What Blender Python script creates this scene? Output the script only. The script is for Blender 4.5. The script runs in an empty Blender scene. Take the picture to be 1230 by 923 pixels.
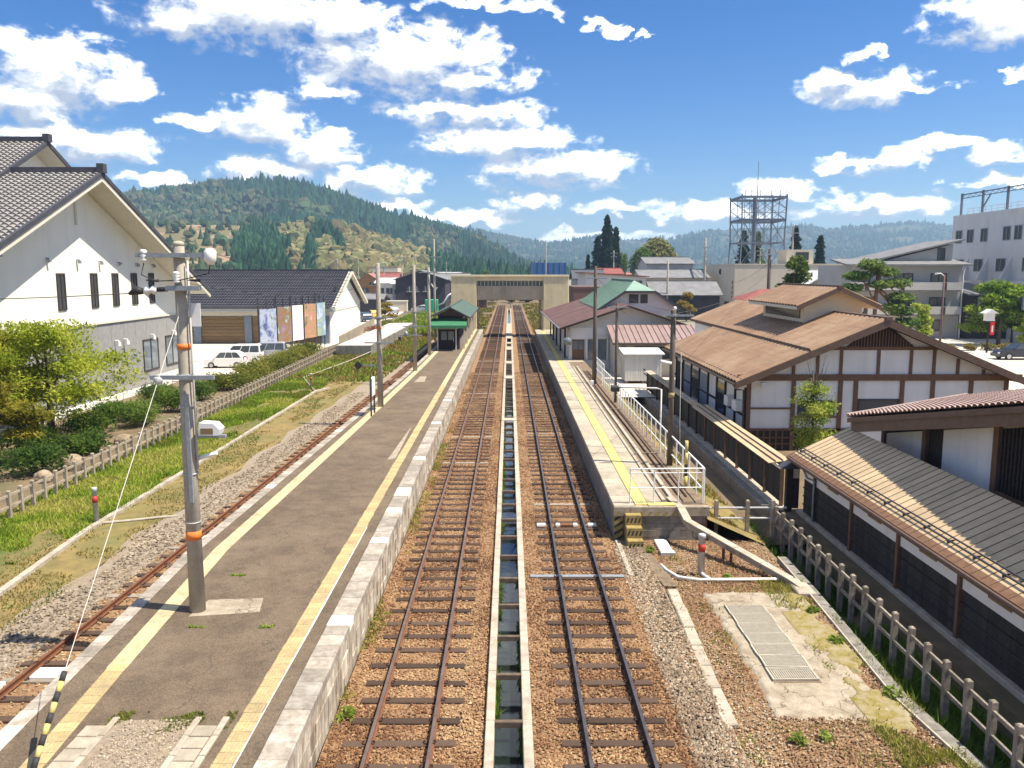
import bpy, math, random
import numpy as np
from mathutils import Vector, Matrix
R = math.radians
rng = np.random.default_rng(7)
rnd = random.Random(11)
sc = bpy.context.scene
col = sc.collection

# ---------------------------------------------------------------- camera
cam = bpy.data.cameras.new('camera')
camo = bpy.data.objects.new('camera', cam)
col.objects.link(camo)
cam.sensor_width = 36.0
cam.lens = 36.0 * 995.0 / 1230.0
cam.clip_start, cam.clip_end = 0.1, 30000.0
camo.location = (0, 0, 8.5)
camo.rotation_euler = (R(90 - 7.67), 0, R(-0.2))
sc.camera = camo

# ---------------------------------------------------------------- sky and sun
SUN_EL = R(61.0)
SUN_DIR = Vector((math.cos(SUN_EL) * 0.974, -math.cos(SUN_EL) * 0.226, math.sin(SUN_EL)))
world = bpy.data.worlds.new('World')
sc.world = world
world.use_nodes = True


def build_world():
    nt = world.node_tree
    N, L = nt.nodes, nt.links
    N.clear()
    out = N.new('ShaderNodeOutputWorld')
    bg = N.new('ShaderNodeBackground')
    L.new(bg.outputs[0], out.inputs[0])
    bg.inputs[1].default_value = 0.15
    sky = N.new('ShaderNodeTexSky')
    sky.sky_type = 'NISHITA'
    sky.sun_disc = False
    sky.sun_elevation = SUN_EL
    sky.sun_rotation = math.atan2(SUN_DIR.x, SUN_DIR.y)
    sky.altitude = 500
    sky.air_density = 1.0
    sky.dust_density = 0.3
    sky.ozone_density = 5.0

    def m(op, a, b=None, c=None, clamp=False):
        n = N.new('ShaderNodeMath')
        n.operation = op
        n.use_clamp = clamp
        for i, v in enumerate((a, b, c)):
            if v is None:
                continue
            if isinstance(v, (int, float)):
                n.inputs[i].default_value = v
            else:
                L.new(v, n.inputs[i])
        return n.outputs[0]
    tc = N.new('ShaderNodeTexCoord')
    sx = N.new('ShaderNodeSeparateXYZ')
    L.new(tc.outputs['Generated'], sx.inputs[0])
    x, y, z = sx.outputs
    az = m('ARCTAN2', x, y)
    el = m('ARCSINE', z)
    cx = N.new('ShaderNodeCombineXYZ')
    L.new(az, cx.inputs[0])
    L.new(el, cx.inputs[1])
    P = cx.outputs[0]
    # shape noise, a little wider than tall
    mp = N.new('ShaderNodeMapping')
    mp.inputs['Scale'].default_value = (1.0, 1.6, 1)
    L.new(P, mp.inputs[0])
    n1 = N.new('ShaderNodeTexNoise')
    n1.noise_dimensions = '2D'
    n1.inputs['Scale'].default_value = 21
    n1.inputs['Detail'].default_value = 8
    n1.inputs['Roughness'].default_value = 0.62
    n1.inputs['Distortion'].default_value = 0.25
    L.new(mp.outputs[0], n1.inputs['Vector'])
    noise = n1.outputs['Fac']
    clouds = CLOUDS

    def field(vec):
        acc = None
        for (a, e, rx, ry) in clouds:
            mm = N.new('ShaderNodeMapping')
            mm.vector_type = 'TEXTURE'
            mm.inputs['Location'].default_value = (a, e, 0)
            mm.inputs['Scale'].default_value = (rx, ry, 1)
            L.new(vec, mm.inputs[0])
            g = N.new('ShaderNodeTexGradient')
            g.gradient_type = 'SPHERICAL'
            L.new(mm.outputs[0], g.inputs[0])
            acc = g.outputs['Fac'] if acc is None else m('MAXIMUM', acc, g.outputs['Fac'])
        return acc
    nw = N.new('ShaderNodeTexNoise')        # billowing outlines: bend the cloud plane
    nw.noise_dimensions = '2D'
    nw.inputs['Scale'].default_value = 27
    nw.inputs['Detail'].default_value = 4
    nw.inputs['Roughness'].default_value = 0.5
    L.new(mp.outputs[0], nw.inputs['Vector'])
    wv = N.new('ShaderNodeVectorMath')
    wv.operation = 'MULTIPLY_ADD'
    wv.inputs[1].default_value = (0.055, 0.030, 0)
    L.new(nw.outputs['Color'], wv.inputs[0])
    wo = N.new('ShaderNodeVectorMath')
    wo.operation = 'SUBTRACT'
    wo.inputs[1].default_value = (0.0275, 0.015, 0)
    L.new(P, wo.inputs[0])
    L.new(wo.outputs[0], wv.inputs[2])
    P = wv.outputs[0]
    f1 = field(P)
    sh = N.new('ShaderNodeVectorMath')
    sh.operation = 'ADD'
    sh.inputs[1].default_value = (0.006, 0.014, 0)
    L.new(P, sh.inputs[0])
    f2 = field(sh.outputs[0])
    # broken cumulus goes on unseen around and above, cover raised for fill light
    away = m('MAXIMUM', m('SUBTRACT', m('ABSOLUTE', az), 0.60), m('SUBTRACT', el, 0.31))
    away = m('MULTIPLY', away, 8.0, clamp=True)
    n2 = N.new('ShaderNodeTexNoise')
    n2.noise_dimensions = '3D'
    n2.inputs['Scale'].default_value = 3.6
    n2.inputs['Detail'].default_value = 2
    L.new(tc.outputs['Generated'], n2.inputs['Vector'])
    gen = m('MULTIPLY', m('SUBTRACT', n2.outputs['Fac'], 0.46), 4.0, clamp=True)
    gen = m('MULTIPLY', gen, away)
    f = m('MAXIMUM', f1, gen)
    n3 = N.new('ShaderNodeTexNoise')
    n3.noise_dimensions = '2D'
    n3.inputs['Scale'].default_value = 75
    n3.inputs['Detail'].default_value = 5
    n3.inputs['Roughness'].default_value = 0.6
    L.new(mp.outputs[0], n3.inputs['Vector'])
    fine = n3.outputs['Fac']
    wob = m('ADD', m('MULTIPLY', m('SUBTRACT', noise, 0.5), 1.7), m('MULTIPLY', m('SUBTRACT', fine, 0.5), 0.6))
    d = m('ADD', f, m('MULTIPLY', wob, m('MULTIPLY', f, 5.0, clamp=True)))
    mr = N.new('ShaderNodeMapRange')
    mr.interpolation_type = 'SMOOTHSTEP'
    mr.inputs['From Min'].default_value = 0.12
    mr.inputs['From Max'].default_value = 0.72
    L.new(d, mr.inputs['Value'])
    dens = mr.outputs[0]
    # shaded undersides
    lit = m('ADD', m('MULTIPLY', m('SUBTRACT', f1, f2), 2.2), m('MULTIPLY', m('SUBTRACT', noise, 0.5), 2.6))
    lit = m('ADD', lit, 0.42, clamp=True)
    cr = N.new('ShaderNodeValToRGB')
    cr.color_ramp.elements[0].position = 0.0
    cr.color_ramp.elements[0].color = (1.95, 2.15, 2.6, 1)
    ce = cr.color_ramp.elements.new(0.45)
    ce.color = (3.5, 3.6, 3.75, 1)
    cr.color_ramp.elements[2].position = 0.9
    cr.color_ramp.elements[2].color = (8.6, 8.5, 8.2, 1)
    L.new(lit, cr.inputs[0])
    mx = N.new('ShaderNodeMix')
    mx.data_type = 'RGBA'
    L.new(m('MULTIPLY', dens, 0.97), mx.inputs['Factor'])
    hs = N.new('ShaderNodeHueSaturation')
    hs.inputs['Hue'].default_value = 0.511
    hs.inputs['Saturation'].default_value = 1.38
    hs.inputs['Value'].default_value = 0.445
    L.new(sky.outputs[0], hs.inputs['Color'])
    L.new(hs.outputs[0], mx.inputs['A'])
    L.new(cr.outputs[0], mx.inputs['B'])
    L.new(mx.outputs['Result'], bg.inputs[0])


# azimuth, elevation, half width, half height of each cloud (radians)
CLOUDS = [
    (-0.285, 0.279, 0.187, 0.051),
    (-0.345, 0.265, 0.087, 0.028),
    (-0.200, 0.270, 0.100, 0.039),
    (-0.116, 0.237, 0.163, 0.056),
    (-0.177, 0.244, 0.091, 0.039),
    (-0.050, 0.217, 0.110, 0.021),
    (-0.211, 0.199, 0.063, 0.016),
    (-0.477, 0.197, 0.098, 0.060),
    (-0.516, 0.173, 0.078, 0.040),
    (-0.420, 0.185, 0.041, 0.023),
    (-0.470, 0.134, 0.113, 0.029),
    (-0.278, 0.163, 0.071, 0.042),
    (-0.346, 0.163, 0.058, 0.013),
    (-0.220, 0.136, 0.069, 0.034),
    (-0.269, 0.116, 0.087, 0.027),
    (-0.171, 0.104, 0.102, 0.028),
    (-0.060, 0.183, 0.132, 0.023),
    (-0.011, 0.149, 0.133, 0.030),
    (0.055, 0.118, 0.127, 0.033),
    (0.028, 0.083, 0.053, 0.021),
    (0.091, 0.270, 0.013, 0.007),
    (0.102, 0.272, 0.016, 0.009),
    (0.116, 0.268, 0.013, 0.007),
    (0.127, 0.270, 0.008, 0.003),
    (0.139, 0.262, 0.009, 0.006),
    (0.149, 0.265, 0.010, 0.008),
    (0.156, 0.258, 0.006, 0.005),
    (-0.049, 0.296, 0.066, 0.010),
    (0.027, 0.293, 0.055, 0.012),
    (0.054, 0.288, 0.022, 0.007),
    (0.389, 0.194, 0.086, 0.026),
    (0.360, 0.204, 0.043, 0.018),
    (0.448, 0.191, 0.049, 0.009),
    (0.384, 0.227, 0.017, 0.009),
    (0.396, 0.231, 0.019, 0.010),
    (0.410, 0.228, 0.013, 0.005),
    (0.507, 0.248, 0.078, 0.038),
    (0.410, 0.115, 0.078, 0.015),
    (0.430, 0.125, 0.038, 0.016),
    (0.527, 0.119, 0.065, 0.018),
    (0.477, 0.136, 0.039, 0.012),
    (0.521, 0.094, 0.058, 0.012),
    (0.308, 0.088, 0.062, 0.027),
    (0.268, 0.067, 0.144, 0.020),
    (0.409, 0.071, 0.111, 0.021),
    (0.131, 0.074, 0.087, 0.016),
    (0.533, 0.196, 0.013, 0.006),
    (0.546, 0.196, 0.013, 0.007),
    (-0.051, 0.063, 0.121, 0.014),
    (0.078, 0.041, 0.132, 0.014),
    (-0.400, 0.100, 0.056, 0.011),
    (0.279, 0.026, 0.163, 0.013),
    (-0.138, 0.076, 0.087, 0.012),
]
build_world()
sun = bpy.data.lights.new('sun', 'SUN')
sun.energy = 4.5
sun.angle = R(0.5)
sun.color = (1.0, 0.91, 0.76)
suno = bpy.data.objects.new('sun', sun)
suno.location = (60, -10, 90)
suno.rotation_euler = (-SUN_DIR).to_track_quat('-Z', 'Y').to_euler()
col.objects.link(suno)
sc.view_settings.view_transform = 'Standard'
sc.view_settings.look = 'None'
sc.view_settings.gamma = 1.0
sc.view_settings.use_curve_mapping = False
sc.view_settings.exposure = 1.04
sc.render.engine = 'CYCLES'
sc.cycles.use_denoising = True
sc.cycles.max_bounces = 6
sc.cycles.diffuse_bounces = 3
sc.cycles.glossy_bounces = 2
sc.cycles.transmission_bounces = 3
sc.cycles.volume_bounces = 0
sc.cycles.transparent_max_bounces = 4
sc.cycles.caustics_reflective = False
sc.cycles.caustics_refractive = False


HAZE = 2.3e-4


# ---------------------------------------------------------------- helpers
def tag(o, label=None, cat=None, group=None, kind=None):
    if label: o['label'] = label
    if cat: o['category'] = cat
    if group: o['group'] = group
    if kind: o['kind'] = kind
    return o


def thing(name, label, cat, loc=(0, 0, 0), group=None, rz=0.0):
    o = bpy.data.objects.new(name, None)
    o.empty_display_size = 0.3
    col.objects.link(o)
    o.location = loc
    o.rotation_euler = (0, 0, rz)
    return tag(o, label, cat, group)


def wloc(o):
    v = Vector(o.location)
    while o.parent:
        o = o.parent
        v += Vector(o.location)
    return v


def link(name, me, parent=None, loc=None, rot=None, scale=None):
    o = bpy.data.objects.new(name, me)
    col.objects.link(o)
    if parent: o.parent = parent
    if loc is not None: o.location = loc
    if rot is not None: o.rotation_euler = rot
    if scale is not None: o.scale = scale
    return o


def dup(root, loc, rz=None, label=None, scale=None):
    def cp(o, par):
        c = o.copy()
        col.objects.link(c)
        c.parent = par
        for ch in kids.get(o.name, []):
            cp(ch, c)
        return c
    kids = {}
    st = [root]
    while st:
        a = st.pop()
        kids[a.name] = list(a.children)
        st += kids[a.name]
    r = cp(root, None)
    r.location = loc
    if rz is not None: r.rotation_euler = (0, 0, rz)
    if scale is not None: r.scale = (scale,) * 3
    if label: r['label'] = label
    return r


class MB:
    def __init__(s):
        s.v, s.f = [], []

    def add(s, vs, fs):
        n = len(s.v)
        s.v += [tuple(p) for p in vs]
        s.f += [tuple(i + n for i in f) for f in fs]
        return s

    def box(s, x0, x1, y0, y1, z0, z1):
        return s.add([(x0, y0, z0), (x1, y0, z0), (x1, y1, z0), (x0, y1, z0), (x0, y0, z1), (x1, y0, z1), (x1, y1, z1), (x0, y1, z1)],
                     [(3, 2, 1, 0), (4, 5, 6, 7), (0, 1, 5, 4), (1, 2, 6, 5), (2, 3, 7, 6), (3, 0, 4, 7)])

    def cbox(s, x0, x1, y0, y1, z0, z1, c=0.012):   # box with chamfered upper edges
        return s.add([(x0, y0, z0), (x1, y0, z0), (x1, y1, z0), (x0, y1, z0), (x0, y0, z1 - c), (x1, y0, z1 - c), (x1, y1, z1 - c), (x0, y1, z1 - c),
                      (x0 + c, y0 + c, z1), (x1 - c, y0 + c, z1), (x1 - c, y1 - c, z1), (x0 + c, y1 - c, z1)],
                     [(3, 2, 1, 0), (8, 9, 10, 11), (0, 1, 5, 4), (1, 2, 6, 5), (2, 3, 7, 6), (3, 0, 4, 7),
                      (4, 5, 9, 8), (5, 6, 10, 9), (6, 7, 11, 10), (7, 4, 8, 11)])

    def beam(s, p, q, w, h, up=(0, 0, 1)):
        p, q = Vector(p), Vector(q)
        d = (q - p).normalized()
        u = Vector(up)
        a = d.cross(u)
        if a.length < 1e-4: a = d.cross(Vector((1, 0, 0)))
        a.normalize()
        b = a.cross(d)
        a, b = a * w / 2, b * h / 2
        return s.add([p - a - b, p + a - b, p + a + b, p - a + b, q - a - b, q + a - b, q + a + b, q - a + b],
                     [(3, 2, 1, 0), (4, 5, 6, 7), (0, 1, 5, 4), (1, 2, 6, 5), (2, 3, 7, 6), (3, 0, 4, 7)])

    def tube(s, pts, r, n=8, cap=True):
        pts = [Vector(p) for p in pts]
        if not isinstance(r, (list, tuple)): r = [r] * len(pts)
        base = len(s.v)
        ref = None
        for i, p in enumerate(pts):
            d = (pts[min(i + 1, len(pts) - 1)] - pts[max(i - 1, 0)])
            d.normalize()
            if ref is None:
                ref = d.cross(Vector((0, 0, 1)))
                if ref.length < 1e-3: ref = Vector((1, 0, 0))
            a = ref - d * ref.dot(d)
            if a.length < 1e-4: a = d.orthogonal()
            a.normalize()
            ref = a
            b = d.cross(a)
            for k in range(n):
                t = 2 * math.pi * k / n
                s.v.append(tuple(p + (a * math.cos(t) + b * math.sin(t)) * r[i]))
        for i in range(len(pts) - 1):
            for k in range(n):
                k2 = (k + 1) % n
                s.f.append((base + i * n + k, base + i * n + k2, base + (i + 1) * n + k2, base + (i + 1) * n + k))
        if cap:
            s.f.append(tuple(base + k for k in range(n))[::-1])
            s.f.append(tuple(base + (len(pts) - 1) * n + k for k in range(n)))
        return s

    def cyl(s, x, y, z0, z1, r0, r1=None, n=12):
        return s.tube([(x, y, z0), (x, y, z1)], [r0, r0 if r1 is None else r1], n)

    def lathe(s, x, y, prof, n=12):    # prof [(r, z)...]
        return s.tube([(x, y, z) for r, z in prof], [r for r, z in prof], n)

    def prism(s, poly, d):      # poly: list of 3-D points (planar), d: extrusion vector
        n = len(poly)
        d = Vector(d)
        vs = [Vector(p) for p in poly] + [Vector(p) + d for p in poly]
        fs = [tuple(range(n))[::-1], tuple(range(n, 2 * n))]
        fs += [(i, (i + 1) % n, n + (i + 1) % n, n + i) for i in range(n)]
        return s.add(vs, fs)

    def quad(s, *p):
        return s.add(p, [tuple(range(len(p)))])

    def mesh(s, name, mat, off=(0, 0, 0), smooth=False):
        me = bpy.data.meshes.new(name)
        o = Vector(off)
        me.from_pydata([(a[0] - o.x, a[1] - o.y, a[2] - o.z) for a in s.v], [], s.f)
        if mat: me.materials.append(MAT[mat] if isinstance(mat, str) else mat)
        if smooth:
            me.polygons.foreach_set('use_smooth', [len(p.vertices) == 4 for p in me.polygons])
        me.update()
        fix_normals(me)
        return me

    def build(s, name, mat, parent=None, smooth=False, local=False):
        off = (0, 0, 0) if (local or parent is None) else wloc(parent)
        return link(name, s.mesh(name, mat, off, smooth), parent)


def fix_normals(me):
    import bmesh
    if len(me.polygons) > 4000 or len(me.polygons) < 4: return
    bm = bmesh.new()
    bm.from_mesh(me)
    bmesh.ops.recalc_face_normals(bm, faces=bm.faces)
    bm.to_mesh(me)
    bm.free()


def np_mesh(name, V, F, mat, colr=None, smooth=False):
    """V (n,3), F (m,k) all faces of k corners, colr (n,3) -> mesh"""
    me = bpy.data.meshes.new(name)
    V = np.asarray(V, dtype=np.float32)
    F = np.asarray(F, dtype=np.int32)
    m, k = F.shape
    me.vertices.add(len(V))
    me.vertices.foreach_set('co', V.ravel())
    me.loops.add(m * k)
    me.loops.foreach_set('vertex_index', F.ravel())
    me.polygons.add(m)
    me.polygons.foreach_set('loop_start', np.arange(0, m * k, k, dtype=np.int32))
    me.polygons.foreach_set('loop_total', np.full(m, k, dtype=np.int32))
    me.polygons.foreach_set('use_smooth', np.full(m, smooth, dtype=bool))
    me.update(calc_edges=True)
    if colr is not None:
        a = me.attributes.new('Col', 'FLOAT_COLOR', 'POINT')
        c = np.ones((len(V), 4), dtype=np.float32)
        c[:, :3] = colr
        a.data.foreach_set('color', c.ravel())
    if mat: me.materials.append(MAT[mat])
    return me


def vnoise(x, y, seed=0):
    """smooth value noise on arrays, 0..1"""
    x = np.asarray(x, float); y = np.asarray(y, float)
    xi, yi = np.floor(x).astype(np.int64), np.floor(y).astype(np.int64)
    fx, fy = x - xi, y - yi
    fx, fy = fx * fx * (3 - 2 * fx), fy * fy * (3 - 2 * fy)

    def h(a, b):
        n = (a * 374761393 + b * 668265263 + seed * 974634777) & 0x7fffffff
        n = ((n ^ (n >> 13)) * 1274126177) & 0x7fffffff
        return ((n ^ (n >> 16)) & 0xffff) / 65535.0
    return (h(xi, yi) * (1 - fx) + h(xi + 1, yi) * fx) * (1 - fy) + (h(xi, yi + 1) * (1 - fx) + h(xi + 1, yi + 1) * fx) * fy


def fbm(x, y, seed=0, o=4):
    s, a, t = 0, 1, 0
    for i in range(o):
        s = s + a * vnoise(np.asarray(x) * 2 ** i, np.asarray(y) * 2 ** i, seed + i)
        t += a
        a *= 0.5
    return s / t


# ---------------------------------------------------------------- materials
MAT = {}


def M(name, c, c2=None, s=4.0, r=0.85, bump=0.0, bs=40.0, metal=0.0, dirt=None, ds=0.5, df=0.6, rnd=0.0, attr=False, spec=0.3, st=(1, 1, 1), trans=0.0, crack=None, speck=None, streak=None):
    mt = bpy.data.materials.new(name)
    MAT[name] = mt
    mt.use_nodes = True
    nt = mt.node_tree
    N, L = nt.nodes, nt.links
    b = N['Principled BSDF']
    b.inputs['Roughness'].default_value = r
    b.inputs['Metallic'].default_value = metal
    b.inputs['Specular IOR Level'].default_value = spec
    geo = N.new('ShaderNodeNewGeometry')
    mp = N.new('ShaderNodeMapping')
    mp.inputs['Scale'].default_value = st
    L.new(geo.outputs['Position'], mp.inputs[0])
    pos = mp.outputs[0]

    def noise(sc_, det=6, ro=0.6):
        n = N.new('ShaderNodeTexNoise')
        n.inputs['Scale'].default_value = sc_
        n.inputs['Detail'].default_value = det
        n.inputs['Roughness'].default_value = ro
        L.new(pos, n.inputs['Vector'])
        return n.outputs['Fac']

    def mix(f, a, bb, mode='MIX'):
        n = N.new('ShaderNodeMix')
        n.data_type = 'RGBA'
        n.blend_type = mode
        for sock, v in ((n.inputs['Factor'], f), (n.inputs['A'], a), (n.inputs['B'], bb)):
            if isinstance(v, (int, float)): sock.default_value = v
            elif isinstance(v, tuple): sock.default_value = (*v[:3], 1)
            else: L.new(v, sock)
        return n.outputs['Result']
    base = c
    if attr:
        a = N.new('ShaderNodeAttribute')
        a.attribute_name = 'Col'
        base = a.outputs['Color']
    if c2 is not None:
        cr = N.new('ShaderNodeMapRange')
        cr.inputs['From Min'].default_value = 0.36
        cr.inputs['From Max'].default_value = 0.64
        L.new(noise(s), cr.inputs[0])
        base = mix(cr.outputs[0], base, c2) if not attr else mix(cr.outputs[0], base, c2, 'MULTIPLY')
    if dirt is not None:
        cr = N.new('ShaderNodeMapRange')
        cr.inputs['From Min'].default_value = 0.48
        cr.inputs['From Max'].default_value = 0.70
        cr.inputs['To Max'].default_value = df
        L.new(noise(ds, 8, 0.65), cr.inputs[0])
        base = mix(cr.outputs[0], base, dirt)
    if speck is not None:       # fine aggregate
        cr = N.new('ShaderNodeMapRange')
        cr.inputs['From Min'].default_value = 0.30
        cr.inputs['From Max'].default_value = 0.70
        cr.inputs['To Min'].default_value = 1 - speck[1]
        cr.inputs['To Max'].default_value = 1 + speck[1]
        L.new(noise(speck[0], 2), cr.inputs[0])
        base = mix(1.0, base, cr.outputs[0], 'MULTIPLY')
    if streak is not None:      # rain streaks
        mp2 = N.new('ShaderNodeMapping')
        mp2.inputs['Scale'].default_value = (1, 1, .06)
        L.new(geo.outputs['Position'], mp2.inputs[0])
        n2 = N.new('ShaderNodeTexNoise')
        n2.inputs['Scale'].default_value = streak[0]
        n2.inputs['Detail'].default_value = 5
        L.new(mp2.outputs[0], n2.inputs['Vector'])
        cr = N.new('ShaderNodeMapRange')
        cr.inputs['From Min'].default_value = 0.5
        cr.inputs['From Max'].default_value = 0.8
        cr.inputs['To Max'].default_value = streak[1]
        L.new(n2.outputs['Fac'], cr.inputs[0])
        base = mix(cr.outputs[0], base, streak[2])
    if crack is not None:       # hairline cracks: scale, width, colour
        vo = N.new('ShaderNodeTexVoronoi')
        vo.feature = 'DISTANCE_TO_EDGE'
        vo.inputs['Scale'].default_value = crack[0]
        wv = N.new('ShaderNodeVectorMath')
        wv.operation = 'ADD'
        nn_ = N.new('ShaderNodeTexNoise')
        nn_.inputs['Scale'].default_value = 1.7
        nn_.inputs['Detail'].default_value = 5
        L.new(pos, nn_.inputs['Vector'])
        L.new(pos, wv.inputs[0])
        L.new(nn_.outputs['Color'], wv.inputs[1])
        L.new(wv.outputs[0], vo.inputs['Vector'])
        cr = N.new('ShaderNodeMapRange')
        cr.inputs['From Min'].default_value = crack[1]
        cr.inputs['From Max'].default_value = crack[1] * .3
        cr.inputs['To Max'].default_value = .8
        L.new(vo.outputs['Distance'], cr.inputs[0])
        base = mix(cr.outputs[0], base, crack[2])
    if rnd:
        oi = N.new('ShaderNodeObjectInfo')
        mr = N.new('ShaderNodeMapRange')
        mr.inputs['To Min'].default_value = 1 - rnd
        mr.inputs['To Max'].default_value = 1 + rnd
        L.new(oi.outputs['Random'], mr.inputs[0])
        vm = N.new('ShaderNodeVectorMath')
        vm.operation = 'SCALE'
        if isinstance(base, tuple): vm.inputs[0].default_value = base[:3]
        else: L.new(base, vm.inputs[0])
        L.new(mr.outputs[0], vm.inputs['Scale'])
        base = vm.outputs[0]
    if isinstance(base, tuple): b.inputs['Base Color'].default_value = (*base[:3], 1)
    else: L.new(base, b.inputs['Base Color'])
    if bump:
        bn = N.new('ShaderNodeBump')
        bn.inputs['Strength'].default_value = bump
        bn.inputs['Distance'].default_value = 0.02
        L.new(noise(bs, 4), bn.inputs['Height'])
        L.new(bn.outputs[0], b.inputs['Normal'])
    if trans:
        tr = N.new('ShaderNodeBsdfTranslucent')
        if isinstance(base, tuple): tr.inputs[0].default_value = (*base[:3], 1)
        else: L.new(base, tr.inputs[0])
        ms = N.new('ShaderNodeMixShader')
        ms.inputs[0].default_value = trans
        L.new(b.outputs[0], ms.inputs[1])
        L.new(tr.outputs[0], ms.inputs[2])
        L.new(ms.outputs[0], N['Material Output'].inputs['Surface'])
    return mt


M('earth', (.20, .145, .09), (.13, .095, .06), 0.8, 1, 0.6, 18, dirt=(.10, .12, .05), ds=.3)
M('town_ground', (.30, .27, .23), (.22, .20, .17), 0.3, 1, 0.3, 8, dirt=(.12, .15, .06), ds=.03, df=.8)
M('verge_ground', (.085, .12, .03), (.19, .15, .06), 1.6, 1, 0.6, 30, dirt=(.24, .165, .06), ds=.35, df=.8)
M('moss_ground', (.26, .19, .07), (.17, .13, .055), 2.2, 1, 0.7, 30, dirt=(.12, .14, .04), ds=.4, df=.7)
M('ballast_bed', (.30, .185, .10), (.19, .11, .06), 9, 1, 1.0, 34, dirt=(.31, .20, .11), ds=.7)
M('grey_bed', (.33, .27, .205), (.22, .18, .135), 9, 1, 1.0, 34, dirt=(.25, .18, .10), ds=.7)
M('stone', (.3, .2, .1), attr=True, r=.95)
M('rail_rust', (.20, .082, .042), (.13, .055, .03), 14, .75, .2, 60)
M('rail_web', (.10, .052, .034), (.06, .034, .026), 14, .85, .2, 60)
M('rail_head', (.27, .20, .155), (.20, .135, .10), 3, .42, metal=.6)
M('rail_head_dark', (.20, .17, .16), (.13, .11, .10), 3, .38, metal=.7)
M('sleeper_wood', (.062, .040, .030), (.105, .068, .048), 22, .95, .5, 60, st=(1, 6, 1), rnd=.35)
M('strut', (.16, .115, .08), (.10, .075, .055), 8, .9, .3, 50)
M('sleeper_pale', (.30, .255, .20), (.22, .19, .15), 8, .95, .4, 60, rnd=.2)
M('concrete', (.40, .345, .265), (.30, .25, .185), 4, .95, .4, 60, dirt=(.185, .14, .09), ds=1.3, df=.75, speck=(45, .2), crack=(.5, .008, (.10, .08, .05)))
M('concrete_pale', (.46, .41, .33), (.37, .325, .26), 5, .95, .3, 60, dirt=(.225, .185, .13), ds=1.6, df=.7, speck=(45, .15))
M('concrete_grey', (.27, .25, .22), (.19, .175, .15), 5, .95, .3, 60, dirt=(.10, .09, .07), ds=1.0, df=.8, streak=(3, .6, (.08, .075, .06)))
M('concrete_old', (.30, .26, .215), (.20, .17, .14), 7, .95, .4, 60, dirt=(.10, .09, .065), ds=2.2, df=.8, rnd=.2)
M('grate_steel', (.52, .47, .38), (.42, .375, .30), 9, .6, metal=.1)
M('cap_stone', (.36, .315, .26), (.25, .215, .175), 9, .95, .5, 60, dirt=(.56, .52, .46), ds=2.6, df=.6, rnd=.24)
M('wall_stone', (.60, .55, .46), (.25, .185, .125), 5, .95, .6, 30, dirt=(.15, .10, .065), ds=1.4, df=.8, rnd=.16, st=(1, 1, .3))
M('white_paint', (.78, .76, .70), (.66, .64, .58), 9, .7, dirt=(.42, .38, .31), ds=2.5, df=.6)
M('platform_asphalt', (.165, .122, .082), (.113, .084, .057), 1.6, .95, .6, 150, dirt=(.205, .158, .11), ds=.55, df=.7, crack=(.45, .008, (.085, .07, .05)), speck=(48, .45))
M('tile_yellow', (.46, .355, .18), (.38, .29, .145), 14, .85, .35, 90, dirt=(.30, .235, .145), ds=2.4, df=.8, rnd=.15, speck=(40, .18))
M('yellow_line', (.56, .46, .26), (.48, .395, .225), 9, .85, dirt=(.27, .22, .145), ds=2.6, df=.85, speck=(40, .2))
M('yellow_bright', (.66, .55, .16), (.58, .48, .16), 8, .8, dirt=(.40, .34, .19), ds=2, df=.7)
M('slab_pale', (.43, .375, .29), (.34, .295, .225), 4, .95, .3, 60, dirt=(.245, .205, .15), ds=1.4, df=.7, rnd=.12, speck=(50, .2))
M('dirt_brown', (.23, .17, .115), (.15, .11, .075), 5, 1, .6, 40)
M('pole_concrete', (.43, .385, .32), (.36, .32, .265), 7, .9, .2, 60, dirt=(.24, .205, .165), ds=1.4, df=.4, streak=(6, .4, (.22, .19, .15)))
M('pole_dark', (.11, .09, .075), (.15, .125, .10), 5, .9, .2, 50)
M('steel_grey', (.33, .36, .39), (.25, .275, .30), 9, .55, metal=.35)
M('galvanised', (.50, .51, .50), (.40, .41, .40), 12, .55, metal=.15)
M('white_metal', (.80, .80, .78), (.72, .72, .69), 6, .5)
M('ceramic', (.82, .81, .78), r=.35, c2=(.74, .73, .70))
M('black_rubber', (.025, .025, .028), (.04, .04, .042), 8, .6)
M('wire', (.05, .05, .055), (.07, .07, .07), 8, .6)
M('hazard_yellow', (.36, .27, .09), (.28, .21, .075), 9, .85, dirt=(.16, .125, .07), ds=3, df=.8)
M('guy_wire', (.55, .53, .48), (.5, .49, .45), 8, .6)
M('orange_paint', (.80, .22, .04), (.7, .18, .04), 8, .6)
M('red_paint', (.50, .05, .035), (.40, .05, .04), 8, .55)
M('hazard_black', (.03, .03, .03), (.05, .05, .05), 8, .7)
M('white_wall', (.83, .80, .70), (.79, .76, .665), .8, .9, .1, 30, streak=(1.3, .22, (.55, .52, .45)))
M('plaster', (.84, .81, .77), (.79, .765, .725), 1.2, .9, .1, 40, dirt=(.70, .67, .62), ds=.7, df=.4, streak=(2.2, .28, (.52, .48, .42)))
M('cream_wall', (.72, .64, .50), (.66, .585, .46), 1.5, .9, .1, 30)
M('soffit', (.66, .62, .52), (.6, .565, .475), 2, .9)
M('grey_siding', (.30, .295, .285), (.25, .245, .235), 2, .85, .1, 30)
M('grey_tile', (.27, .255, .245), (.20, .19, .183), 3, .6, .2, 30, dirt=(.33, .305, .285), ds=.6)
M('slate_tile', (.088, .09, .108), (.065, .068, .082), 2, .6, .2, 30, dirt=(.12, .12, .135), ds=.5)
M('dark_trim', (.07, .07, .085), (.05, .05, .06), 4, .6)
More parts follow.
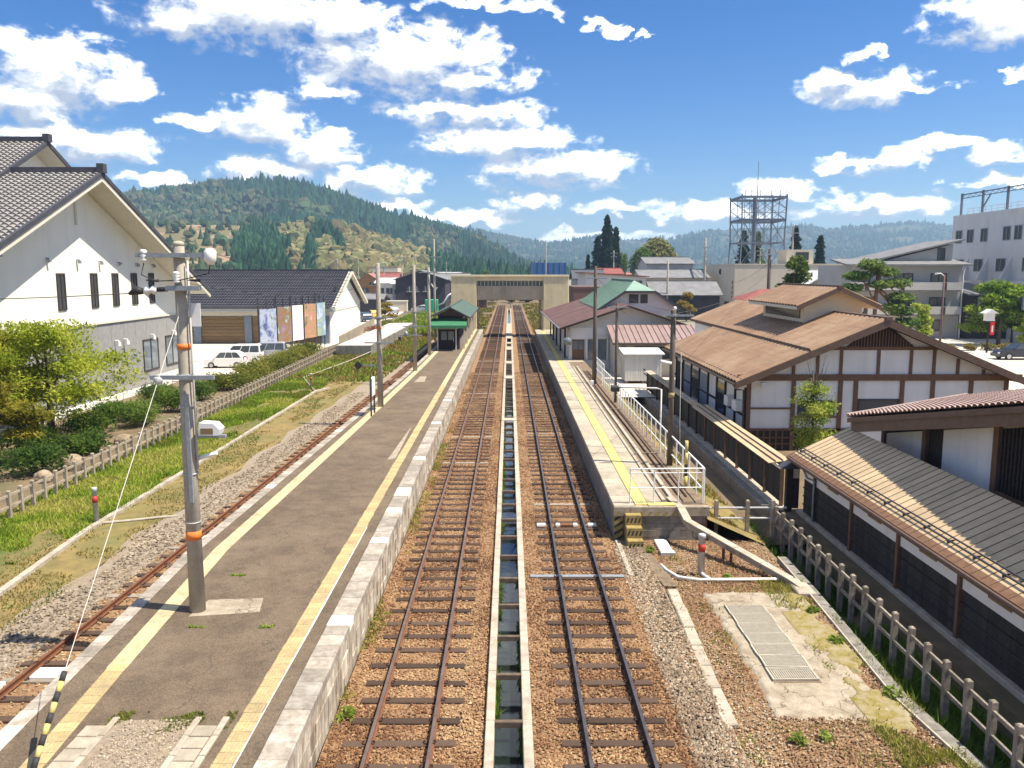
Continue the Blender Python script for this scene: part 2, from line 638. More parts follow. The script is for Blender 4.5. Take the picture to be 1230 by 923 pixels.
M('timber', (.20, .11, .065), (.145, .08, .048), 9, .8, .3, 40, st=(1, 1, .3))
M('dark_timber', (.045, .034, .03), (.028, .022, .02), 9, .85, .3, 50)
M('board_black', (.032, .029, .030), (.048, .043, .042), 12, .8, .3, 60, rnd=.25)
M('brown_roof', (.30, .185, .11), (.24, .146, .086), 1.6, .6, .15, 40, dirt=(.37, .265, .17), ds=.3, df=.9, streak=(.9, .5, (.17, .10, .065)))
M('roof_edge', (.15, .095, .07), (.11, .07, .05), 5, .6)
M('red_tile', (.37, .265, .235), (.285, .195, .17), 2.5, .6, .15, 40, dirt=(.46, .365, .32), ds=.9)
M('beige_roof', (.55, .42, .26), (.49, .375, .23), 2.0, .7, .1, 40, dirt=(.36, .27, .165), ds=.5, df=.7, rnd=.08)
M('green_roof', (.215, .335, .26), (.265, .38, .305), .8, .55, .1, 30, dirt=(.17, .25, .20), ds=.4)
M('dark_green_roof', (.06, .095, .075), (.085, .125, .10), 1, .6)
M('green_awning', (.045, .17, .085), (.06, .21, .11), 2, .5)
M('canopy_roof', (.145, .078, .066), (.10, .055, .048), 1.2, .6, .1, 30, dirt=(.20, .115, .09), ds=.5)
M('pink_roof', (.31, .22, .205), (.26, .185, .17), 1, .5, rnd=.08)
M('tower_ribbed', (.80, .70, .46), (.74, .64, .41), 1.2, .8, rnd=.05, dirt=(.66, .56, .38), ds=.6, df=.5)
M('bridge_panel', (.50, .42, .31), (.43, .36, .26), .8, .8, dirt=(.36, .30, .215), ds=.4, streak=(1.2, .5, (.24, .19, .13)))
M('glass', (.045, .055, .065), (.07, .08, .09), .5, .08, spec=.6)
M('glass_pale', (.20, .23, .25), (.14, .165, .18), .5, .1, spec=.6)
M('dark_frame', (.05, .038, .034), r=.6)
M('blue_tarp', (.02, .13, .46), (.03, .16, .5), 3, .6)
M('door_blue_grey', (.22, .27, .33), (.18, .22, .28), 3, .6)
M('brown_board', (.27, .185, .095), (.21, .14, .07), 6, .8, .2, 40, st=(.2, 1, 1), rnd=.12)
M('shed_metal', (.62, .61, .57), (.56, .55, .515), 1, .55, rnd=.05)
M('asphalt', (.22, .21, .205), (.175, .168, .16), 2, .95, .3, 80)
M('paving_pale', (.58, .53, .46), (.50, .46, .40), 1.0, .95, .2, 40)
M('car_white', (.80, .80, .79), r=.25, spec=.5)
M('car_dark', (.025, .028, .045), r=.2, spec=.5)
M('car_navy', (.03, .05, .10), r=.2, spec=.5)
M('car_silver', (.42, .44, .47), r=.25, metal=.3, spec=.5)
M('car_yellow', (.70, .50, .06), r=.25, spec=.5)
M('tyre', (.02, .02, .02), r=.8)
M('rim', (.5, .5, .5), r=.35, metal=.6)
M('lamp_red', (.5, .03, .02), r=.3)
M('lamp_clear', (.75, .76, .76), r=.2)
M('bark', (.10, .075, .055), (.065, .05, .038), 12, .95, .5, 30)
M('pine_bark', (.22, .115, .065), (.15, .08, .05), 9, .95, .5, 30)
M('leaf', (.1, .2, .05), attr=True, r=.6, trans=.55, spec=.15)
M('grass_blade', (.1, .2, .05), attr=True, r=.75, trans=.3, spec=.2)
M('forest', (.05, .1, .05), attr=True, r=.95, spec=.1)
M('hill_soil', (.10, .11, .05), attr=True, r=1, spec=.1)
M('rock', (.36, .28, .20), (.24, .18, .125), 4, .95, .8, 12, dirt=(.16, .13, .08), ds=1.5)
M('far_blue_sheet', (.03, .12, .31), (.04, .14, .35), 1, .6)
M('house_white', (.70, .68, .63), (.63, .61, .565), .5, .9)
M('house_cream', (.60, .53, .42), (.54, .48, .38), .5, .9)
M('house_brown', (.36, .19, .085), (.30, .155, .07), .6, .9)
M('house_dark', (.045, .04, .05), (.06, .055, .062), .6, .8)
M('house_grey', (.42, .42, .42), (.36, .36, .36), .5, .9)
M('house_plum', (.17, .105, .10), (.14, .085, .08), .5, .85)
M('roof_grey', (.21, .21, .215), (.15, .15, .155), .8, .7)
M('roof_red', (.27, .085, .07), (.22, .07, .058), .8, .7)
M('roof_rust', (.34, .17, .14), (.28, .14, .11), .8, .7)
M('roof_white', (.68, .68, .66), (.6, .6, .59), .8, .6)
M('hotel_wall', (.66, .655, .65), (.60, .595, .59), .4, .9, dirt=(.50, .50, .495), ds=.15, df=.5, streak=(.8, .4, (.42, .42, .42)))
M('flat_grey_wall', (.44, .435, .425), (.39, .385, .378), .5, .9)
M('balcony', (.50, .485, .45), (.45, .435, .405), .6, .9)
M('lattice_steel', (.17, .20, .25), (.13, .155, .20), 2, .6, metal=.3)
M('banner_red', (.66, .03, .05), r=.7)
M('tank_green', (.03, .42, .22), r=.5)
M('moss_olive', (.20, .165, .03), (.30, .24, .12), 6, 1, .9, 40, dirt=(.36, .31, .23), ds=2.2, df=.9)
M('water', (.006, .012, .016), (.010, .018, .012), 1.5, .05, .15, 5, spec=.5)

# ================================================================ the setting
def strip(name, pts_l, pts_r, z, mat, kind='structure', thick=0.0, parent=None):
    """sheet between two polylines of equal length"""
    b = MB()
    n = len(pts_l)
    vs = [(p[0], p[1], z if len(p) < 3 else p[2]) for p in pts_l] + [(p[0], p[1], z if len(p) < 3 else p[2]) for p in pts_r]
    b.add(vs, [(i, n + i, n + i + 1, i + 1) for i in range(n - 1)])
    o = b.build(name, mat, parent)
    if kind: o['kind'] = kind
    return o


def sheet(name, x0, x1, y0, y1, z, mat, kind='structure'):
    return strip(name, [(x0, y0), (x0, y1)], [(x1, y0), (x1, y1)], z, mat, kind)


def rough_sheet(name, x0, x1, y0, y1, z, mat, amp, fs, step, seed=1, edge=None):
    nx, ny = max(2, int((x1 - x0) / step) + 1), max(2, int((y1 - y0) / step) + 1)
    gx, gy = np.meshgrid(np.linspace(x0, x1, nx), np.linspace(y0, y1, ny))
    gz = z + amp * (fbm(gx * fs, gy * fs, seed, 3) - .5) * 2
    if edge is not None: gx, gy, gz = edge(gx, gy, gz)
    i = np.arange(nx * ny).reshape(ny, nx)
    F = np.stack([i[:-1, :-1], i[:-1, 1:], i[1:, 1:], i[1:, :-1]], -1).reshape(-1, 4)
    o = link(name, np_mesh(name, np.stack([gx, gy, gz], -1).reshape(-1, 3), F, mat, smooth=True))
    o['kind'] = 'structure'
    return o


# one ground sheet with its stepped profile, out to the hills
prof = [(-5200, -.06), (-60, -.06), (-18.75, -.06), (-18.45, -.26), (-12.3, -.27), (-9, -.32), (-3.0, -.32), (-.47, -.34), (-.46, -1.0), (.46, -1.0), (.47, -.34),
        (3.0, -.32), (8.20, -.32), (8.35, -.34), (8.55, -.62), (9.2, -.95), (9.84, -.95), (9.86, -.06), (60, -.06), (5200, -.06)]
ys = [-60, 9, 140, 260, 6600]
b = MB()
n = len(prof)
for yy in ys:
    fl = 0 if yy < 200 else 1
    for (x, z) in prof: b.v.append((x, yy, z if not fl else -.06))
for j in range(len(ys) - 1):
    for i in range(n - 1): b.f.append((j * n + i, j * n + i + 1, (j + 1) * n + i + 1, (j + 1) * n + i))
g = b.build('ground', 'earth')
g['kind'] = 'structure'
sheet('town_ground', -900, -22.6, 122, 1500, -.035, 'town_ground')
strip('town_ground', [(15, 112), (15, 1500)], [(900, 112), (900, 1500)], -.035, 'town_ground')

# ---------------------------------------------------------------- ballast
def bed(x0, x1, y0, y1, mat, z=-.185, seed=1, step=.22):
    return rough_sheet('ballast', x0, x1, y0, y1, z, mat, .035, 1.6, step, seed)


bed(-3.43, -.45, 9, 60, 'ballast_bed', seed=2)
bed(.45, 3.40, 9, 60, 'ballast_bed', seed=3)
sheet('ballast', -3.43, -.45, 60, 260, -.185, 'ballast_bed')
sheet('ballast', .45, 3.40, 60, 260, -.185, 'ballast_bed')
bed(3.39, 4.3, 9, 26.2, 'grey_bed', -.20, 4)


def x3(y):          # centre line of the siding
    return np.interp(y, [5, 16, 25, 40, 56, 87, 140], [-9.98, -9.88, -9.68, -9.36, -8.98, -8.5, -8.1])


def pe(y):          # outer edge of the island platform on the siding's side
    return np.interp(y, [5, 12, 22, 35, 47, 60, 80, 112], [-8.3, -8.42, -8.83, -8.5, -8.15, -7.85, -7.65, -7.5])


yy = list(np.arange(9, 141, 3.0))
strip('ballast', [(x3(y) - 1.15, y) for y in yy], [(x3(y) + 2.2, y) for y in yy], -.19, 'ballast_bed')
strip('siding_shoulder', [(x3(y) - 2.75 - .25 * math.sin(y), y, -.215) for y in yy], [(x3(y) - 1.12, y, -.187) for y in yy], -.2, 'grey_bed')
strip('moss_strip', [(-15.4 + .5 * math.sin(y * .9), y) for y in yy], [(x3(y) - 2.6, y, -.222) for y in yy], -.205, 'moss_ground')
strip('verge', [(-18.4, y) for y in yy], [(-14.6 + .4 * math.sin(y * .7), y) for y in yy], -.195, 'verge_ground')


# loose stones as one mesh per bed: jittered octahedra
OCT = np.array([[1, 0, 0], [-1, 0, 0], [0, 1, 0], [0, -1, 0], [0, 0, 1], [0, 0, -1]], float)
OCF = np.array([[0, 2, 4], [2, 1, 4], [1, 3, 4], [3, 0, 4], [2, 0, 5], [1, 2, 5], [3, 1, 5], [0, 3, 5]])


def stones(name, n, x0, x1, y0, y1, z, pal, size=(.022, .042), keep=None, label=None, power=1.0):
    x = rng.uniform(x0, x1, n)
    t = rng.uniform(0, 1, n) ** power
    y = y0 + (y1 - y0) * t
    if keep is not None:
        k = keep(x, y)
        x, y = x[k], y[k]
        n = len(x)
    s = rng.uniform(*size, n)
    th = rng.uniform(0, 6.28, n)
    J = OCT[None] * rng.uniform(.6, 1.25, (n, 6, 3)) + rng.uniform(-.25, .25, (n, 6, 3))
    J[..., 2] *= .75
    c, sn = np.cos(th)[:, None], np.sin(th)[:, None]
    V = np.stack([J[..., 0] * c - J[..., 1] * sn, J[..., 0] * sn + J[..., 1] * c, J[..., 2]], -1) * s[:, None, None]
    zz = z(x, y) if callable(z) else z
    V += np.stack([x, y, zz + rng.uniform(-.3, .5, n) * s], -1)[:, None]
    F = (OCF[None] + (np.arange(n) * 6)[:, None, None]).reshape(-1, 3)
    pal = np.array(pal)
    patch = fbm(x * .9, y * .6, 33, 3)
    ci = np.clip((patch - .5) * 1.7 + .45 + rng.normal(0, .30, n), 0, .999) * len(pal)
    C = pal[ci.astype(int)] * rng.uniform(.72, 1.25, (n, 1))
    o = link(name, np_mesh(name, V.reshape(-1, 3), F, 'stone', np.repeat(C, 6, 0)))
    return tag(o, label, 'gravel', kind='stuff')


RUST = [(.145, .071, .037), (.215, .111, .054), (.275, .147, .071), (.325, .19, .095), (.40, .27, .148)]
GREY = [(.21, .15, .10), (.28, .215, .15), (.34, .27, .19), (.42, .35, .26), (.27, .17, .095)]
def notrail(x, y):
    dy = np.abs((y - 11.3 + .38) % .76 - .38)
    on = (dy < .115) & (np.abs(np.abs(x) - 2.0) < 1.03)
    return (np.abs(np.abs(np.abs(x) - 2.0) - .565) > .06) & (~on | (rng.uniform(0, 1, x.shape) < .13))

stones('ballast_stones', 46000, -3.40, -.47, 11, 72, -.168, RUST, (.018, .038), notrail, 'rust brown ballast stones between the left main track and channel', 2.2)
stones('ballast_stones', 46000, .47, 3.38, 11, 72, -.168, RUST, (.018, .038), notrail, 'rust brown ballast stones under the right main track', 2.2)
stones('shoulder_stones', 9000, 3.3, 4.25, 11, 25.5, -.17, GREY, (.025, .05), None, 'pale grey loose stones beside the right main track', 1.3)
stones('siding_stones', 8000, -12.3, -10.4, 14, 60, -.185, [(.24, .19, .135), (.31, .25, .18), (.17, .135, .095), (.37, .305, .225)], (.03, .06), lambda x, y: x > x3(y) - 2.35 - .2 * np.sin(y), 'grey gravel shoulder beside the rusty siding', 1.7)
stones('siding_ballast', 7000, -11.2, -8.4, 12, 60, -.175, [(.30, .20, .11), (.36, .25, .14), (.24, .15, .08), (.40, .30, .18)], (.024, .045), lambda x, y: (x > x3(y) - 1.15) & (x < pe(y) - .02) & (np.abs(np.abs(x - x3(y)) - .565) > .06), 'tan ballast between the sleepers of the rusty siding', 1.7)

# ---------------------------------------------------------------- tracks
def rail_profile():
    return [(-.055, -.15), (.055, -.15), (.055, -.138), (.012, -.125), (.010, -.045), (.033, -.036), (.033, -.004), (.026, 0), (-.026, 0), (-.033, -.004), (-.033, -.036), (-.010, -.045), (-.012, -.125), (-.055, -.138)]


def rail(path, parent, mat, web):
    pr = rail_profile()
    n = len(pr)
    b = MB()
    for (x, y) in path:
        for (dx, z) in pr: b.v.append((x + dx, y, z))
    for j in range(len(path) - 1):
        for i in range(n):
            i2 = (i + 1) % n
            b.f.append((j * n + i, j * n + i2, (j + 1) * n + i2, (j + 1) * n + i))
    b.f.append(tuple(range(n)))
    o = b.build('rail', web, parent)
    o.data.materials.append(MAT[mat])
    for p in o.data.polygons:
        if p.normal.z > .5 and p.center.z > -.03: p.material_index = 1
    return o


def sleeper_mesh(mat, L=2.1, w=.2):
    b = MB().cbox(-L / 2, L / 2, -w / 2, w / 2, -.14, 0, .015)
    return b.mesh('sleeper', mat)


def clip_mesh():
    b = MB()
    for rx in (-.565, .565):
        for s in (-1, 1):
            b.box(rx + s * .07 - .03, rx + s * .07 + .03, -.06, .06, .0, .028)
            b.cyl(rx + s * .10, 0, .0, .055, .018, n=6)
    return b.mesh('rail_clips', 'rail_web')


S1, S2, CL = sleeper_mesh('sleeper_wood'), sleeper_mesh('sleeper_pale'), clip_mesh()


def track(label, xf, y0, y1, sp, mat, web, nclip, pale=.03, z=-.135):
    t = thing('railway_track', label, 'railway track', (0, 0, 0))
    ys = list(np.arange(y0, y1 + .1, 4.0))
    for s in (-1, 1):
        rail([(float(xf(y)) + s * .565, y) for y in ys], t, mat, web)
    y, k = y0 + .1, 0
    while y < y1 and k < 285:
        yj = y + rnd.uniform(-.025, .025)
        me = S2 if rnd.random() < pale else S1
        o = link('sleeper', me, t, (float(xf(y)) + rnd.uniform(-.04, .04), yj, z + rnd.uniform(-.012, .010)), (0, rnd.uniform(-.006, .006), rnd.uniform(-.015, .015)))
        if k < nclip: link('rail_clips', CL, o)['kind'] = 'stuff'
        y += sp
        k += 1
    return t


track('left main railway track with brown rails beside the island platform', lambda y: -2.0, 11.2, 226, .76, 'rail_head', 'rail_rust', 46)
track('right main railway track with dark rails beside the station platform', lambda y: 2.0, 11.2, 226, .76, 'rail_head_dark', 'rail_web', 46, .06)
track('rusty disused siding track on the grassy side of the island platform', x3, 11.2, 120, .78, 'rail_rust', 'rail_rust', 40, .10)
# white marker plates lying in the siding
for (x, y, w, l, lab) in ((-10.0, 17.0, .6, .45, 'white concrete plate lying between the rails of the siding, nearest one'), (-10.9, 16.4, .45, .4, 'small white plate outside the rusty siding rail at the left edge'),
                          (-9.75, 26.2, .6, .4, 'white concrete plate lying in the siding beside the big pole'), (-9.55, 29.5, .5, .35, 'farther white plate lying in the siding beyond the big pole')):
    tag(MB().cbox(x - w / 2, x + w / 2, y - l / 2, y + l / 2, -.19, -.08, .02).build('marker_plate', 'white_paint'), lab, 'plate', 'white plates in the siding')
# track crossing marker boards on the right track
t = thing('track_magnet', 'brown and white signalling box lying across the right main track', 'track device', (2.0, 27.6, -.15))
for x0, x1, mt in ((.95, 1.25, 'white_paint'), (1.6, 1.75, 'white_paint'), (2.2, 2.35, 'white_paint'), (2.7, 3.0, 'white_paint'), (1.76, 2.19, 'rail_rust')):
    MB().cbox(x0, x1, 27.5, 27.72, -.15, -.07, .02).build('housing', mt, t)
tag(MB().cbox(.6, 3.3, 22.75, 22.9, -.16, -.115, .01).build('cross_tie', 'steel_grey'), 'grey steel tie lying across the right main track', 'tie')

# ---------------------------------------------------------------- the water channel between the tracks
t = thing('drain_channel', 'concrete water channel running between the two main tracks', 'channel', (0, 10, 0))
b = MB()
y = 9.0
for side in (-1, 1):
    y = 9.0
    while y < 66:
        x0, x1 = (-.455, -.285) if side < 0 else (.255, .44)
        MB().cbox(x0, x1, y, y + 1.985, -1.0, -.06 + rnd.uniform(-.006, .006), .012).build('kerb', 'concrete_pale', t)
        y += 2.0
    MB().box(x0, x1, 66, 200, -1.0, -.06).build('kerb', 'concrete_pale', t)
strut = MB().cbox(-.2845, .2545, -.05, .05, -.12, 0, .01).mesh('strut', 'strut')
y = 11.2
while y < 105:
    link('strut', strut, t, (0, y - 10, -.075))
    y += 1.89
for (y0, y1) in ((47.5, 48.3), (66.8, 68.6), (78, 80), (92, 96), (100, 102), (108, 140)):
    MB().cbox(-.45, .44, y0, y1, -.058, -.02, .01).build('cover_slab', 'concrete_pale', t)
w = MB().quad((-.285, 9, -.52), (.255, 9, -.52), (.255, 200, -.52), (-.285, 200, -.52)).build('water', 'water')
w['kind'] = 'structure'

# ---------------------------------------------------------------- island platform (left)
Z = .95
ys = [5, 12, 17, 22, 28, 35, 41, 47, 60, 80, 112]
pl = MB()
pts = [(pe(y) + .32, y) for y in ys]
vs = [(x, y, -.4) for x, y in pts] + [(-3.955, y, -.4) for x, y in pts] + [(x, y, Z) for x, y in pts] + [(-3.955, y, Z) for x, y in pts]
n = len(pts)
fs = [(2 * n + i, 3 * n + i, 3 * n + i + 1, 2 * n + i + 1) for i in range(n - 1)]
fs += [(i, 2 * n + i, 2 * n + i + 1, i + 1) for i in range(n - 1)] + [(n + i, n + i + 1, 3 * n + i + 1, 3 * n + i) for i in range(n - 1)]
fs += [(0, n, 3 * n, 2 * n), (n - 1, 3 * n - 1, 4 * n - 1, 2 * n - 1)]
P1 = pl.add(vs, fs).build('platform', 'platform_asphalt')
P1['kind'] = 'structure'
# cap stones and wall stones facing the main track
cap = [MB().cbox(-.5, 0, -.245, .245, -.17, .012, .02).mesh('cap_stone', m) for m in ('cap_stone', 'white_paint')]
ws = [MB().cbox(-.2, 0, -.247, .247, -h, 0, .004).mesh('wall_stone', 'wall_stone') for h in (.38, .40, .40)]
y, k = 9.3, 0
white = {12: 1, 23: 1, 29: 1, 33: 1, 34: 1, 44: 1, 60: 1, 75: 1}
while y < 111:
    o = link('cap_stone', cap[1 if k - 4 in white else 0], P1, (-3.452, y, Z + rnd.uniform(-.004, .006)), (rnd.uniform(-.008, .008), 0, 0))
    if y < 60:
        z = Z - .172
        for j in range(3):
            link('wall_stone', ws[j], P1, (-3.50 + rnd.uniform(-.012, .014), y + (.0 if j % 2 else .001), z), (0, rnd.uniform(-.01, .01), 0))
            z -= (.38, .40, .40)[j] + .004
    y += .5
    k += 1
MB().box(-3.9, -3.5, 60, 111.5, -.4, Z - .18).build('retaining_wall', 'wall_stone', P1)
# edge stones on the siding side
y = 9.3
es = [MB().cbox(-.0, .32, -.245, .245, -.16, .010, .015).mesh('edge_stone', m) for m in ('cap_stone', 'white_paint')]
k = 0
while y < 100:
    a = math.atan2(pe(y + .25) - pe(y - .25), .5)
    wh = (12.2 < y < 13.0) or (28.6 < y < 29.2) or (39 < y < 39.6)
    link('edge_stone', es[1 if wh else 0], P1, (float(pe(y)), y, Z + rnd.uniform(-.004, .006)), (0, 0, -a))
    y += .5
strip('siding_wall', [(pe(y) + .03, y, -.4) for y in ys], [(pe(y) + .03, y, Z - .1) for y in ys], 0, 'wall_stone', None, parent=P1)
# tactile paving
def stud_tile(x0, x1, y0, y1, z0, z1, n, h, mat):
    b = MB()
    xs = [x0 + (x1 - x0) * i / (2 * n) for i in range(2 * n + 1)]
    ys_ = [y0 + (y1 - y0) * i / (2 * n) for i in range(2 * n + 1)]
    m = 2 * n + 1
    for j in range(m):
        for i in range(m): b.v.append((xs[i], ys_[j], z1 + (h if i % 2 and j % 2 else 0)))
    for j in range(m - 1):
        for i in range(m - 1): b.f.append((j * m + i, j * m + i + 1, (j + 1) * m + i + 1, (j + 1) * m + i))
    k = len(b.v)
    b.v += [(x0, y0, z0), (x1, y0, z0), (x1, y1, z0), (x0, y1, z0)]
    b.f += [tuple([k, k + 1] + [i for i in range(m - 1, -1, -1)]), tuple([k + 2, k + 3] + [(m - 1) * m + i for i in range(m)]),
            tuple([k + 3, k] + [j * m for j in range(m)]), tuple([k + 1, k + 2] + [j * m + m - 1 for j in range(m - 1, -1, -1)])]
    return b.mesh('tactile_tile', mat)


tt = stud_tile(-.163, .163, -.146, .146, -.02, .010, 5, .009, 'tile_yellow')
y, k = 10.0, 0
while y < 55:
    link('tactile_tile', tt, P1, (-4.435 + rnd.uniform(-.012, .012), y, Z), (0, 0, rnd.uniform(-.02, .02)))
    y += .3
strip('tactile_strip', [(-4.6, 54.9), (-4.6, 111)], [(-4.27, 54.9), (-4.27, 111)], Z + .012, 'yellow_line', None, parent=P1)
strip('white_edge_line', [(-4.268, 10), (-4.262, 14), (-4.266, 18), (-4.262, 24)], [(-4.232, 10), (-4.243, 14), (-4.225, 18), (-4.24, 24)], Z + .008, 'white_paint', None, parent=P1)


def lx(y):      # centre of the yellow strip on the siding side
    return np.interp(y, [5, 12, 15, 22, 35, 47, 68, 111], [-7.25, -7.36, -7.55, -7.92, -7.62, -7.38, -7.05, -6.85])


y = 10.0
while y < 15.2:
    a = math.atan2(lx(y + .2) - lx(y - .2), .4)
    link('tactile_tile', tt, P1, (float(lx(y)), y, Z), (0, 0, -a), (1.1, 1, 1))
    y += .3
yy = [15.1, 17, 19, 22, 26, 30, 35, 41, 47, 57, 68, 80]
strip('yellow_line', [(lx(y) - .2, y) for y in yy], [(lx(y) + .19, y) for y in yy], Z + .006, 'yellow_line', None, parent=P1)
# the broken end of the paving: gravel bed and rows of slabs
strip('gravel_bed', [(-6.72, 8.5), (-6.72, 13.2)], [(-5.28, 8.5), (-5.28, 13.25)], Z + .012, 'grey_bed', None, parent=P1)
stones('platform_gravel', 1600, -6.5, -5.3, 10.8, 13.2, Z + .015, [(.33, .27, .20), (.42, .36, .28), (.26, .2, .14)], (.012, .03), None, 'small pale gravel in the open end of the island platform paving')
sl = MB().cbox(-.17, .17, -.16, .16, -.05, .03, .012).mesh('paving_slab', 'slab_pale')
for (x0, n) in ((-6.93, 1), (-5.08, 1)):
    y = 10.1
    while y < 13.1:
        link('paving_slab', sl, P1, (x0 + rnd.uniform(-.015, .015), y, Z), (rnd.uniform(-.02, .02), 0, rnd.uniform(-.03, .03)))
        y += .345
ks = MB().cbox(-.055, .055, -.28, .28, -.05, .04, .012).mesh('kerb_stone', 'concrete_pale')
for x0 in (-6.70, -5.30, -4.83):
    y = 10.1
    while y < 13.2:
        link('kerb_stone', ks, P1, (x0, y, Z), (0, 0, rnd.uniform(-.01, .01)))
        y += .58
# pale cement patches in the asphalt
for (x0, x1, y0, y1) in ((-7.1, -5.6, 17.5, 18.55), (-4.95, -4.65, 33, 40), (-6.6, -5.9, 57, 60.5)):
    MB().quad((x0, y0, Z + .004), (x1, y0 + .25, Z + .004), (x1 - .15, y1, Z + .004), (x0 + .1, y1 - .1, Z + .004)).build('cement_patch', 'concrete', P1)
MB().box(-7.95, -7.45, 45.2, 46.0, Z + .002, Z + .014).build('drain_cover', 'hazard_black', P1)

# ---------------------------------------------------------------- station platform (right)
b = MB().box(3.47, 6.52, 26.42, 112, -.4, Z - .05)
P2 = b.build('platform', 'dirt_brown')
P2['kind'] = 'structure'
slb = {}
for nm, x0, x1, L, y0, y1 in (('edge_slab', 3.42, 4.13, 1.2, 26.3, 110), ('edge_slab', 4.56, 5.08, 1.2, 26.3, 70), ('edge_slab', 4.56, 6.4, 2.4, 70, 110)):
    me = MB().cbox(x0, x1 - .008, 0, L - .012, -.14, 0, .012).mesh(nm, 'slab_pale')
    y = y0
    while y < y1:
        link(nm, me, P2, (0, y, Z + rnd.uniform(-.004, .004)))
        y += L
tt2 = stud_tile(0, .40, 0, .295, -.12, .004, 5, .007, 'yellow_bright')
y, k = 26.42, 0
while y < 75:
    link('tactile_tile', tt2, P2, (4.145, y, Z))
    y += .30
strip('tactile_strip', [(4.145, 75), (4.145, 108)], [(4.545, 75), (4.545, 108)], Z + .006, 'yellow_bright', None, parent=P2)
MB().box(4.56, 5.45, 26.35, 26.62, Z - .1, Z + .012).build('tactile_strip', 'yellow_bright', P2)
# cable trough lids along the platform
for x0, w in ((5.10, .12), (5.42, .14)):
    y = 26.9
    me = MB().cbox(0, w, 0, .99, -.12, .03, .012).mesh('trough_lid', 'concrete_pale')
    while y < 66:
        link('trough_lid', me, P2, (x0, y, Z))
        y += 1.0
for y in (34.2, 45.6, 60):
    MB().box(3.43, 6.3, y, y + .05, Z - .02, Z + .018).build('crossing_cable', 'concrete', P2)
for x in (5.78, 6.02):
    MB().box(x, x + .05, 27.5, 64, Z - .05, Z - .0).build('pipe_run', 'rail_web', P2)
# face towards the track: one long course of panels
y = 26.44
me = MB().box(3.44, 3.60, 0, 1.985, -.4, Z - .145).mesh('wall_panel', 'concrete_grey')
while y < 108:
    link('wall_panel', me, P2, (rnd.uniform(-.006, .006), y, 0))
    y += 2.0
# end wall of concrete blocks
z, row = -.36, 0
bl = MB().cbox(0, .39, -.12, 0, 0, .23, .006).mesh('wall_block', 'concrete_grey')
while z < .55:
    x = 3.46 + (.2 if row % 2 else 0)
    while x < 6.2:
        link('wall_block', bl, P2, (x, 26.42 + rnd.uniform(-.006, .006), z))
        x += .397
    z += .237
    row += 1
MB().cbox(3.42, 6.55, 26.25, 26.45, .60, Z - .03, .02).build('end_cap', 'concrete', P2)
b = MB()
for k in range(8):       # hazard stripes on the end cap and corner
    x = 3.44 + k * .26
    b.quad((x, 26.246, .61), (x + .12, 26.246, .61), (x + .22, 26.246, .74), (x + .10, 26.246, .74))
b.build('hazard_stripe', 'hazard_yellow', P2)
MB().box(3.43, 3.74, 26.27, 26.42, -.36, .598).build('corner_post', 'hazard_yellow', P2)
b = MB()
for k in range(4):
    z = -.3 + k * .24
    b.quad((3.44, 26.266, z), (3.73, 26.266, z + .18), (3.73, 26.266, z + .28), (3.44, 26.266, z + .10))
b.build('hazard_stripe', 'hazard_black', P2)
t = thing('access_steps', 'three yellow and black striped steps up to the platform end', 'steps', (4.0, 25.8, -.3))
for k in range(3):
    z1 = -.3 + .34 * (k + 1)
    y0 = 25.42 + .28 * k
    MB().cbox(3.77, 4.28, y0, 26.24 if k == 2 else y0 + .28, -.32, z1, .02).build('step', 'hazard_yellow', t)
    b = MB()
    for j in range(4):
        x = 3.79 + j * .125
        b.quad((x, y0 - .004, z1 - .26), (x + .06, y0 - .004, z1 - .26), (x + .11, y0 - .004, z1 - .1), (x + .05, y0 - .004, z1 - .1))
    b.build('hazard_stripe', 'hazard_black', t)

# white railing along the ramp and across the end
def railing(label, pts, n_of, h=1.14, mid=(.56,), r=.028):
    t = thing('railing', label, 'railing', (*pts[0],))
    for (a, b_), n in zip(zip(pts, pts[1:]), n_of):
        a, b_ = Vector(a), Vector(b_)
        for hh in (h,) + tuple(mid):
            MB().tube([a + Vector((0, 0, hh)), b_ + Vector((0, 0, hh))], r if hh == h else r * .8, 8).build('rail', 'white_metal', t)
        for i in range(n + 1):
            p = a.lerp(b_, i / n)
            MB().tube([p, p + Vector((0, 0, h))], r * .9, 8).build('post', 'white_metal', t)
    return t


railing('white pipe railing running along the outer side of the right platform', [(6.45, 26.72, Z - .05), (6.42, 38, Z - .05), (6.3, 55.5, Z - .05)], [10, 18], 1.18, (.45,), .032)
railing('white pipe railing across the end of the right platform above the steps', [(3.98, 26.55, Z), (6.38, 26.62, Z)], [3], 1.16, (.52, 1.02), .024)
railing('white handrail frames by the station door at the far end of the ramp', [(6.6, 57, Z - .1), (6.6, 63.5, Z - .1)], [7], 1.3, (.45, .9), .03)
# sloping dirt bank beyond the railing down to the ditch
strip('bank', [(6.5, 26.2, .5), (6.5, 40, .7), (6.5, 66, .6)], [(8.35, 26.0, -.3), (8.1, 40, -.28), (8.2, 66, -.2)], 0, 'moss_ground')
strip('ditch_bed', [(8.3, 26.5), (8.1, 60)], [(9.9, 26.5), (9.9, 60)], -.45, 'earth')
strip('yard', [(6.3, 56), (6.3, 72)], [(14.5, 56), (14.5, 72)], .05, 'paving_pale')
t = thing('retaining_wall', 'grey concrete wall along the ditch below the black board fence', 'wall', (9.4, 27, -1))
y = 26.6
me = MB().cbox(9.30, 9.62, 0, 1.99, -1.0, .02, .02).mesh('wall_panel', 'concrete_grey')
while y < 60:
    link('wall_panel', me, t, (-9.4, y - 27, 1 + rnd.uniform(-.01, .01)))
    y += 2.0

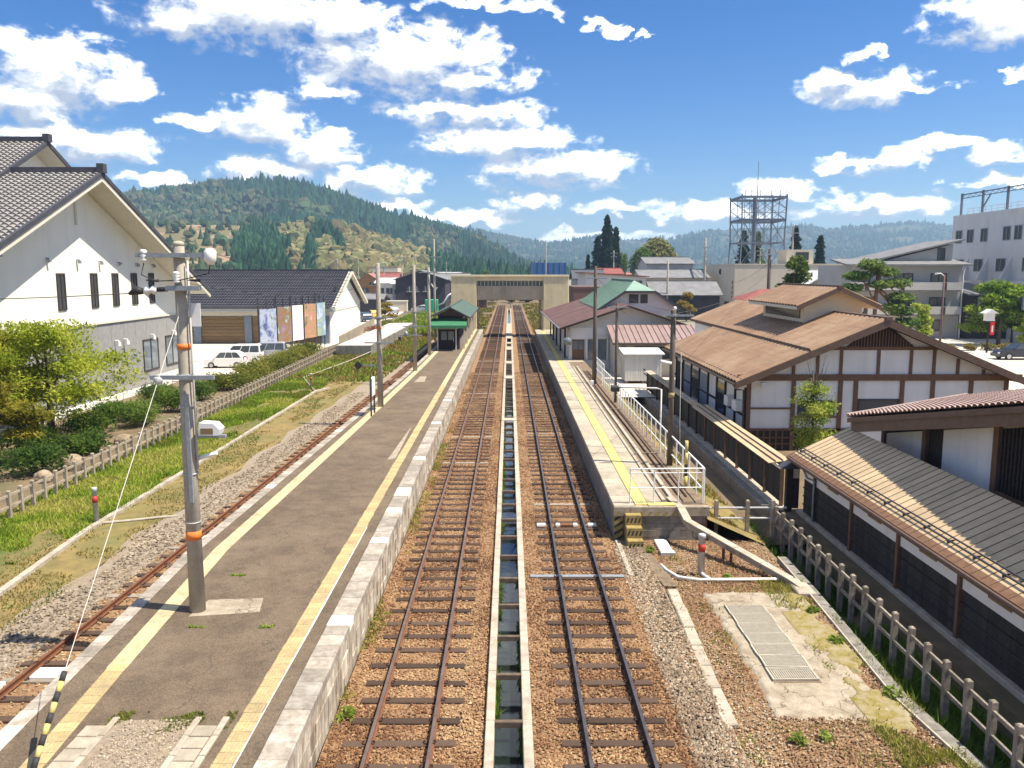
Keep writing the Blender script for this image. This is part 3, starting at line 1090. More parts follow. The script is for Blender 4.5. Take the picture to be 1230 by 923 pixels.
# ================================================================ shared builders
def tiled(name, p0, p1, p2, p3, nu, nv, amp, lift, mat, parent, k=6, pan=False):
    """tile or rib covered roof plane: p0-p1 along the eave, p3-p2 along the ridge; waves along the eave, steps up the slope"""
    p0, p1, p2, p3 = (np.array(p, float) for p in (p0, p1, p2, p3))
    nrm = np.cross(p1 - p0, p3 - p0)
    nrm /= np.linalg.norm(nrm)
    if nrm[2] < 0: nrm = -nrm
    U = np.linspace(0, 1, nu * k + 1)
    prof = np.abs(np.sin(np.pi * U * nu)) ** .8 * amp
    if pan: prof = np.clip(np.abs(np.sin(np.pi * U * nu)) * 1.6, 0, 1) * amp      # flat pans with narrow grooves between
    rows = []
    for j in range(nv):
        for v, l in ((j / nv, lift), ((j + 1) / nv, 0.0)):
            a = p0 + (p3 - p0) * v
            b = p1 + (p2 - p1) * v
            rows.append(a[None] + (b - a)[None] * U[:, None] + nrm[None] * (prof + l)[:, None])
    V = np.array(rows)
    m = V.shape[1]
    i = np.arange(V.shape[0] * m).reshape(V.shape[0], m)
    F = np.stack([i[:-1, :-1], i[:-1, 1:], i[1:, 1:], i[1:, :-1]], -1).reshape(-1, 4)
    V = V.reshape(-1, 3)
    if parent: V = V - np.array(wloc(parent))
    return link(name, np_mesh(name, V, F, mat), parent)


def slab(p0, p1, p2, p3, th):
    """thick plate hanging th below the quad"""
    return MB().prism([p0, p1, p2, p3], (0, 0, -th))


def window(parent, x0, x1, y, z0, z1, frame='dark_frame', pane='glass', nx=2, axis='y', d=-.05, sill=False):
    """framed window on a wall; axis 'y': wall facing -y at y; 'x': wall facing +x at x=y (x0..x1 are then y values); 'X': facing -x"""
    def box(a0, a1, e0, e1, c0, c1, nm, mt, par):
        b = MB()
        if axis == 'y': b.box(a0, a1, y + e0, y + e1, c0, c1)
        elif axis == 'x': b.box(y - e1, y - e0, a0, a1, c0, c1)
        else: b.box(y + e0, y + e1, a0, a1, c0, c1)
        return b.build(nm, mt, par)
    w = .05 * max(.5, (z1 - z0))
    b = MB()
    f = box(x0, x1, d - .02, .02, z1 - w, z1, 'window', frame, parent)
    box(x0, x1, d - .02, .02, z0, z0 + w, 'frame', frame, f)
    for i in range(nx + 1):
        x = x0 + (x1 - x0 - w) * i / nx
        box(x, x + w, d - .02 - .002, .02, z0 + w, z1 - w, 'frame', frame, f)
    for i in range(nx):
        a = x0 + (x1 - x0 - w) * i / nx + w
        box(a, x0 + (x1 - x0 - w) * (i + 1) / nx, -.03, -.01, z0 + w, z1 - w, 'pane', pane, f)
    return f


# foliage -----------------------------------------------------------------
def leaf_mesh(name, cen, size, cols, parent=None, mat='leaf', flat=.35, asp=1.6):
    """one quad per leaf clump; cen (n,3), size (n,), cols (n,3)"""
    n = len(cen)
    nr = rng.normal(0, 1, (n, 3))
    nr[:, 2] = np.abs(nr[:, 2]) + flat
    nr /= np.linalg.norm(nr, axis=1)[:, None]
    t = np.cross(nr, rng.normal(0, 1, (n, 3)))
    t /= np.linalg.norm(t, axis=1)[:, None] + 1e-9
    bt = np.cross(nr, t)
    s = np.asarray(size)[:, None]
    q = np.stack([cen - t * s * asp, cen - bt * s * .62 + nr * s * .12, cen + t * s * asp, cen + bt * s * .62 + nr * s * .12], 1)
    V = q.reshape(-1, 3)
    if parent is not None: V = V - np.array(wloc(parent))
    return link(name, np_mesh(name, V, np.arange(n * 4).reshape(n, 4), mat, np.repeat(cols, 4, 0)), parent)


def blob_points(blobs, n, hollow=.5):
    """points inside ellipsoids (cx,cy,cz,rx,ry,rz), denser to the outside"""
    w = np.array([b[3] * b[4] * b[5] for b in blobs]) ** .67
    idx = rng.choice(len(blobs), n, p=w / w.sum())
    B = np.array(blobs)[idx]
    d = rng.normal(0, 1, (n, 3))
    d /= np.linalg.norm(d, axis=1)[:, None]
    r = rng.uniform(hollow ** 2, 1, n) ** .5
    return B[:, :3] + d * r[:, None] * B[:, 3:] * rng.uniform(.85, 1.12, (n, 1))


def leaf_cols(n, pal, cen=None, seed=5, fs=1.2):
    pal = np.array(pal)
    base = rng.uniform(0, 1, n)
    if cen is not None: base = np.clip(fbm(cen[:, 0] * fs + cen[:, 2], cen[:, 1] * fs - cen[:, 2] * .7, seed, 2) * 1.8 - .4 + rng.normal(0, .18, n), 0, .999)
    i = base * (len(pal) - 1)
    k = np.clip(i.astype(int), 0, len(pal) - 2)
    f = (i - k)[:, None]
    return (pal[k] * (1 - f) + pal[k + 1] * f) * rng.uniform(.8, 1.2, (n, 1))


def broad_tree(name, label, loc, h, blobs, n, pal, size, cat='tree', trunk_r=.16, group=None, limbs=5, flat=.35, bark='bark', hollow=.45, trunk_h=.55):
    t = thing(name, label, cat, loc, group)
    x, y, z = loc
    lean = (rnd.uniform(-.2, .2), rnd.uniform(-.2, .2))
    top = Vector((x + lean[0], y + lean[1], z + h * trunk_h))
    tr = MB()
    tr.tube([(x, y, z - .1), (x + lean[0] * .3, y + lean[1] * .3, z + h * trunk_h * .4), top], [trunk_r * 1.25, trunk_r, trunk_r * .7], 8)
    o = tr.build('trunk', bark, t, True)
    for b_ in sorted(blobs, key=lambda q: -q[3])[:limbs]:
        e = Vector((x + b_[0], y + b_[1], z + b_[2]))
        s0 = Vector((x, y, z)).lerp(top, rnd.uniform(.55, .98))
        mid = s0.lerp(e, .5) + Vector((0, 0, .12 * h * rnd.uniform(-.3, .6)))
        MB().tube([s0, mid, e], [trunk_r * .55, trunk_r * .38, trunk_r * .12], 6).build('limb', bark, o, True)
    bl = [(x + b_[0], y + b_[1], z + b_[2], *b_[3:]) for b_ in blobs]
    c = blob_points(bl, n, hollow)
    cr = leaf_mesh('crown', c, rng.uniform(.6, 1.3, n) * size, leaf_cols(n, pal, c), t, flat=flat)
    return t


def shrub(label, loc, r, h, n, pal, size, name='shrub', cat='shrub', group=None):
    t = thing(name, label, cat, loc, group)
    x, y, z = loc
    bl = []
    for i in range(5):
        a = rnd.uniform(0, 6.28)
        d = rnd.uniform(0, .55) * r
        bl.append((x + d * math.cos(a), y + d * math.sin(a), z + h * rnd.uniform(.38, .62), r * rnd.uniform(.45, .7), r * rnd.uniform(.45, .7), h * rnd.uniform(.35, .5)))
    c = blob_points(bl, n, .3)
    c[:, 2] = np.maximum(c[:, 2], z + .02)
    leaf_mesh('foliage', c, rng.uniform(.6, 1.3, n) * size, leaf_cols(n, pal, c), t)
    b = MB()
    for i in range(4):
        a = 1.57 * i + .4
        MB().tube([(x + .05 * math.cos(a), y + .05 * math.sin(a), z - .05), (x + r * .4 * math.cos(a), y + r * .4 * math.sin(a), z + h * .6)], [.03, .012], 5).build('stem', 'bark', t)
    return t


def conifer(label, loc, h, r, n, pal, size, name='cedar_tree', cat='tree', base=.06, bulge=.9, group=None):
    t = thing(name, label, cat, loc, group)
    x, y, z = loc
    MB().tube([(x, y, z - .2), (x + rnd.uniform(-.1, .1), y, z + h * .5), (x, y, z + h * .98)], [h * .022, h * .014, h * .003], 7).build('trunk', 'bark', t, True)
    v = rng.uniform(0, 1, n) ** .8
    lay = np.floor(v * 16) / 16
    rad = r * ((1 - v) ** bulge * .95 + .05) * (1 - .45 * ((v * 11) % 1)) * (.6 + .75 * vnoise(lay * 40 + 3, rng.uniform(0, 1, n) * 0 + x, 4))
    a = rng.uniform(0, 6.283, n)
    rr = rad * rng.uniform(.1, 1, n) ** .5 * (.45 + 1.05 * vnoise(a * 1.6 + x, v * 12, 9))
    c = np.stack([x + rr * np.cos(a), y + rr * np.sin(a), z + h * (base + (1 - base) * v) - .25 * rr], -1)
    leaf_mesh('crown', c, rng.uniform(.6, 1.3, n) * size, leaf_cols(n, pal, c, fs=.7), t, flat=.2, asp=1.2)
    return t


# vehicles ------------------------------------------------------------------
def car(label, loc, rz, paint, kind='hatch', group=None, detail=True):
    t = thing('parked_car', label, 'car', loc, group, rz)
    # side profile along local x (front at -x), lower body and cabin as lofted sections
    if kind == 'hatch':
        L, W = 3.5, 1.5
        body = [(-1.72, .28), (-1.74, .55), (-1.62, .78), (-.95, .90), (1.55, .95), (1.72, .82), (1.74, .35), (1.66, .24), (-1.62, .22)]
        cab = [(-1.0, .88), (-.42, 1.42), (.0, 1.52), (1.05, 1.50), (1.45, 1.30), (1.66, .92)]
        wh, wr = (-1.12, 1.12), .28
    elif kind == 'van':
        L, W = 3.7, 1.55
        body = [(-1.82, .28), (-1.86, .62), (-1.70, .98), (-1.35, 1.06), (1.74, 1.06), (1.82, .9), (1.82, .34), (1.74, .24), (-1.7, .22)]
        cab = [(-1.42, 1.04), (-.95, 1.66), (-.6, 1.80), (1.45, 1.80), (1.66, 1.70), (1.76, 1.04)]
        wh, wr = (-1.18, 1.2), .28
    else:
        L, W = 4.6, 1.8
        body = [(-2.28, .36), (-2.30, .68), (-2.1, .92), (-1.05, 1.04), (2.0, 1.06), (2.24, .95), (2.28, .45), (2.15, .30), (-2.15, .28)]
        cab = [(-1.12, 1.02), (-.35, 1.52), (.1, 1.62), (1.55, 1.58), (1.95, 1.40), (2.18, 1.04)]
        wh, wr = (-1.42, 1.38), .35
    h = W / 2

    def loft(pts, w0, w1, nm, mt):
        b = MB()
        zs = [p[1] for p in pts]
        lo, hi = min(zs), max(zs)
        n = len(pts)
        for s in (-1, 1):
            for (x, z) in pts:
                f = (z - lo) / (hi - lo)
                b.v.append((x, s * (w0 + (w1 - w0) * f), z))
        b.f += [tuple(range(n)), tuple(range(n, 2 * n))[::-1]] + [(i, n + i, n + (i + 1) % n, (i + 1) % n) for i in range(n)]
        o = b.build(nm, mt, t, local=True)
        m = o.modifiers.new('bevel', 'BEVEL')
        m.width = .05
        m.segments = 2
        m.limit_method = 'ANGLE'
        m.angle_limit = R(20)
        return o
    loft(body, h - .02, h, 'body', paint)
    c = loft(cab, h - .02, h - .17, 'cabin', paint)
    # side windows and screens set just proud of the cabin
    z0, z1 = cab[0][1] + .06, max(p[1] for p in cab) - .10
    hi, lo = max(p[1] for p in cab), min(p[1] for p in cab)
    wat = lambda z: h - .02 + (-.15) * (z - lo) / (hi - lo) + .008

    def xat(z, front):
        seg = cab[:3] if front else cab[3:]
        for (xa, za), (xb, zb) in zip(seg, seg[1:]):
            if min(za, zb) <= z <= max(za, zb): return xa + (xb - xa) * (z - za) / (zb - za + 1e-9)
        return seg[-1][0] if front else seg[0][0]
    xf0, xf1, xr0, xr1 = xat(z0, 1) + .16, xat(z1, 1) + .10, xat(z0, 0) - .14, xat(z1, 0) - .10
    for s in (-1, 1):
        cuts = [0, .36, .68, 1]
        for a, b_ in zip(cuts, cuts[1:]):
            q = []
            for u, z in ((a, z0), (b_, z0), (b_, z1), (a, z1)):
                xa, xb = (xf0, xr0) if z == z0 else (xf1, xr1)
                u2 = u + (.012 if u == a and u > 0 else 0) - (.012 if u == b_ and u < 1 else 0)
                q.append((xa + (xb - xa) * u2, s * wat(z), z))
            MB().prism(q, (0, s * .006, 0)).build('side_window', 'glass', t, local=True)
    for front, nm in ((1, 'windscreen'), (0, 'rear_window')):
        xa, xb = xat(z0, front), xat(z1, front)
        e = -.02 if front else .02
        MB().prism([(xa + e, -h + .14, z0), (xa + e, h - .14, z0), (xb + e, h - .22, z1), (xb + e, -h + .22, z1)], (e * .4, 0, 0)).build(nm, 'glass', t, local=True)
    for x in wh:
        for s in (-1, 1):
            w = MB().tube([(x, s * (h - .17), wr), (x, s * (h + .012), wr)], wr, 16).build('wheel', 'tyre', t, local=True)
            MB().tube([(x, s * (h + .008), wr), (x, s * (h + .022), wr)], wr * .62, 12).build('rim', 'rim', w, local=True)
    xf = min(p[0] for p in body)
    xr = max(p[0] for p in body)
    for s in (-1, 1):
        MB().box(xf - .012, xf + .12, s * (h - .28) - .16, s * (h - .28) + .16, .60, .76).build('headlight', 'lamp_clear', t, local=True)
        MB().box(xr - .10, xr + .012, s * (h - .16) - .11, s * (h - .16) + .11, .66, .90).build('tail_light', 'lamp_red', t, local=True)
        MB().box(cab[0][0] + .15, cab[0][0] + .27, s * (h + .02) - .06, s * (h + .02) + .06, cab[0][1] + .03, cab[0][1] + .15).build('wing_mirror', paint, t, local=True)
    MB().box(xf - .02, xf + .1, -h + .1, h - .1, .30, .46).build('bumper', paint, t, local=True)
    return t


# poles -----------------------------------------------------------------------
def pole(label, x, y, z0, z1, r0, r1, mat='pole_concrete', arms=(), extras=None, name='utility_pole'):
    t = thing(name, label, 'pole', (x, y, z0))
    MB().lathe(x, y, [(r0, z0 - .05), ((r0 + r1) / 2, (z0 + z1) / 2), (r1, z1 - .02), (r1 * .7, z1 + .02)], 14).build('shaft', mat, t, True)
    for (dx0, dx1, z, th) in arms:
        a = MB().box(x + dx0, x + dx1, y - r0 - th, y - r0 - .002, z - th / 2, z + th / 2).build('crossarm', 'steel_grey', t)
        MB().lathe(x, y, [(r0 * .97 + .012, z - .05), (r0 * .97 + .012, z + .05)], 12).build('band', 'galvanised', a)
    return t


def insulator(parent, p, q, r=.06, n=3):
    p, q = Vector(p), Vector(q)
    pts, rs = [], []
    for i in range(n * 2 + 1):
        pts.append(p.lerp(q, i / (n * 2)))
        rs.append(r if i % 2 else r * .5)
    return MB().tube(pts, rs, 10).build('insulator', 'ceramic', parent, True)


def wire(label, p, q, sag=.3, r=.009, mat='wire', n=14):
    p, q = Vector(p), Vector(q)
    pts = []
    for i in range(n + 1):
        u = i / n
        a = p.lerp(q, u)
        a.z -= sag * 4 * u * (1 - u)
        pts.append(a)
    return tag(MB().tube(pts, r, 5).build('overhead_wire', mat), label, 'wire', 'overhead wires')


def post_fence(label, x0, y0, x1, y1, n, z, hgt=1.0, mat='concrete'):
    t = thing('concrete_fence', label, 'fence', (x0, y0, z))
    pm = MB().cbox(-.06, .06, -.06, .06, -.15, hgt, .025).mesh('post', mat)
    for i in range(n):
        u = i / (n - 1)
        link('post', pm, t, ((x1 - x0) * u + rnd.uniform(-.015, .015), (y1 - y0) * u, 0), (rnd.uniform(-.015, .015), rnd.uniform(-.02, .02), 0))
        if i < n - 1:
            for hh in (.42, .82):
                u2 = (i + 1) / (n - 1)
                MB().beam((x0 + (x1 - x0) * u, y0 + (y1 - y0) * u + .062, z + hh * hgt), (x0 + (x1 - x0) * u2, y0 + (y1 - y0) * u2 - .062, z + hh * hgt), .05, .085).build('rail', mat, t)
    return t

# ================================================================ left side
# --- white hall with the tiled gable
t = thing('white_hall', 'large white hall with grey tiled gable roof and grey lower wall behind the maples', 'building', (-29.5, 57.4, 0))
XW, YA, YB, YR, ZR, SL = -29.5, 39.6, 75.4, 57.4, 15.1, .43
zr = lambda y: ZR - SL * abs(y - YR)
b = MB().box(-58, XW - .08, YA, YB, -.2, 4.8)
b.build('lower_wall', 'grey_siding', t)
b = MB()
for i in range(18):
    y0 = YA + i * 2.0
    MB().box(XW - .078, XW - .05, y0 + .01, min(y0 + 1.98, YB), -.1, 4.78).build('siding_panel', 'grey_siding', t) if i > 3 else None
MB().box(-58, XW + .06, YA - .05, YB + .05, 4.8, 4.95).build('belt_course', 'soffit', t)
MB().prism([(XW, YA, 4.95), (XW, YB, 4.95), (XW, YB, zr(YB) - .25), (XW, YR, ZR - .25), (XW, YA, zr(YA) - .25)], (-28, 0, 0)).build('upper_wall', 'white_wall', t)
XV, EO = -27.5, 1.4
for s in (-1, 1):
    ye = YR + s * (YB - YR + EO)
    rf = tiled('roof', (XV, ye, zr(ye)), (-50, ye, zr(ye)), (-50, YR, ZR), (XV, YR, ZR), 46, 48, .13, .10, 'grey_tile', t, 4)
    MB().prism([(XV, ye, zr(ye) - .02), (XV, YR, ZR - .02), (XV, YR, ZR - .20), (XV, ye, zr(ye) - .20)], (-22, 0, 0)).build('soffit', 'soffit', t)
    MB().prism([(XV + .10, ye, zr(ye) + .16), (XV + .10, YR, ZR + .16), (XV + .10, YR, ZR - .16), (XV + .10, ye, zr(ye) - .16)], (-.45, 0, 0)).build('verge_trim', 'dark_trim', t)
    MB().prism([(XV + .02, ye, zr(ye) - .17), (XV + .02, YR, ZR - .17), (XV + .02, YR, ZR - .5), (XV + .02, ye, zr(ye) - .5)], (-.12, 0, 0)).build('barge_board', 'soffit', t)
MB().box(-50, XV + .1, YR - .22, YR + .22, ZR + .05, ZR + .42).build('ridge', 'dark_trim', t)
MB().box(XV - .2, XV + .25, YR - .28, YR + .28, ZR + .05, ZR + .66).build('ridge_end', 'dark_trim', t)
MB().box(XW, XW + .10, YR - .10, YR + .10, ZR - 3.4, ZR - .5).build('gable_bracket', 'soffit', t)
for y0, y1 in ((54.45, 55.5), (58.85, 59.85), (62.05, 63.05), (65.2, 66.2), (68.35, 69.35)):
    window(t, y0, y1, XW, 6.0, 8.45, axis='x', nx=2)
for y0, y1 in ((66.7, 69.6), (71.1, 73.9)):
    window(t, y0, y1, XW - .05, .5, 3.1, axis='x', nx=2, pane='glass_pale')
for y, z in ((53.5, 9.35), (57.2, 9.3), (60.3, 9.25), (63.2, 9.2), (66.2, 9.15), (69.2, 9.1), (48.3, 9.6)):
    MB().box(XW, XW + .22, y - .06, y + .06, z, z + .08).box(XW + .12, XW + .30, y - .10, y + .10, z - .2, z + .02).build('wall_lamp', 'steel_grey', t)
for y in (62.0, 63.4, 68.2, 72.6):
    MB().tube([(XW, y, 3.45), (XW + .25, y, 3.45), (XW + .3, y, 3.3)], .05, 6).tube([(XW + .3, y, 3.34), (XW + .3, y, 3.05)], [.09, .14], 10).build('spot_lamp', 'white_metal', t)
t = thing('white_hall', 'taller white hall with grey tiled roof rising at the left edge of the picture', 'building', (-34, 62, 0))
YR, ZR, XV, SL2 = 62.2, 17.85, -33.6, .5
zu = lambda y: ZR - SL2 * abs(y - YR)
MB().prism([(-35, 50, 8), (-35, 74.4, 8), (-35, 74.4, zu(74.4) - .25), (-35, YR, ZR - .25), (-35, 50, zu(50) - .25)], (-25, 0, 0)).build('wall', 'white_wall', t)
for s in (-1, 1):
    ye = YR + s * 7.6 if s < 0 else YR + 13.0
    tiled('roof', (XV, ye, zu(ye)), (-50, ye, zu(ye)), (-50, YR, ZR), (XV, YR, ZR), 36, 20, .13, .10, 'grey_tile', t, 4)
    MB().prism([(XV, ye, zu(ye) - .02), (XV, YR, ZR - .02), (XV, YR, ZR - .22), (XV, ye, zu(ye) - .22)], (-16, 0, 0)).build('soffit', 'soffit', t)
    MB().prism([(XV + .1, ye, zu(ye) + .16), (XV + .1, YR, ZR + .16), (XV + .1, YR, ZR - .18), (XV + .1, ye, zu(ye) - .18)], (-.4, 0, 0)).build('verge_trim', 'dark_trim', t)
MB().box(-50, XV + .1, YR - .22, YR + .22, ZR + .05, ZR + .42).build('ridge', 'dark_trim', t)
MB().box(XV - .2, XV + .25, YR - .28, YR + .28, ZR + .05, ZR + .62).build('ridge_end', 'dark_trim', t)

# --- long hall with the dark blue-grey roof
t = thing('long_hall', 'long white hall with dark blue grey tiled roof and brown boarded bays', 'building', (-30, 100, 0))
X0, X1, YF, YRR, ZE, ZRR = -62, -21.6, 100.2, 110.4, 4.55, 8.62
MB().prism([(X1, YF, -.2), (X1, 120.5, -.2), (X1, 120.5, 4.5), (X1, YRR, ZRR - .25), (X1, YF, ZE - .15)], (X0 - X1, 0, 0)).build('wall', 'white_wall', t)
tiled('roof', (X0, 99.0, ZE - .3), (X1 + .9, 99.0, ZE - .3), (X1 + .9, YRR, ZRR), (X0, YRR, ZRR), 118, 24, .06, .13, 'slate_tile', t, 2)
tiled('roof', (X0, 121.8, ZE - .3), (X1 + .9, 121.8, ZE - .3), (X1 + .9, YRR, ZRR), (X0, YRR, ZRR), 60, 12, .045, .09, 'slate_tile', t, 2)
MB().prism([(X1 + .95, 98.95, ZE - .22), (X1 + .95, YRR, ZRR + .1), (X1 + .95, YRR, ZRR - .25), (X1 + .95, 98.95, ZE - .55)], (-.5, 0, 0)).build('verge_trim', 'soffit', t)
MB().prism([(X1 + .95, 121.8, ZE - .22), (X1 + .95, YRR, ZRR + .1), (X1 + .95, YRR, ZRR - .25), (X1 + .95, 121.8, ZE - .55)], (-.5, 0, 0)).build('verge_trim', 'soffit', t)
MB().box(X0, X1 + .95, YRR - .2, YRR + .2, ZRR, ZRR + .3).build('ridge', 'dark_trim', t)
MB().box(X0, X1 + .6, 98.9, 99.05, ZE - .62, ZE - .36).build('gutter', 'steel_grey', t)
MB().box(X0, X1, 99.8, 100.18, 3.35, 4.2).build('fascia', 'soffit', t)
cols = [-43.4, -37.5, -31.4, -26.2, -22.1]
for x in cols:
    MB().box(x - .42, x + .42, 99.75, 100.15, -.1, 3.34).build('column', 'door_blue_grey', t)
for xa, xb in zip(cols, cols[1:]):
    for j in range(8):
        MB().box(xa + .43, xb - .43, 99.98, 100.1, .05 + j * .40, .05 + j * .40 + .37).build('wall_board', 'brown_board', t)
window(t, 103.5, 104.6, X1, 4.6, 6.8, axis='x', nx=1)
MB().box(X1, X1 + .05, YF + .02, 120.4, 3.75, 3.95).build('belt_course', 'soffit', t)
# yard in front of it, driveway and its white kerb
strip('parking_lot', [(-60, 68), (-60, 122)], [(-22.6, 68), (-19.4, 122)], -.02, 'paving_pale')
strip('parking_lot', [(-60, 122), (-60, 210)], [(-20.4, 122), (-24.0, 210)], -.018, 'paving_pale')
strip('driveway', [(-29.4, 36), (-29.4, 68.4)], [(-26.6, 36), (-26.4, 68.4)], -.03, 'asphalt')
t = thing('kerb_wall', 'low white kerb wall along the driveway behind the maples', 'kerb', (-26.5, 45, 0))
y = 40.0
me = MB().cbox(-.16, .16, 0, 1.98, -.1, .32, .02).mesh('kerb_block', 'white_paint')
while y < 68:
    link('kerb_block', me, t, (.0 + .015 * (y - 40) - .2, y - 45, 0))
    y += 2.0

# --- boundary fence and marker posts
post_fence('long concrete post and rail fence along the grass on the left', -17.75, 25.6, -18.75, 91.5, 86, -.2, 1.02)
def marker(label, x, y, z, h, r=.085):
    t = thing('marker_post', label, 'post', (x, y, z), 'red banded marker posts')
    MB().lathe(x, y, [(r, z - .1), (r, z + h * .9), (r * 1.12, z + h * .905), (r * 1.12, z + h * .985), (r * .9, z + h)], 14).build('shaft', 'galvanised', t, True)
    MB().lathe(x, y, [(r + .004, z + h * .58), (r + .004, z + h * .76)], 14).build('red_band', 'red_paint', t, True)
    return t


marker('grey marker post with red band standing in the grass beside the left fence', -14.46, 28.16, -.2, 1.28)
marker('distant grey marker post with red band in the grass beyond the big pole', -14.9, 61.8, -.2, 1.2)
marker('grey marker post with red band in the gravel below the right platform', 5.57, 23.1, -.2, 1.22, .1)
# pale cable trough through the grass
t = thing('cable_trough', 'pale concrete cable trough running through the grass on the left', 'cable trough', (-14.2, 20, -.2))
path = [(-13.55, 17), (-13.9, 21.7), (-14.3, 27), (-14.25, 34.5), (-14.2, 60.5), (-13.6, 62)]
L = 0
for (a, b_) in zip(path, path[1:]):
    a, b_ = Vector((*a, -.16)), Vector((*b_, -.16))
    m = max(1, int((b_ - a).length / 1.0))
    for i in range(m):
        p, q = a.lerp(b_, i / m), a.lerp(b_, (i + .985) / m)
        MB().beam(p, q, .2, .12).build('trough_lid', 'concrete_pale', t)
tag(MB().tube([(-14.46, 28.0, -.17), (-13.6, 28.3, -.18), (-12.4, 28.8, -.18), (-11.9, 29.0, -.2)], .05, 8).build('conduit_pipe', 'concrete_pale'), 'pale conduit pipe from the left marker post to the siding', 'pipe')
tag(MB().tube([(-14.2, 60, -.12), (-17, 68, -.1), (-15.5, 80, 0), (-14.6, 88, .2)], .05, 6).build('conduit_pipe', 'concrete_pale'), 'long pale pipe curving through the far grass to the loading platform', 'pipe')
# old loading platform
t = thing('loading_platform', 'old overgrown concrete loading platform at the far end of the left fence', 'platform', (-16.5, 88, 0))
MB().cbox(-18.3, -14.6, 87.4, 127, -.3, .85, .04).build('block', 'concrete_grey', t)
MB().box(-18.2, -14.7, 87.6, 126.8, .85, .86).build('surface', 'paving_pale', t)
t = thing('board_fence', 'weathered board fence along the far parking lot', 'fence', (-19.6, 97, 0))
for i in range(30):
    u = i / 29
    MB().cbox(-19.3 - 2.0 * u - .03, -19.3 - 2.0 * u + .03, 94 + 36 * u, 94 + 36 * u + 1.18, -.1, 1.35, .01).build('board', 'concrete', t)

# --- big concrete pole with crossarms
X, Y = -7.02, 17.85
t = pole('tall concrete pole with crossarms and insulators standing on the near platform', X, Y, Z, 9.08, .175, .115, arms=((-.82, .78, 8.86, .09), (-.22, .50, 8.17, .1), (-.66, .70, 6.27, .09)))
MB().lathe(X, Y, [(.118, 9.06), (.12, 9.12), (.06, 9.16)], 14).build('cap', 'concrete_pale', t, True)
MB().lathe(X, Y, [(.145, 6.86), (.145, 6.98)], 14).build('orange_band', 'orange_paint', t, True)
MB().lathe(X, Y, [(.1665, 2.62), (.1665, 2.82)], 14).build('orange_mark', 'orange_paint', t, True)
insulator(t, (X - .66, Y - .22, 8.98), (X - .66, Y - .22, 8.72), .085, 3)
MB().lathe(X + .74, Y - .22, [(.04, 8.66), (.12, 8.74), (.13, 8.94), (.06, 9.0)], 12).build('insulator_bell', 'ceramic', t, True)
insulator(t, (X + .01, Y - .24, 8.28), (X + .01, Y - .24, 8.52), .085, 4)
MB().tube([(X - .66, Y - .22, 8.7), (X - .72, Y - .24, 8.45), (X - .4, Y - .24, 8.32), (X + .1, Y - .24, 8.34), (X + .7, Y - .24, 8.48), (X + .74, Y - .22, 8.7)], .012, 6).build('jumper_cable', 'black_rubber', t, True)
for dx, r in ((-.5, .03), (.38, .03)):
    MB().tube([(X + dx - .13, Y - .24, 8.34), (X + dx + .13, Y - .24, 8.33)], [.012, .035], 8).build('cable_joint', 'black_rubber', t, True)
MB().tube([(X - 1.02, Y - .2, 8.05), (X - .86, Y - .2, 8.13), (X - .72, Y - .2, 8.1)], [.03, .1, .06], 8).build('strain_clamp', 'black_rubber', t, True)
insulator(t, (X - .70, Y - .2, 8.1), (X - .42, Y - .2, 8.14), .10, 2)
MB().tube([(X - .42, Y - .2, 8.14), (X - .2, Y - .2, 8.15)], .05, 8).build('strain_clamp', 'black_rubber', t, True)
MB().cbox(X + .02, X + .10, Y - .19, Y - .13, 3.5, 5.9, .01).build('cable_guard', 'steel_grey', t)
MB().tube([(X + .19, Y - .05, 8.75), (X + .2, Y - .08, 6.4), (X + .19, Y - .05, 4.2)], .022, 6).build('down_cable', 'guy_wire', t, True)
ar = MB().box(X + .16, X + .82, Y - .06, Y + .06, 4.92, 4.98).build('lamp_bracket', 'steel_grey', t)
MB().prism([(X + .28, Y - .17, 4.99), (X + .70, Y - .17, 4.99), (X + .74, Y - .17, 5.12), (X + .62, Y - .17, 5.25), (X + .30, Y - .17, 5.27)], (0, .34, 0)).build('floodlight', 'white_metal', ar)
MB().box(X + .33, X + .60, Y - .18, Y - .172, 5.02, 5.15).build('floodlight_glass', 'brown_board', ar)
MB().tube([(X + .17, Y, 4.45), (X + .62, Y - .05, 4.58)], [.05, .04], 8).build('tube_lamp', 'white_metal', t, True)
MB().box(X + .21, X + .40, Y - .02, Y, 7.35, 7.85).build('number_plate', 'white_metal', t)
for z in (5.6, 4.1, 3.0):
    MB().lathe(X, Y, [(.172, z), (.172, z + .03)], 12).build('strap', 'galvanised', t, True)
for k in range(7):
    s = -1 if k % 2 else 1
    MB().tube([(X + s * .14, Y, 7.0 - k * .0 - k * .45 + .5), (X + s * .30, Y, 7.0 - k * .45 + .5)], .009, 5).build('step_bolt', 'galvanised', t)
t = thing('guy_wire', 'guy wire of the tall pole with black and yellow striped sleeve', 'guy wire', (-7.1, 11.5, Z))
a, b_ = Vector((-7.02, 17.7, 7.62)), Vector((-7.12, 11.35, Z))
MB().tube([a, b_], .008, 6).build('wire', 'guy_wire', t)
m = a.lerp(b_, .19)
d = (b_ - a).normalized()
MB().tube([m - d * .08, m - d * .02, m + d * .02, m + d * .1], [.02, .10, .09, .02], 10).build('guy_insulator', 'galvanised', t, True)
for k in range(10):
    p = a.lerp(b_, .815) + d * (.16 * k)
    MB().tube([p, p + d * .158], .045, 10).build('sleeve_band', 'hazard_black' if k % 2 == 0 else 'yellow_bright', t, True)
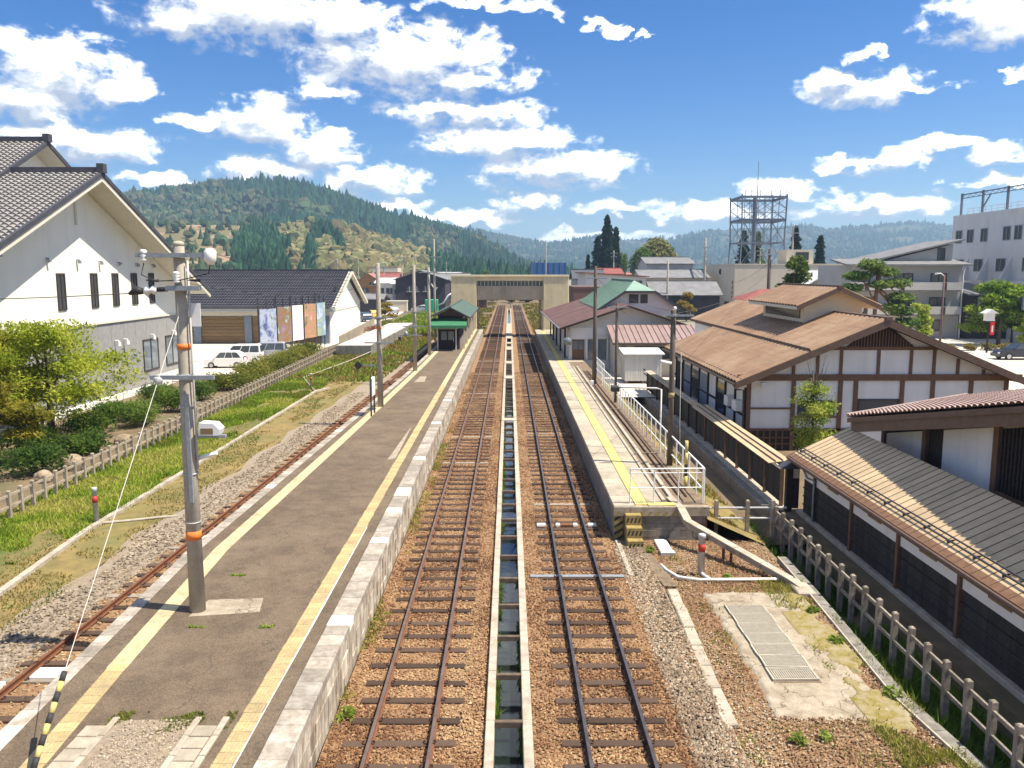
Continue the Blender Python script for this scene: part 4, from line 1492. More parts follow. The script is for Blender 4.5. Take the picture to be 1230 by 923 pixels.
# --- the other platform poles
t = pole('slim concrete pole beside the platform name board', -7.3, 46.5, Z, 9.0, .17, .115, arms=((-.85, .95, 6.0, .07), (-.8, .8, 4.6, .07)))
MB().box(-8.5, -7.3, 46.4, 46.46, 3.28, 3.34).build('sign_arm', 'steel_grey', t)
MB().prism([(-8.5, 46.36, 3.05), (-8.24, 46.36, 3.31), (-8.5, 46.36, 3.57), (-8.76, 46.36, 3.31)], (0, .04, 0)).build('diamond_sign', 'hazard_black', t)
MB().lathe(-7.3, 46.5, [(.152, 5.35), (.152, 5.5)], 12).build('orange_band', 'orange_paint', t, True)
t = pole('third platform pole carrying a small loudspeaker bracket', -7.28, 63.8, Z, 9.05, .165, .11, arms=((-.8, .8, 5.5, .07), (-.9, .9, 4.4, .07), (-1.2, .6, 3.7, .08)))
MB().lathe(-7.9, 63.5, [(.05, 3.6), (.16, 3.75), (.16, 3.95), (.05, 4.05)], 10).build('loudspeaker', 'steel_grey', t, True)
MB().cbox(-8.5, -8.3, 63.4, 63.6, 3.35, 3.62, .02).build('junction_box', 'hazard_black', t)
pole('fourth platform pole just in front of the waiting shelter', -7.35, 76.3, Z, 8.95, .17, .115, arms=((-.9, .9, 8.5, .08),))
pole('pale pole with angled brackets behind the waiting shelter roof', -9.3, 104, 0, 12.6, .17, .11, arms=((-.3, 2.2, 8.6, .1), (-.9, .9, 10.4, .1)))
# platform name board (blank from this side)
t = thing('name_board', 'white station name board on two black posts at the platform edge', 'sign', (-7.35, 43.6, Z))
for y in (43.2, 44.25):
    MB().cbox(-7.33, -7.25, y, y + .07, Z, 3.05, .01).build('post', 'dark_trim', t)
MB().cbox(-7.36, -7.22, 43.28, 44.24, 2.0, 2.95, .01).build('board', 'white_metal', t)

# --- billboards along the car park
def billboard(label, p, q, z0, z1, mat):
    t = thing('billboard', label, 'billboard', (p[0], p[1], 0))
    d = (Vector(q) - Vector(p))
    n = d.normalized()
    nn = Vector((n.y, -n.x))
    pts = [(p[0], p[1], z0), (q[0], q[1], z0), (q[0], q[1], z1), (p[0], p[1], z1)]
    MB().prism(pts, (nn.x * -.08, nn.y * -.08, 0)).build('panel', mat, t)
    for u in (.0, .5, 1.0):
        a = Vector(p).lerp(Vector(q), u)
        a -= nn * .16
        MB().cbox(a.x - .07, a.x + .07, a.y - .07, a.y + .07, -.1, z1 + .9 + .25 * (u == .0), .01).build('post', 'dark_trim', t)
    return t


def picture_mat(name, cols_, s, seed):
    mt = bpy.data.materials.new(name)
    MAT[name] = mt
    mt.use_nodes = True
    N, L = mt.node_tree.nodes, mt.node_tree.links
    g_ = N.new('ShaderNodeNewGeometry')
    mp = N.new('ShaderNodeMapping')
    mp.inputs['Location'].default_value = (seed, seed * 2.3, seed)
    L.new(g_.outputs['Position'], mp.inputs[0])
    n_ = N.new('ShaderNodeTexNoise')
    n_.inputs['Scale'].default_value = s
    n_.inputs['Detail'].default_value = 9
    n_.inputs['Roughness'].default_value = .7
    n_.inputs['Distortion'].default_value = .4
    L.new(mp.outputs[0], n_.inputs['Vector'])
    cr = N.new('ShaderNodeValToRGB')
    cr.color_ramp.interpolation = 'B_SPLINE'
    e = cr.color_ramp.elements
    while len(e) < len(cols_): e.new(.5)
    for i, c in enumerate(cols_):
        e[i].position = .36 + .28 * i / (len(cols_) - 1)
        e[i].color = (*c, 1)
    L.new(n_.outputs['Fac'], cr.inputs[0])
    L.new(cr.outputs[0], N['Principled BSDF'].inputs['Base Color'])
    N['Principled BSDF'].inputs['Roughness'].default_value = .5


picture_mat('print_winter', [(.06, .08, .20), (.22, .28, .45), (.55, .6, .68), (.10, .13, .12)], .9, 3)
picture_mat('print_festival', [(.5, .55, .6), (.06, .12, .03), (.42, .16, .03), (.10, .18, .35), (.6, .28, .06)], .8, 9)
picture_mat('print_street', [(.6, .58, .5), (.42, .09, .03), (.5, .4, .22), (.08, .06, .05)], 1.1, 17)
picture_mat('print_river', [(.65, .66, .66), (.10, .28, .55), (.45, .46, .10), (.35, .5, .7)], .7, 23)
bb = [((-25.4, 84.6), (-24.55, 87.6), .95, 4.75, 'print_winter', 'billboard with a cold blue printed scene nearest the parked cars'), ((-24.5, 87.9), (-23.75, 90.6), 1.0, 4.85, 'print_festival', 'billboard with orange and green printed scene beside the blue one'),
      ((-23.7, 90.9), (-23.1, 93.1), 1.05, 4.9, 'white_metal', 'plain white billboard in the middle of the row'), ((-23.0, 93.4), (-22.35, 96.2), 1.1, 4.95, 'print_street', 'billboard with red and cream printed scene right of the white one'),
      ((-22.3, 96.4), (-21.75, 98.3), 1.15, 5.0, 'print_river', 'billboard with pale blue and yellow printed scene at the row\'s right end')]
for p, q, z0, z1, mt, lab in bb: billboard(lab, p, q, z0, z1, mt)
# --- parked cars on the left
car('small white hatchback parked nearest in the left car park', (-25.6, 74.6, -.02), R(4), 'car_white', 'hatch')
car('white box van parked behind the white hatchback', (-25.2, 78.2, -.02), R(6), 'car_white', 'van')
car('silver grey van parked beside the first billboard', (-23.6, 80.8, -.02), R(8), 'car_silver', 'van')
car('dark blue car parked at the corner of the long white hall', (-25.6, 146, -.02), R(-60), 'car_navy', 'suv')
car('yellow car parked in the far left car park', (-25.6, 156, -.02), R(-65), 'car_yellow', 'hatch')
car('white car parked beside the yellow car', (-25.0, 163, -.02), R(-62), 'car_white', 'suv')
car('silver car parked beyond the white car in the far car park', (-24.2, 171, -.02), R(-65), 'car_silver', 'suv')
car('white car parked in front of the black boarded house', (-18.6, 178, -.02), R(-20), 'car_white', 'suv')

# --- waiting shelter on the island platform
t = thing('waiting_shelter', 'brown waiting shelter with dark green gabled roof on the island platform', 'shelter', (-5.8, 82, Z))
XA, XB, Y0, Y1, XR = -7.0, -4.95, 81.6, 101, -5.75
MB().box(XA, XB, Y0, Y1, Z, 4.3).build('wall', 'dark_timber', t)
MB().prism([(XA - .3, Y0 - .02, 4.3), (XB + .9, Y0 - .02, 4.3), (XR, Y0 - .02, 5.0)], (0, .1, 0)).build('gable', 'canopy_roof', t)
for xe, ze in ((-7.85, 4.22), (-3.75, 4.18)):
    tiled('roof', (xe, 80.6, ze), (xe, 102.5, ze), (XR, 102.5, 5.2), (XR, 80.6, 5.2), 50, 1, .03, .0, 'dark_green_roof', t, 4)
    slab((xe, 80.6, ze - .01), (xe, 102.5, ze - .01), (XR, 102.5, 5.19), (XR, 80.6, 5.19), .14).build('roof_edge', 'dark_trim', t)
MB().box(XR - .1, XR + .1, 80.6, 102.5, 5.16, 5.26).build('ridge_cap', 'dark_green_roof', t)
MB().prism([(-7.6, 79.5, 3.35), (-4.1, 79.5, 3.35), (-4.1, 81.55, 3.95), (-7.6, 81.55, 3.95)], (0, 0, .08)).build('awning', 'green_awning', t)
MB().box(-7.6, -4.1, 79.44, 79.5, 3.18, 3.46).build('awning_valance', 'green_awning', t)
for x in (-7.0, -5.2):
    MB().cbox(x - .06, x + .06, 81.0, 81.12, Z, 3.6, .01).build('post', 'shed_metal', t)
MB().box(XA + .1, XB - .12, Y0 - .05, Y0 - .005, 2.95, 3.6).build('lintel_panel', 'bridge_panel', t)
d = MB().box(-6.85, -5.4, Y0 - .06, Y0 - .004, Z, 2.93).build('door', 'dark_timber', t)
for x in (-6.7, -6.0):
    MB().box(x, x + .55, Y0 - .075, Y0 - .062, 1.9, 2.75).build('door_pane', 'glass_pale', d)
MB().box(-5.5, -5.46, Y0 - .085, Y0 - .063, 1.7, 2.1).build('door_handle', 'white_metal', d)
MB().box(XB, XB + .06, Y0 + .8, Y1, Z + .02, 2.1).build('side_panel', 'concrete_grey', t)
for y in (82.4, 88.5, 95, 101):
    MB().cbox(-4.55, -4.40, y, y + .16, Z, 4.2, .01).build('post', 'cream_wall', t)

# ================================================================ right side
# --- half-timbered hall with the brown roof
t = thing('timbered_hall', 'white plastered timber framed hall with large brown ribbed gable roof', 'building', (17.7, 39.4, 0))
XL, XRW, YF, YB = 11.45, 24.0, 39.4, 66.0
XR_, ZR_, S_ = 17.72, 6.22, .412
zz = lambda x: ZR_ - S_ * abs(x - XR_)
MB().prism([(XL, YF, -.1), (XRW, YF, -.1), (XRW, YF, zz(XRW) - .2), (XR_, YF, ZR_ - .2), (XL, YF, zz(XL) - .2)], (0, 56.6 - YF, 0)).build('wall', 'plaster', t)
MB().prism([(14.4, 56.6, -.1), (XRW, 56.6, -.1), (XRW, 56.6, zz(XRW) - .2), (XR_, 56.6, ZR_ - .2), (14.4, 56.6, zz(14.4) - .2)], (0, 7.6, 0)).build('wall', 'plaster', t)
# left roof: lower tier and upper tier with a step between them
XS = 14.27
tiled('roof', (10.72, 38.6, zz(10.72)), (10.72, 57.0, zz(10.72)), (XS, 57.0, zz(XS)), (XS, 38.6, zz(XS)), 33, 9, .13, .004, 'brown_roof', t, 8, True)
tiled('roof', (XS - .12, 38.6, zz(XS - .12) + .10), (XS - .12, 64.6, zz(XS - .12) + .10), (XR_, 64.6, ZR_ + .08), (XR_, 38.6, ZR_ + .08), 46, 9, .13, .004, 'brown_roof', t, 8, True)
tiled('roof', (24.75, 38.6, zz(24.75)), (24.75, 66, zz(24.75)), (XR_, 66, ZR_ + .05), (XR_, 38.6, ZR_ + .05), 88, 18, .035, .025, 'brown_roof', t, 2)
MB().box(XS - .2, XS - .06, 38.7, 64.5, zz(XS) - .02, zz(XS) + .16).build('snow_guard', 'roof_edge', t)
gd = MB().box(10.9, 10.98, 38.7, 56.9, zz(10.95) + .04, zz(10.95) + .13).build('snow_guard', 'roof_edge', t)
for x0, x1 in ((10.68, XR_), (24.8, XR_)):
    MB().prism([(x0, 38.58, zz(x0) + .07), (x1, 38.58, ZR_ + .12), (x1, 38.58, ZR_ - .24), (x0, 38.58, zz(x0) - .26)], (0, .16, 0)).build('barge_board', 'roof_edge', t)
    MB().prism([(x0, 38.74, zz(x0) - .02), (x1, 38.74, ZR_ - .02), (x1, 38.74, ZR_ - .12), (x0, 38.74, zz(x0) - .12)], (0, 27 if x0 > 20 else 18, 0)).build('soffit', 'timber', t)
MB().box(XR_ - .14, XR_ + .14, 38.55, 45.0, ZR_ + .06, ZR_ + .22).build('ridge_cap', 'roof_edge', t)
MB().tube([(10.62, 38.6, zz(10.7) - .06), (10.62, 57, zz(10.7) - .06)], .06, 8).build('gutter', 'roof_edge', t)
MB().tube([(10.64, 39.0, zz(10.7) - .1), (10.9, 39.25, 2.95), (11.25, 39.35, 2.9), (11.32, 39.36, .1)], .04, 8).build('downpipe', 'dark_trim', t)
# timber frame on the gable
fy0, fy1 = YF - .07, YF - .004
MB().box(10.95, 24.6, fy0 - .04, fy1, 3.36, 3.66).build('tie_beam', 'timber', t)
MB().box(15.4, 20.5, fy0 - .02, fy1, 4.83, 4.99).build('collar_beam', 'timber', t)
for x in (11.52, 13.67, 15.92, 16.66, 18.89, 20.36, 22.2, 23.9):
    MB().box(x - .1, x + .1, fy0, fy1, -.05, 3.36).build('post', 'timber', t)
for x in (13.62, 14.77, 15.89, 17.68, 19.24, 20.35, 21.5, 22.76):
    top = min(zz(x) - .26, 4.83 if 15.4 < x < 20.5 else 9)
    if top > 3.75: MB().box(x - .07, x + .07, fy0, fy1, 3.66, top).build('stud', 'timber', t)
MB().box(11.62, 13.57, fy0, fy1, 1.97, 2.05).build('mid_rail', 'timber', t)
MB().box(13.77, 15.82, fy0, fy1, 1.55, 1.63).build('mid_rail', 'timber', t)
MB().box(11.62, 20.3, fy0, fy1, .92, 1.03).build('sill_beam', 'timber', t)
MB().prism([(16.1, fy1 - .05, 4.99), (19.35, fy1 - .05, 4.99), (18.4, fy1 - .05, 5.74), (XR_, fy1 - .05, 6.02), (17.04, fy1 - .05, 5.74)], (0, .048, 0)).build('gable_vent', 'dark_timber', t)
for k in range(22):
    x = 16.2 + k * .143
    h = min((x - 16.05), (19.4 - x)) * .62
    if h > .06: MB().box(x, x + .05, fy1 - .09, fy1 - .055, 4.995, 4.99 + h).build('vent_slat', 'timber', t)
window(t, 16.8, 18.78, YF, 1.2, 2.46, nx=1, pane='glass', d=-.03)
window(t, 13.9, 15.7, YF, 1.66, 2.4, nx=2, d=-.03)
MB().box(11.62, 16.5, fy1 - .03, fy1 - .001, -.05, .92).build('wainscot', 'dark_timber', t)
for k in range(16):
    x = 11.68 + k * .3
    if not 13.5 < x + .06 < 13.85 and not 15.8 < x < 16.05: MB().box(x, x + .07, fy1 - .06, fy1 - .032, 0, .9).build('lattice_bar', 'timber', t)
for z in (.25, .55):
    MB().box(11.63, 13.55, fy1 - .085, fy1 - .062, z, z + .06).build('lattice_rail', 'timber', t)
MB().cbox(12.05, 12.25, YF - .3, YF - .1, 3.08, 3.3, .02).build('floodlight', 'white_metal', t)
# side wall towards the tracks: posts, sheds, tarpaulin
for y in (39.5, 41.3, 43.2, 45.0, 47.0, 49.2, 51.4, 53.8, 56.0):
    MB().box(XL - .1, XL - .004, y - .06, y + .06, 0, 3.0).build('side_post', 'dark_timber', t)
MB().box(XL - .08, XL - .003, 39.5, 58, 1.55, 1.65).build('side_rail', 'dark_timber', t)
for y0, y1, mt in ((43.4, 44.8, 'glass'), (47.2, 49.0, 'door_blue_grey'), (49.4, 51.2, 'glass'), (51.6, 53.6, 'door_blue_grey'), (54, 55.8, 'dark_timber')):
    MB().box(XL - .06, XL - .005, y0, y1, .1 if mt != 'glass' else .9, 2.6).build('side_door', mt, t)
for y in (40.1, 41.6):
    MB().cbox(XL - .35, XL - .006, y, y + .7, 1.75, 2.25, .03).build('air_conditioner', 'white_metal', t)
tag(MB().prism([(10.72, 43.0, 0), (11.25, 43.0, 0), (11.25, 43.0, 1.0), (10.9, 43.0, 1.05)], (0, 2.2, 0)).build('blue_tarpaulin', 'blue_tarp'), 'blue tarpaulin covered stack against the timbered hall\'s side wall', 'tarpaulin')
# cupola
c = MB().prism([(16.12, 45.4, 5.1), (19.32, 45.4, 5.1), (19.32, 45.4, 6.85), (XR_, 45.4, 7.5), (16.12, 45.4, 6.85)], (0, 7.2, 0)).build('cupola', 'cream_wall', t)
for xe in (15.45, 19.99):
    zc_ = 7.68 - .44 * abs(xe - XR_)
    tiled('cupola_roof', (xe, 44.5, zc_), (xe, 53.6, zc_), (XR_, 53.6, 7.68), (XR_, 44.5, 7.68), 18, 5, .11, .004, 'brown_roof', c, 8, True)
    MB().prism([(xe, 44.5, zc_ - .01), (XR_, 44.5, 7.67), (XR_, 44.5, 7.52), (xe, 44.5, zc_ - .16)], (0, 9.1, 0)).build('cupola_soffit', 'soffit', c)
    MB().prism([(xe, 44.42, zc_ + .06), (XR_, 44.42, 7.76), (XR_, 44.42, 7.50), (xe, 44.42, zc_ - .2)], (0, .12, 0)).build('cupola_verge', 'roof_edge', c)
MB().box(XR_ - .12, XR_ + .12, 44.4, 53.6, 7.68, 7.82).build('cupola_ridge', 'roof_edge', c)
MB().box(16.06, 16.115, 45.9, 52.0, 5.98, 6.62).build('cupola_window', 'glass', c)

# --- black board fence with sheet-metal coping
t = thing('board_fence', 'black board fence with beige metal coping between ditch and timbered hall', 'fence', (10, 30, 0))
y = 29.6
bo = MB().box(0, .03, 0, .19, .10, 1.30).mesh('board', 'board_black')
k = 0
while y < 59.4:
    MB().cbox(9.94, 10.06, y - .05, y + .05, -.05, 1.40, .01).build('post', 'timber' if k < 7 else 'dark_timber', t)
    for j in range(9):
        if y + .06 + j * .205 < 59.4: link('board', bo, t, (.0 + rnd.uniform(-.006, .006), y + .06 + j * .205 - 30, 0))
    MB().box(10.035, 10.07, y + .051, y + 1.92, .4, .48).box(10.035, 10.07, y + .051, y + 1.92, 1.0, 1.08).build('rail', 'dark_timber', t)
    MB().box(9.985, 10.012, y + .052, y + 1.92, 1.305, 1.42).build('top_panel', 'plaster' if k < 7 else 'dark_timber', t)
    y += 1.98
    k += 1
MB().cbox(9.68, 10.16, 29.3, 60, -.95, -.02, .02).build('footing', 'concrete_pale', t)
for i in range(3):
    x0 = 9.72 + i * .27
    y = 30.4
    MB().prism([(x0, 30.3, 1.42 + i * .035), (x0 + .262, 30.3, 1.455 + i * .035), (x0 + .262, 30.3, 1.475 + i * .035), (x0, 30.3, 1.44 + i * .035)], (0, 13.2, 0)).build('coping_sheet', 'beige_roof', t)
    if i: MB().box(x0 - .022, x0 + .012, 30.32, 43.48, 1.45 + i * .035, 1.485 + i * .035).build('coping_seam', 'roof_edge', t)
for i in range(8):
    y0 = 43.55 + i * 2.0
    MB().prism([(9.82, y0, 1.42), (10.28, y0, 1.46), (10.28, y0, 1.485), (9.82, y0, 1.445)], (0, 1.98, 0)).build('coping_sheet', 'concrete_pale' if i % 2 else 'beige_roof', t)
strip('alley', [(10.2, 43), (10.2, 60)], [(11.4, 43), (11.4, 60)], .02, 'asphalt')
# --- little gate post roof between the fence and the lean-to
t = thing('gate_post', 'dark gate post with tiny roof where fence and lean-to meet', 'gate post', (10.1, 29.2, 0))
MB().cbox(9.98, 10.2, 29.0, 29.22, -.1, 1.55, .01).build('post', 'dark_timber', t)
MB().prism([(9.75, 28.85, 1.55), (10.45, 28.85, 1.55), (10.1, 28.85, 1.78)], (0, .55, 0)).build('cap', 'dark_trim', t)
MB().box(10.2, 10.45, 29.05, 29.12, .05, 1.15).build('side_board', 'board_black', t)
MB().box(10.2, 10.45, 29.05, 29.12, 1.16, 1.5).build('side_panel', 'cream_wall', t)

# --- lean-to with the long beige sheet roof
t = thing('lean_to', 'long low lean-to with beige seamed roof and black boarded wall', 'building', (10.45, 20, 0))
ex, ez, tx, tz = 9.98, 2.02, 12.05, 3.02
pm = MB().prism([(ex, 0, ez), (ex, .342, ez), (tx, .342, tz), (tx, 0, tz)], (0, 0, .03)).mesh('roof_panel', 'beige_roof', (10.45, 0, 0))
sm = MB().prism([(ex, 0, ez + .03), (ex, .016, ez + .03), (tx, .016, tz + .03), (tx, 0, tz + .03)], (0, 0, .014)).mesh('roof_seam', 'roof_edge', (10.45, 0, 0))
y = 10.6
while y < 28.6:
    link('roof_panel', pm, t, (0, y - 20, 0))
    link('roof_seam', sm, t, (0, y + .33 - 20, 0))
    y += .345
ye = y
MB().prism([(ex - .03, 10.5, ez - .16), (ex - .03, 10.5, ez + .02), (tx, 10.5, tz - .01), (tx, 10.5, tz - .18)], (0, ye - 10.5 + .05, 0)).build('roof_deck', 'timber', t)
for x in (10.30, 10.42):
    z = ez + (x - ex) * .483 + .10
    MB().tube([(x, 10.6, z), (x, ye, z)], .022, 6).build('snow_rail', 'dark_trim', t)
y = 11
while y < ye:
    MB().box(10.26, 10.46, y, y + .03, ez + .19, ez + .27).build('snow_bracket', 'dark_trim', t)
    y += 1.1
MB().tube([(ex - .06, 10.5, ez - .05), (ex - .06, ye, ez - .05)], .055, 8).build('gutter', 'roof_edge', t)
MB().tube([(ex - .05, 27.35, ez - .1), (10.1, 27.35, 1.6), (10.33, 27.35, 1.5), (10.34, 27.35, 0)], .035, 8).build('downpipe', 'steel_grey', t)
MB().cbox(10.30, 10.62, 10.5, 28.9, -.9, .08, .02).build('footing', 'concrete_pale', t)
MB().box(10.48, 10.56, 10.5, 28.6, .08, 2.0).build('wall', 'dark_timber', t)
posts = [12.2, 15.25, 18.3, 21.35, 24.4, 27.45]
for y in posts:
    MB().cbox(10.36, 10.50, y - .06, y + .06, .08, 1.98, .01).build('post', 'timber', t)
bay = posts + [28.6]
for a, b_ in zip([10.5] + posts, bay):
    MB().box(10.43, 10.478, a + .065, b_ - .065, 1.28, 1.90).build('white_panel', 'plaster', t)
    m = (a + b_) / 2
    if b_ - a > 2: MB().cbox(10.405, 10.428, m - .42, m + .42, 1.50, 1.60, .003).build('vent_slot', 'brown_board', t)
    y = a + .07
    while y < b_ - .25:
        MB().box(10.44 + rnd.uniform(-.006, .006), 10.474, y, y + .20, .09, 1.27).build('board', 'board_black', t)
        y += .207
    for z in (.35, .65, .95):
        MB().box(10.40, 10.432, a + .065, b_ - .065, z, z + .035).build('batten', 'board_black', t)

# --- tiled hall at the right edge
t = thing('tiled_hall', 'dark hall with reddish tiled roof and white wall panels at the right edge', 'building', (13, 22, 0))
A, B_, C_ = (11.9, 28.7, 3.45), (12.4, 19.3, 5.45), (12.75, 12.6, 6.88)
rz = lambda x, y: 3.45 + .17 * (x - 11.9) - .20 * (y - 28.7)
D_ = (17.5, 12.6, rz(17.5, 12.6)); E_ = (16.2, 28.9, rz(16.2, 28.9))
C_ = (12.75, 12.6, rz(12.75, 12.6)); B2 = (12.35, 19.3, rz(12.35, 19.3))
tiled('roof', A, C_, D_, E_, 66, 18, .07, .05, 'red_tile', t, 4)
off = lambda p, d: (p[0], p[1], p[2] + d)
slab(off(A, -.03), off(C_, -.03), off(D_, -.03), off(E_, -.03), .16).build('roof_deck', 'roof_edge', t)
MB().beam(off((12.05, 28.5, A[2]), -.32), off((12.85, 12.7, C_[2]), -.34), .14, .34).build('eave_beam', 'roof_edge', t)
MB().beam(off(A, .07), off(E_, .07), .16, .12).build('hip_tile', 'red_tile', t)
WX = 13.0
zt = lambda y: 3.0 + (28 - y) * .22
MB().prism([(WX + .06, 12, -.1), (WX + .06, 28.2, -.1), (WX + .06, 28.2, zt(28.2) + .3), (WX + .06, 12, zt(12) + .9)], (6, 0, 0)).build('wall', 'dark_timber', t)
y = 28.0
while y > 21.7:
    y0 = y - .92
    if not 25.0 < y < 25.4:
        MB().prism([(WX, y0 + .01, 2.3), (WX, y, 2.3), (WX, y, zt(y) + .02), (WX, y0 + .01, zt(y0) + .02)], (.05, 0, 0)).build('wall_panel', 'plaster', t)
    y = y0
for y in (25.35, 21.6, 28.15):
    MB().box(WX - .06, WX + .05, y - .12, y + .12, 0, zt(y) + .1).build('post', 'timber', t)
MB().box(WX - .03, WX + .05, 12, 28, 2.12, 2.3).build('sill_beam', 'timber', t)
y = 21.4
while y > 13:
    MB().box(WX - .04, WX + .02, y - .06, y, 2.75, zt(y) - .02).build('lattice_bar', 'dark_timber', t)
    y -= .16
MB().box(WX - .05, WX + .03, 12.8, 21.45, 2.62, 2.74).build('lattice_sill', 'timber', t)
MB().box(WX + .03, WX + .058, 12.8, 21.45, 2.74, 5).build('lattice_back', 'bridge_panel', t)

# --- near concrete fence, kerbs and pads on the right
post_fence('weathered concrete post and rail fence in the right foreground', 8.82, 12.6, 8.95, 26.9, 19, -.42, 1.18, 'concrete_old')
t = thing('pipe_rail', 'low pipe rail on concrete posts joining platform end and right fence', 'railing', (7.2, 27.2, -.3))
for x in (6.95, 8.0, 8.85):
    MB().cbox(x - .06, x + .06, 26.9, 27.02, -.5, .95, .03).build('post', 'concrete', t)
for z in (.32, .68):
    MB().tube([(6.4, 26.95, z), (9.3, 26.95, z)], .035, 8).build('rail', 'galvanised', t)
t = thing('kerb', 'line of grey kerb blocks along the near right fence', 'kerb', (8.2, 18, -.3))
pth = [(8.42, 24.5), (8.36, 22), (8.1, 16), (8.34, 13.5), (8.5, 11)]
for a, b_ in zip(pth, pth[1:]):
    a, b_ = Vector((*a, -.24)), Vector((*b_, -.24))
    m = max(1, round((b_ - a).length / .6))
    for i in range(m):
        MB().beam(a.lerp(b_, i / m), a.lerp(b_, (i + .975) / m), .24, .16).build('kerb_block', 'concrete_grey', t)
    MB().beam(a + Vector((-.16, 0, .01)), b_ + Vector((-.16, 0, .01)), .045, .16).build('trim_strip', 'concrete_pale', t)
t = thing('kerb', 'short line of pale kerb blocks in the gravel beside the right track', 'kerb', (4.4, 19, -.3))
kb = MB().cbox(-.15, .15, -.24, .24, -.1, .0, .03).mesh('kerb_block', 'concrete_pale')
for i in range(14):
    y = 15.2 + i * .5
    link('kerb_block', kb, t, (4.28 + .017 * i + rnd.uniform(-.01, .01) - 4.4, y - 19, .3 - .155 + rnd.uniform(-.02, .02)), (rnd.uniform(-.03, .03), 0, rnd.uniform(-.04, .04)))
strip('footpath', [(4.32, 22.1), (4.0, 25.4)], [(4.72, 22.1), (4.36, 25.4)], -.165, 'dirt_brown')
rough_sheet('gravel_yard', 4.0, 8.1, 9, 26.35, -.235, 'ballast_bed', .03, 1.2, .25, 8)
stones('yard_gravel', 26000, 4.0, 8.1, 11, 26.2, -.205, [(.22, .125, .07), (.29, .18, .10), (.36, .26, .16), (.42, .34, .24)], (.016, .034),
       lambda x, y: ~((x > 5.3) & (x < 7.7) & (y > 15.4) & (y < 21.6) & (rng.uniform(0, 1, x.shape) < .96)), 'brown gravel of the small yard below the right platform', 1.35)
# broken concrete pad around the gratings
def pad_edge(gx, gy, gz):
    u = (gx - 5.1) / 2.7
    d = np.minimum(np.minimum(gx - 5.1, 7.8 - gx), np.minimum(gy - 15.1, 21.9 - gy))
    gz = np.where(d < .35 * fbm(gx * 2, gy * 2, 5, 3) + .03, -.30, gz)
    return gx, gy, gz


rough_sheet('concrete_pad', 5.1, 7.8, 15.1, 21.9, -.185, 'concrete', .012, 2.5, .07, 12, pad_edge)
bars = MB()
for i in range(20):
    x = -.465 + i * .93 / 19
    bars.box(x - .011, x + .011, -.25, .25, -.03, .012)
for i in range(5):
    y = -.24 + i * .12
    bars.box(-.48, .48, y - .005, y + .005, -.03, .006)
gm = bars.mesh('bars', 'grate_steel')
fm = MB().box(-.5, .5, -.28, -.255, -.03, .016).box(-.5, .5, .255, .28, -.03, .016).box(-.5, -.475, -.255, .255, -.03, .016).box(.475, .5, -.255, .255, -.03, .016).mesh('frame', 'grate_steel')
words_ = ('nearest', 'second nearest', 'third', 'fourth', 'fifth', 'sixth', 'farthest')
for i in range(7):
    y = 17.0 + i * .575
    t = thing('drain_grating', f'steel drain grating in the concrete pad, {words_[i]} of the row of seven', 'grating', (6.15 + .02 * (i % 2), y, -.145), 'steel gratings in the yard')
    t.rotation_euler = (rnd.uniform(-.012, .012), rnd.uniform(-.015, .015), rnd.uniform(-.02, .02))
    f = link('frame', fm, t)
    link('bars', gm, f)['kind'] = 'stuff'
MB().box(5.66, 6.68, 16.65, 20.85, -.21, -.178).build('grating_pit', 'dirt_brown')['kind'] = 'structure'
# sloping cable trough from the platform end
t = thing('cable_trough', 'white concrete cable trough sloping down from the right platform end', 'cable trough', (6.5, 24, 0))
pth = [(5.42, 27.2, Z + .02), (5.6, 26.2, Z - .05), (5.72, 25.7, .62), (7.95, 22.35, -.06), (8.15, 21.9, -.14)]
for a, b_ in zip(pth, pth[1:]):
    a, b_ = Vector(a), Vector(b_)
    m = max(1, round((b_ - a).length / 1.0))
    for i in range(m):
        p, q = a.lerp(b_, i / m), a.lerp(b_, (i + .985) / m)
        MB().beam(p, q, .26, .05).build('trough_lid', 'concrete_pale', t)
        MB().beam(p - Vector((0, 0, .1)), q - Vector((0, 0, .1)), .2, .15).build('trough_body', 'concrete', t)
for x, y in ((6.55, 24.4), (6.72, 24.15)):
    MB().cyl(x, y, -.35, .28, .045).build('support_post', 'rail_rust', t)
MB().cbox(7.85, 8.35, 21.5, 22.3, -.3, -.12, .03).build('pit_lid', 'concrete_pale', t)
tag(MB().tube([(4.55, 23.9, -.2), (4.62, 23.3, -.15), (4.85, 22.75, -.15), (5.4, 22.55, -.15), (8.0, 22.6, -.15)], .05, 8).build('conduit_pipe', 'white_paint', smooth=True), 'white conduit pipe bending round the gravel below the right platform', 'pipe')
tag(MB().tube([(5.57, 23.05, -.14), (5.62, 22.85, -.15), (5.72, 22.6, -.15)], .05, 8).build('conduit_pipe', 'white_paint', smooth=True), 'short white conduit stub at the foot of the right marker post', 'pipe')
t = thing('pit_cover', 'white pit cover with grey plate at the foot of the platform end wall', 'cover', (4.95, 25.4, -.2))
MB().cbox(4.72, 5.12, 25.0, 26.1, -.3, -.12, .02).build('slab', 'white_paint', t)
MB().cbox(4.70, 5.16, 24.75, 25.0, -.3, -.10, .02).build('plate', 'galvanised', t)
tag(MB().cbox(3.44, 3.60, 22.9, 26.1, -.22, -.14, .02).build('cable_duct', 'concrete_pale'), 'narrow concrete duct beside the right track at the platform corner', 'duct')

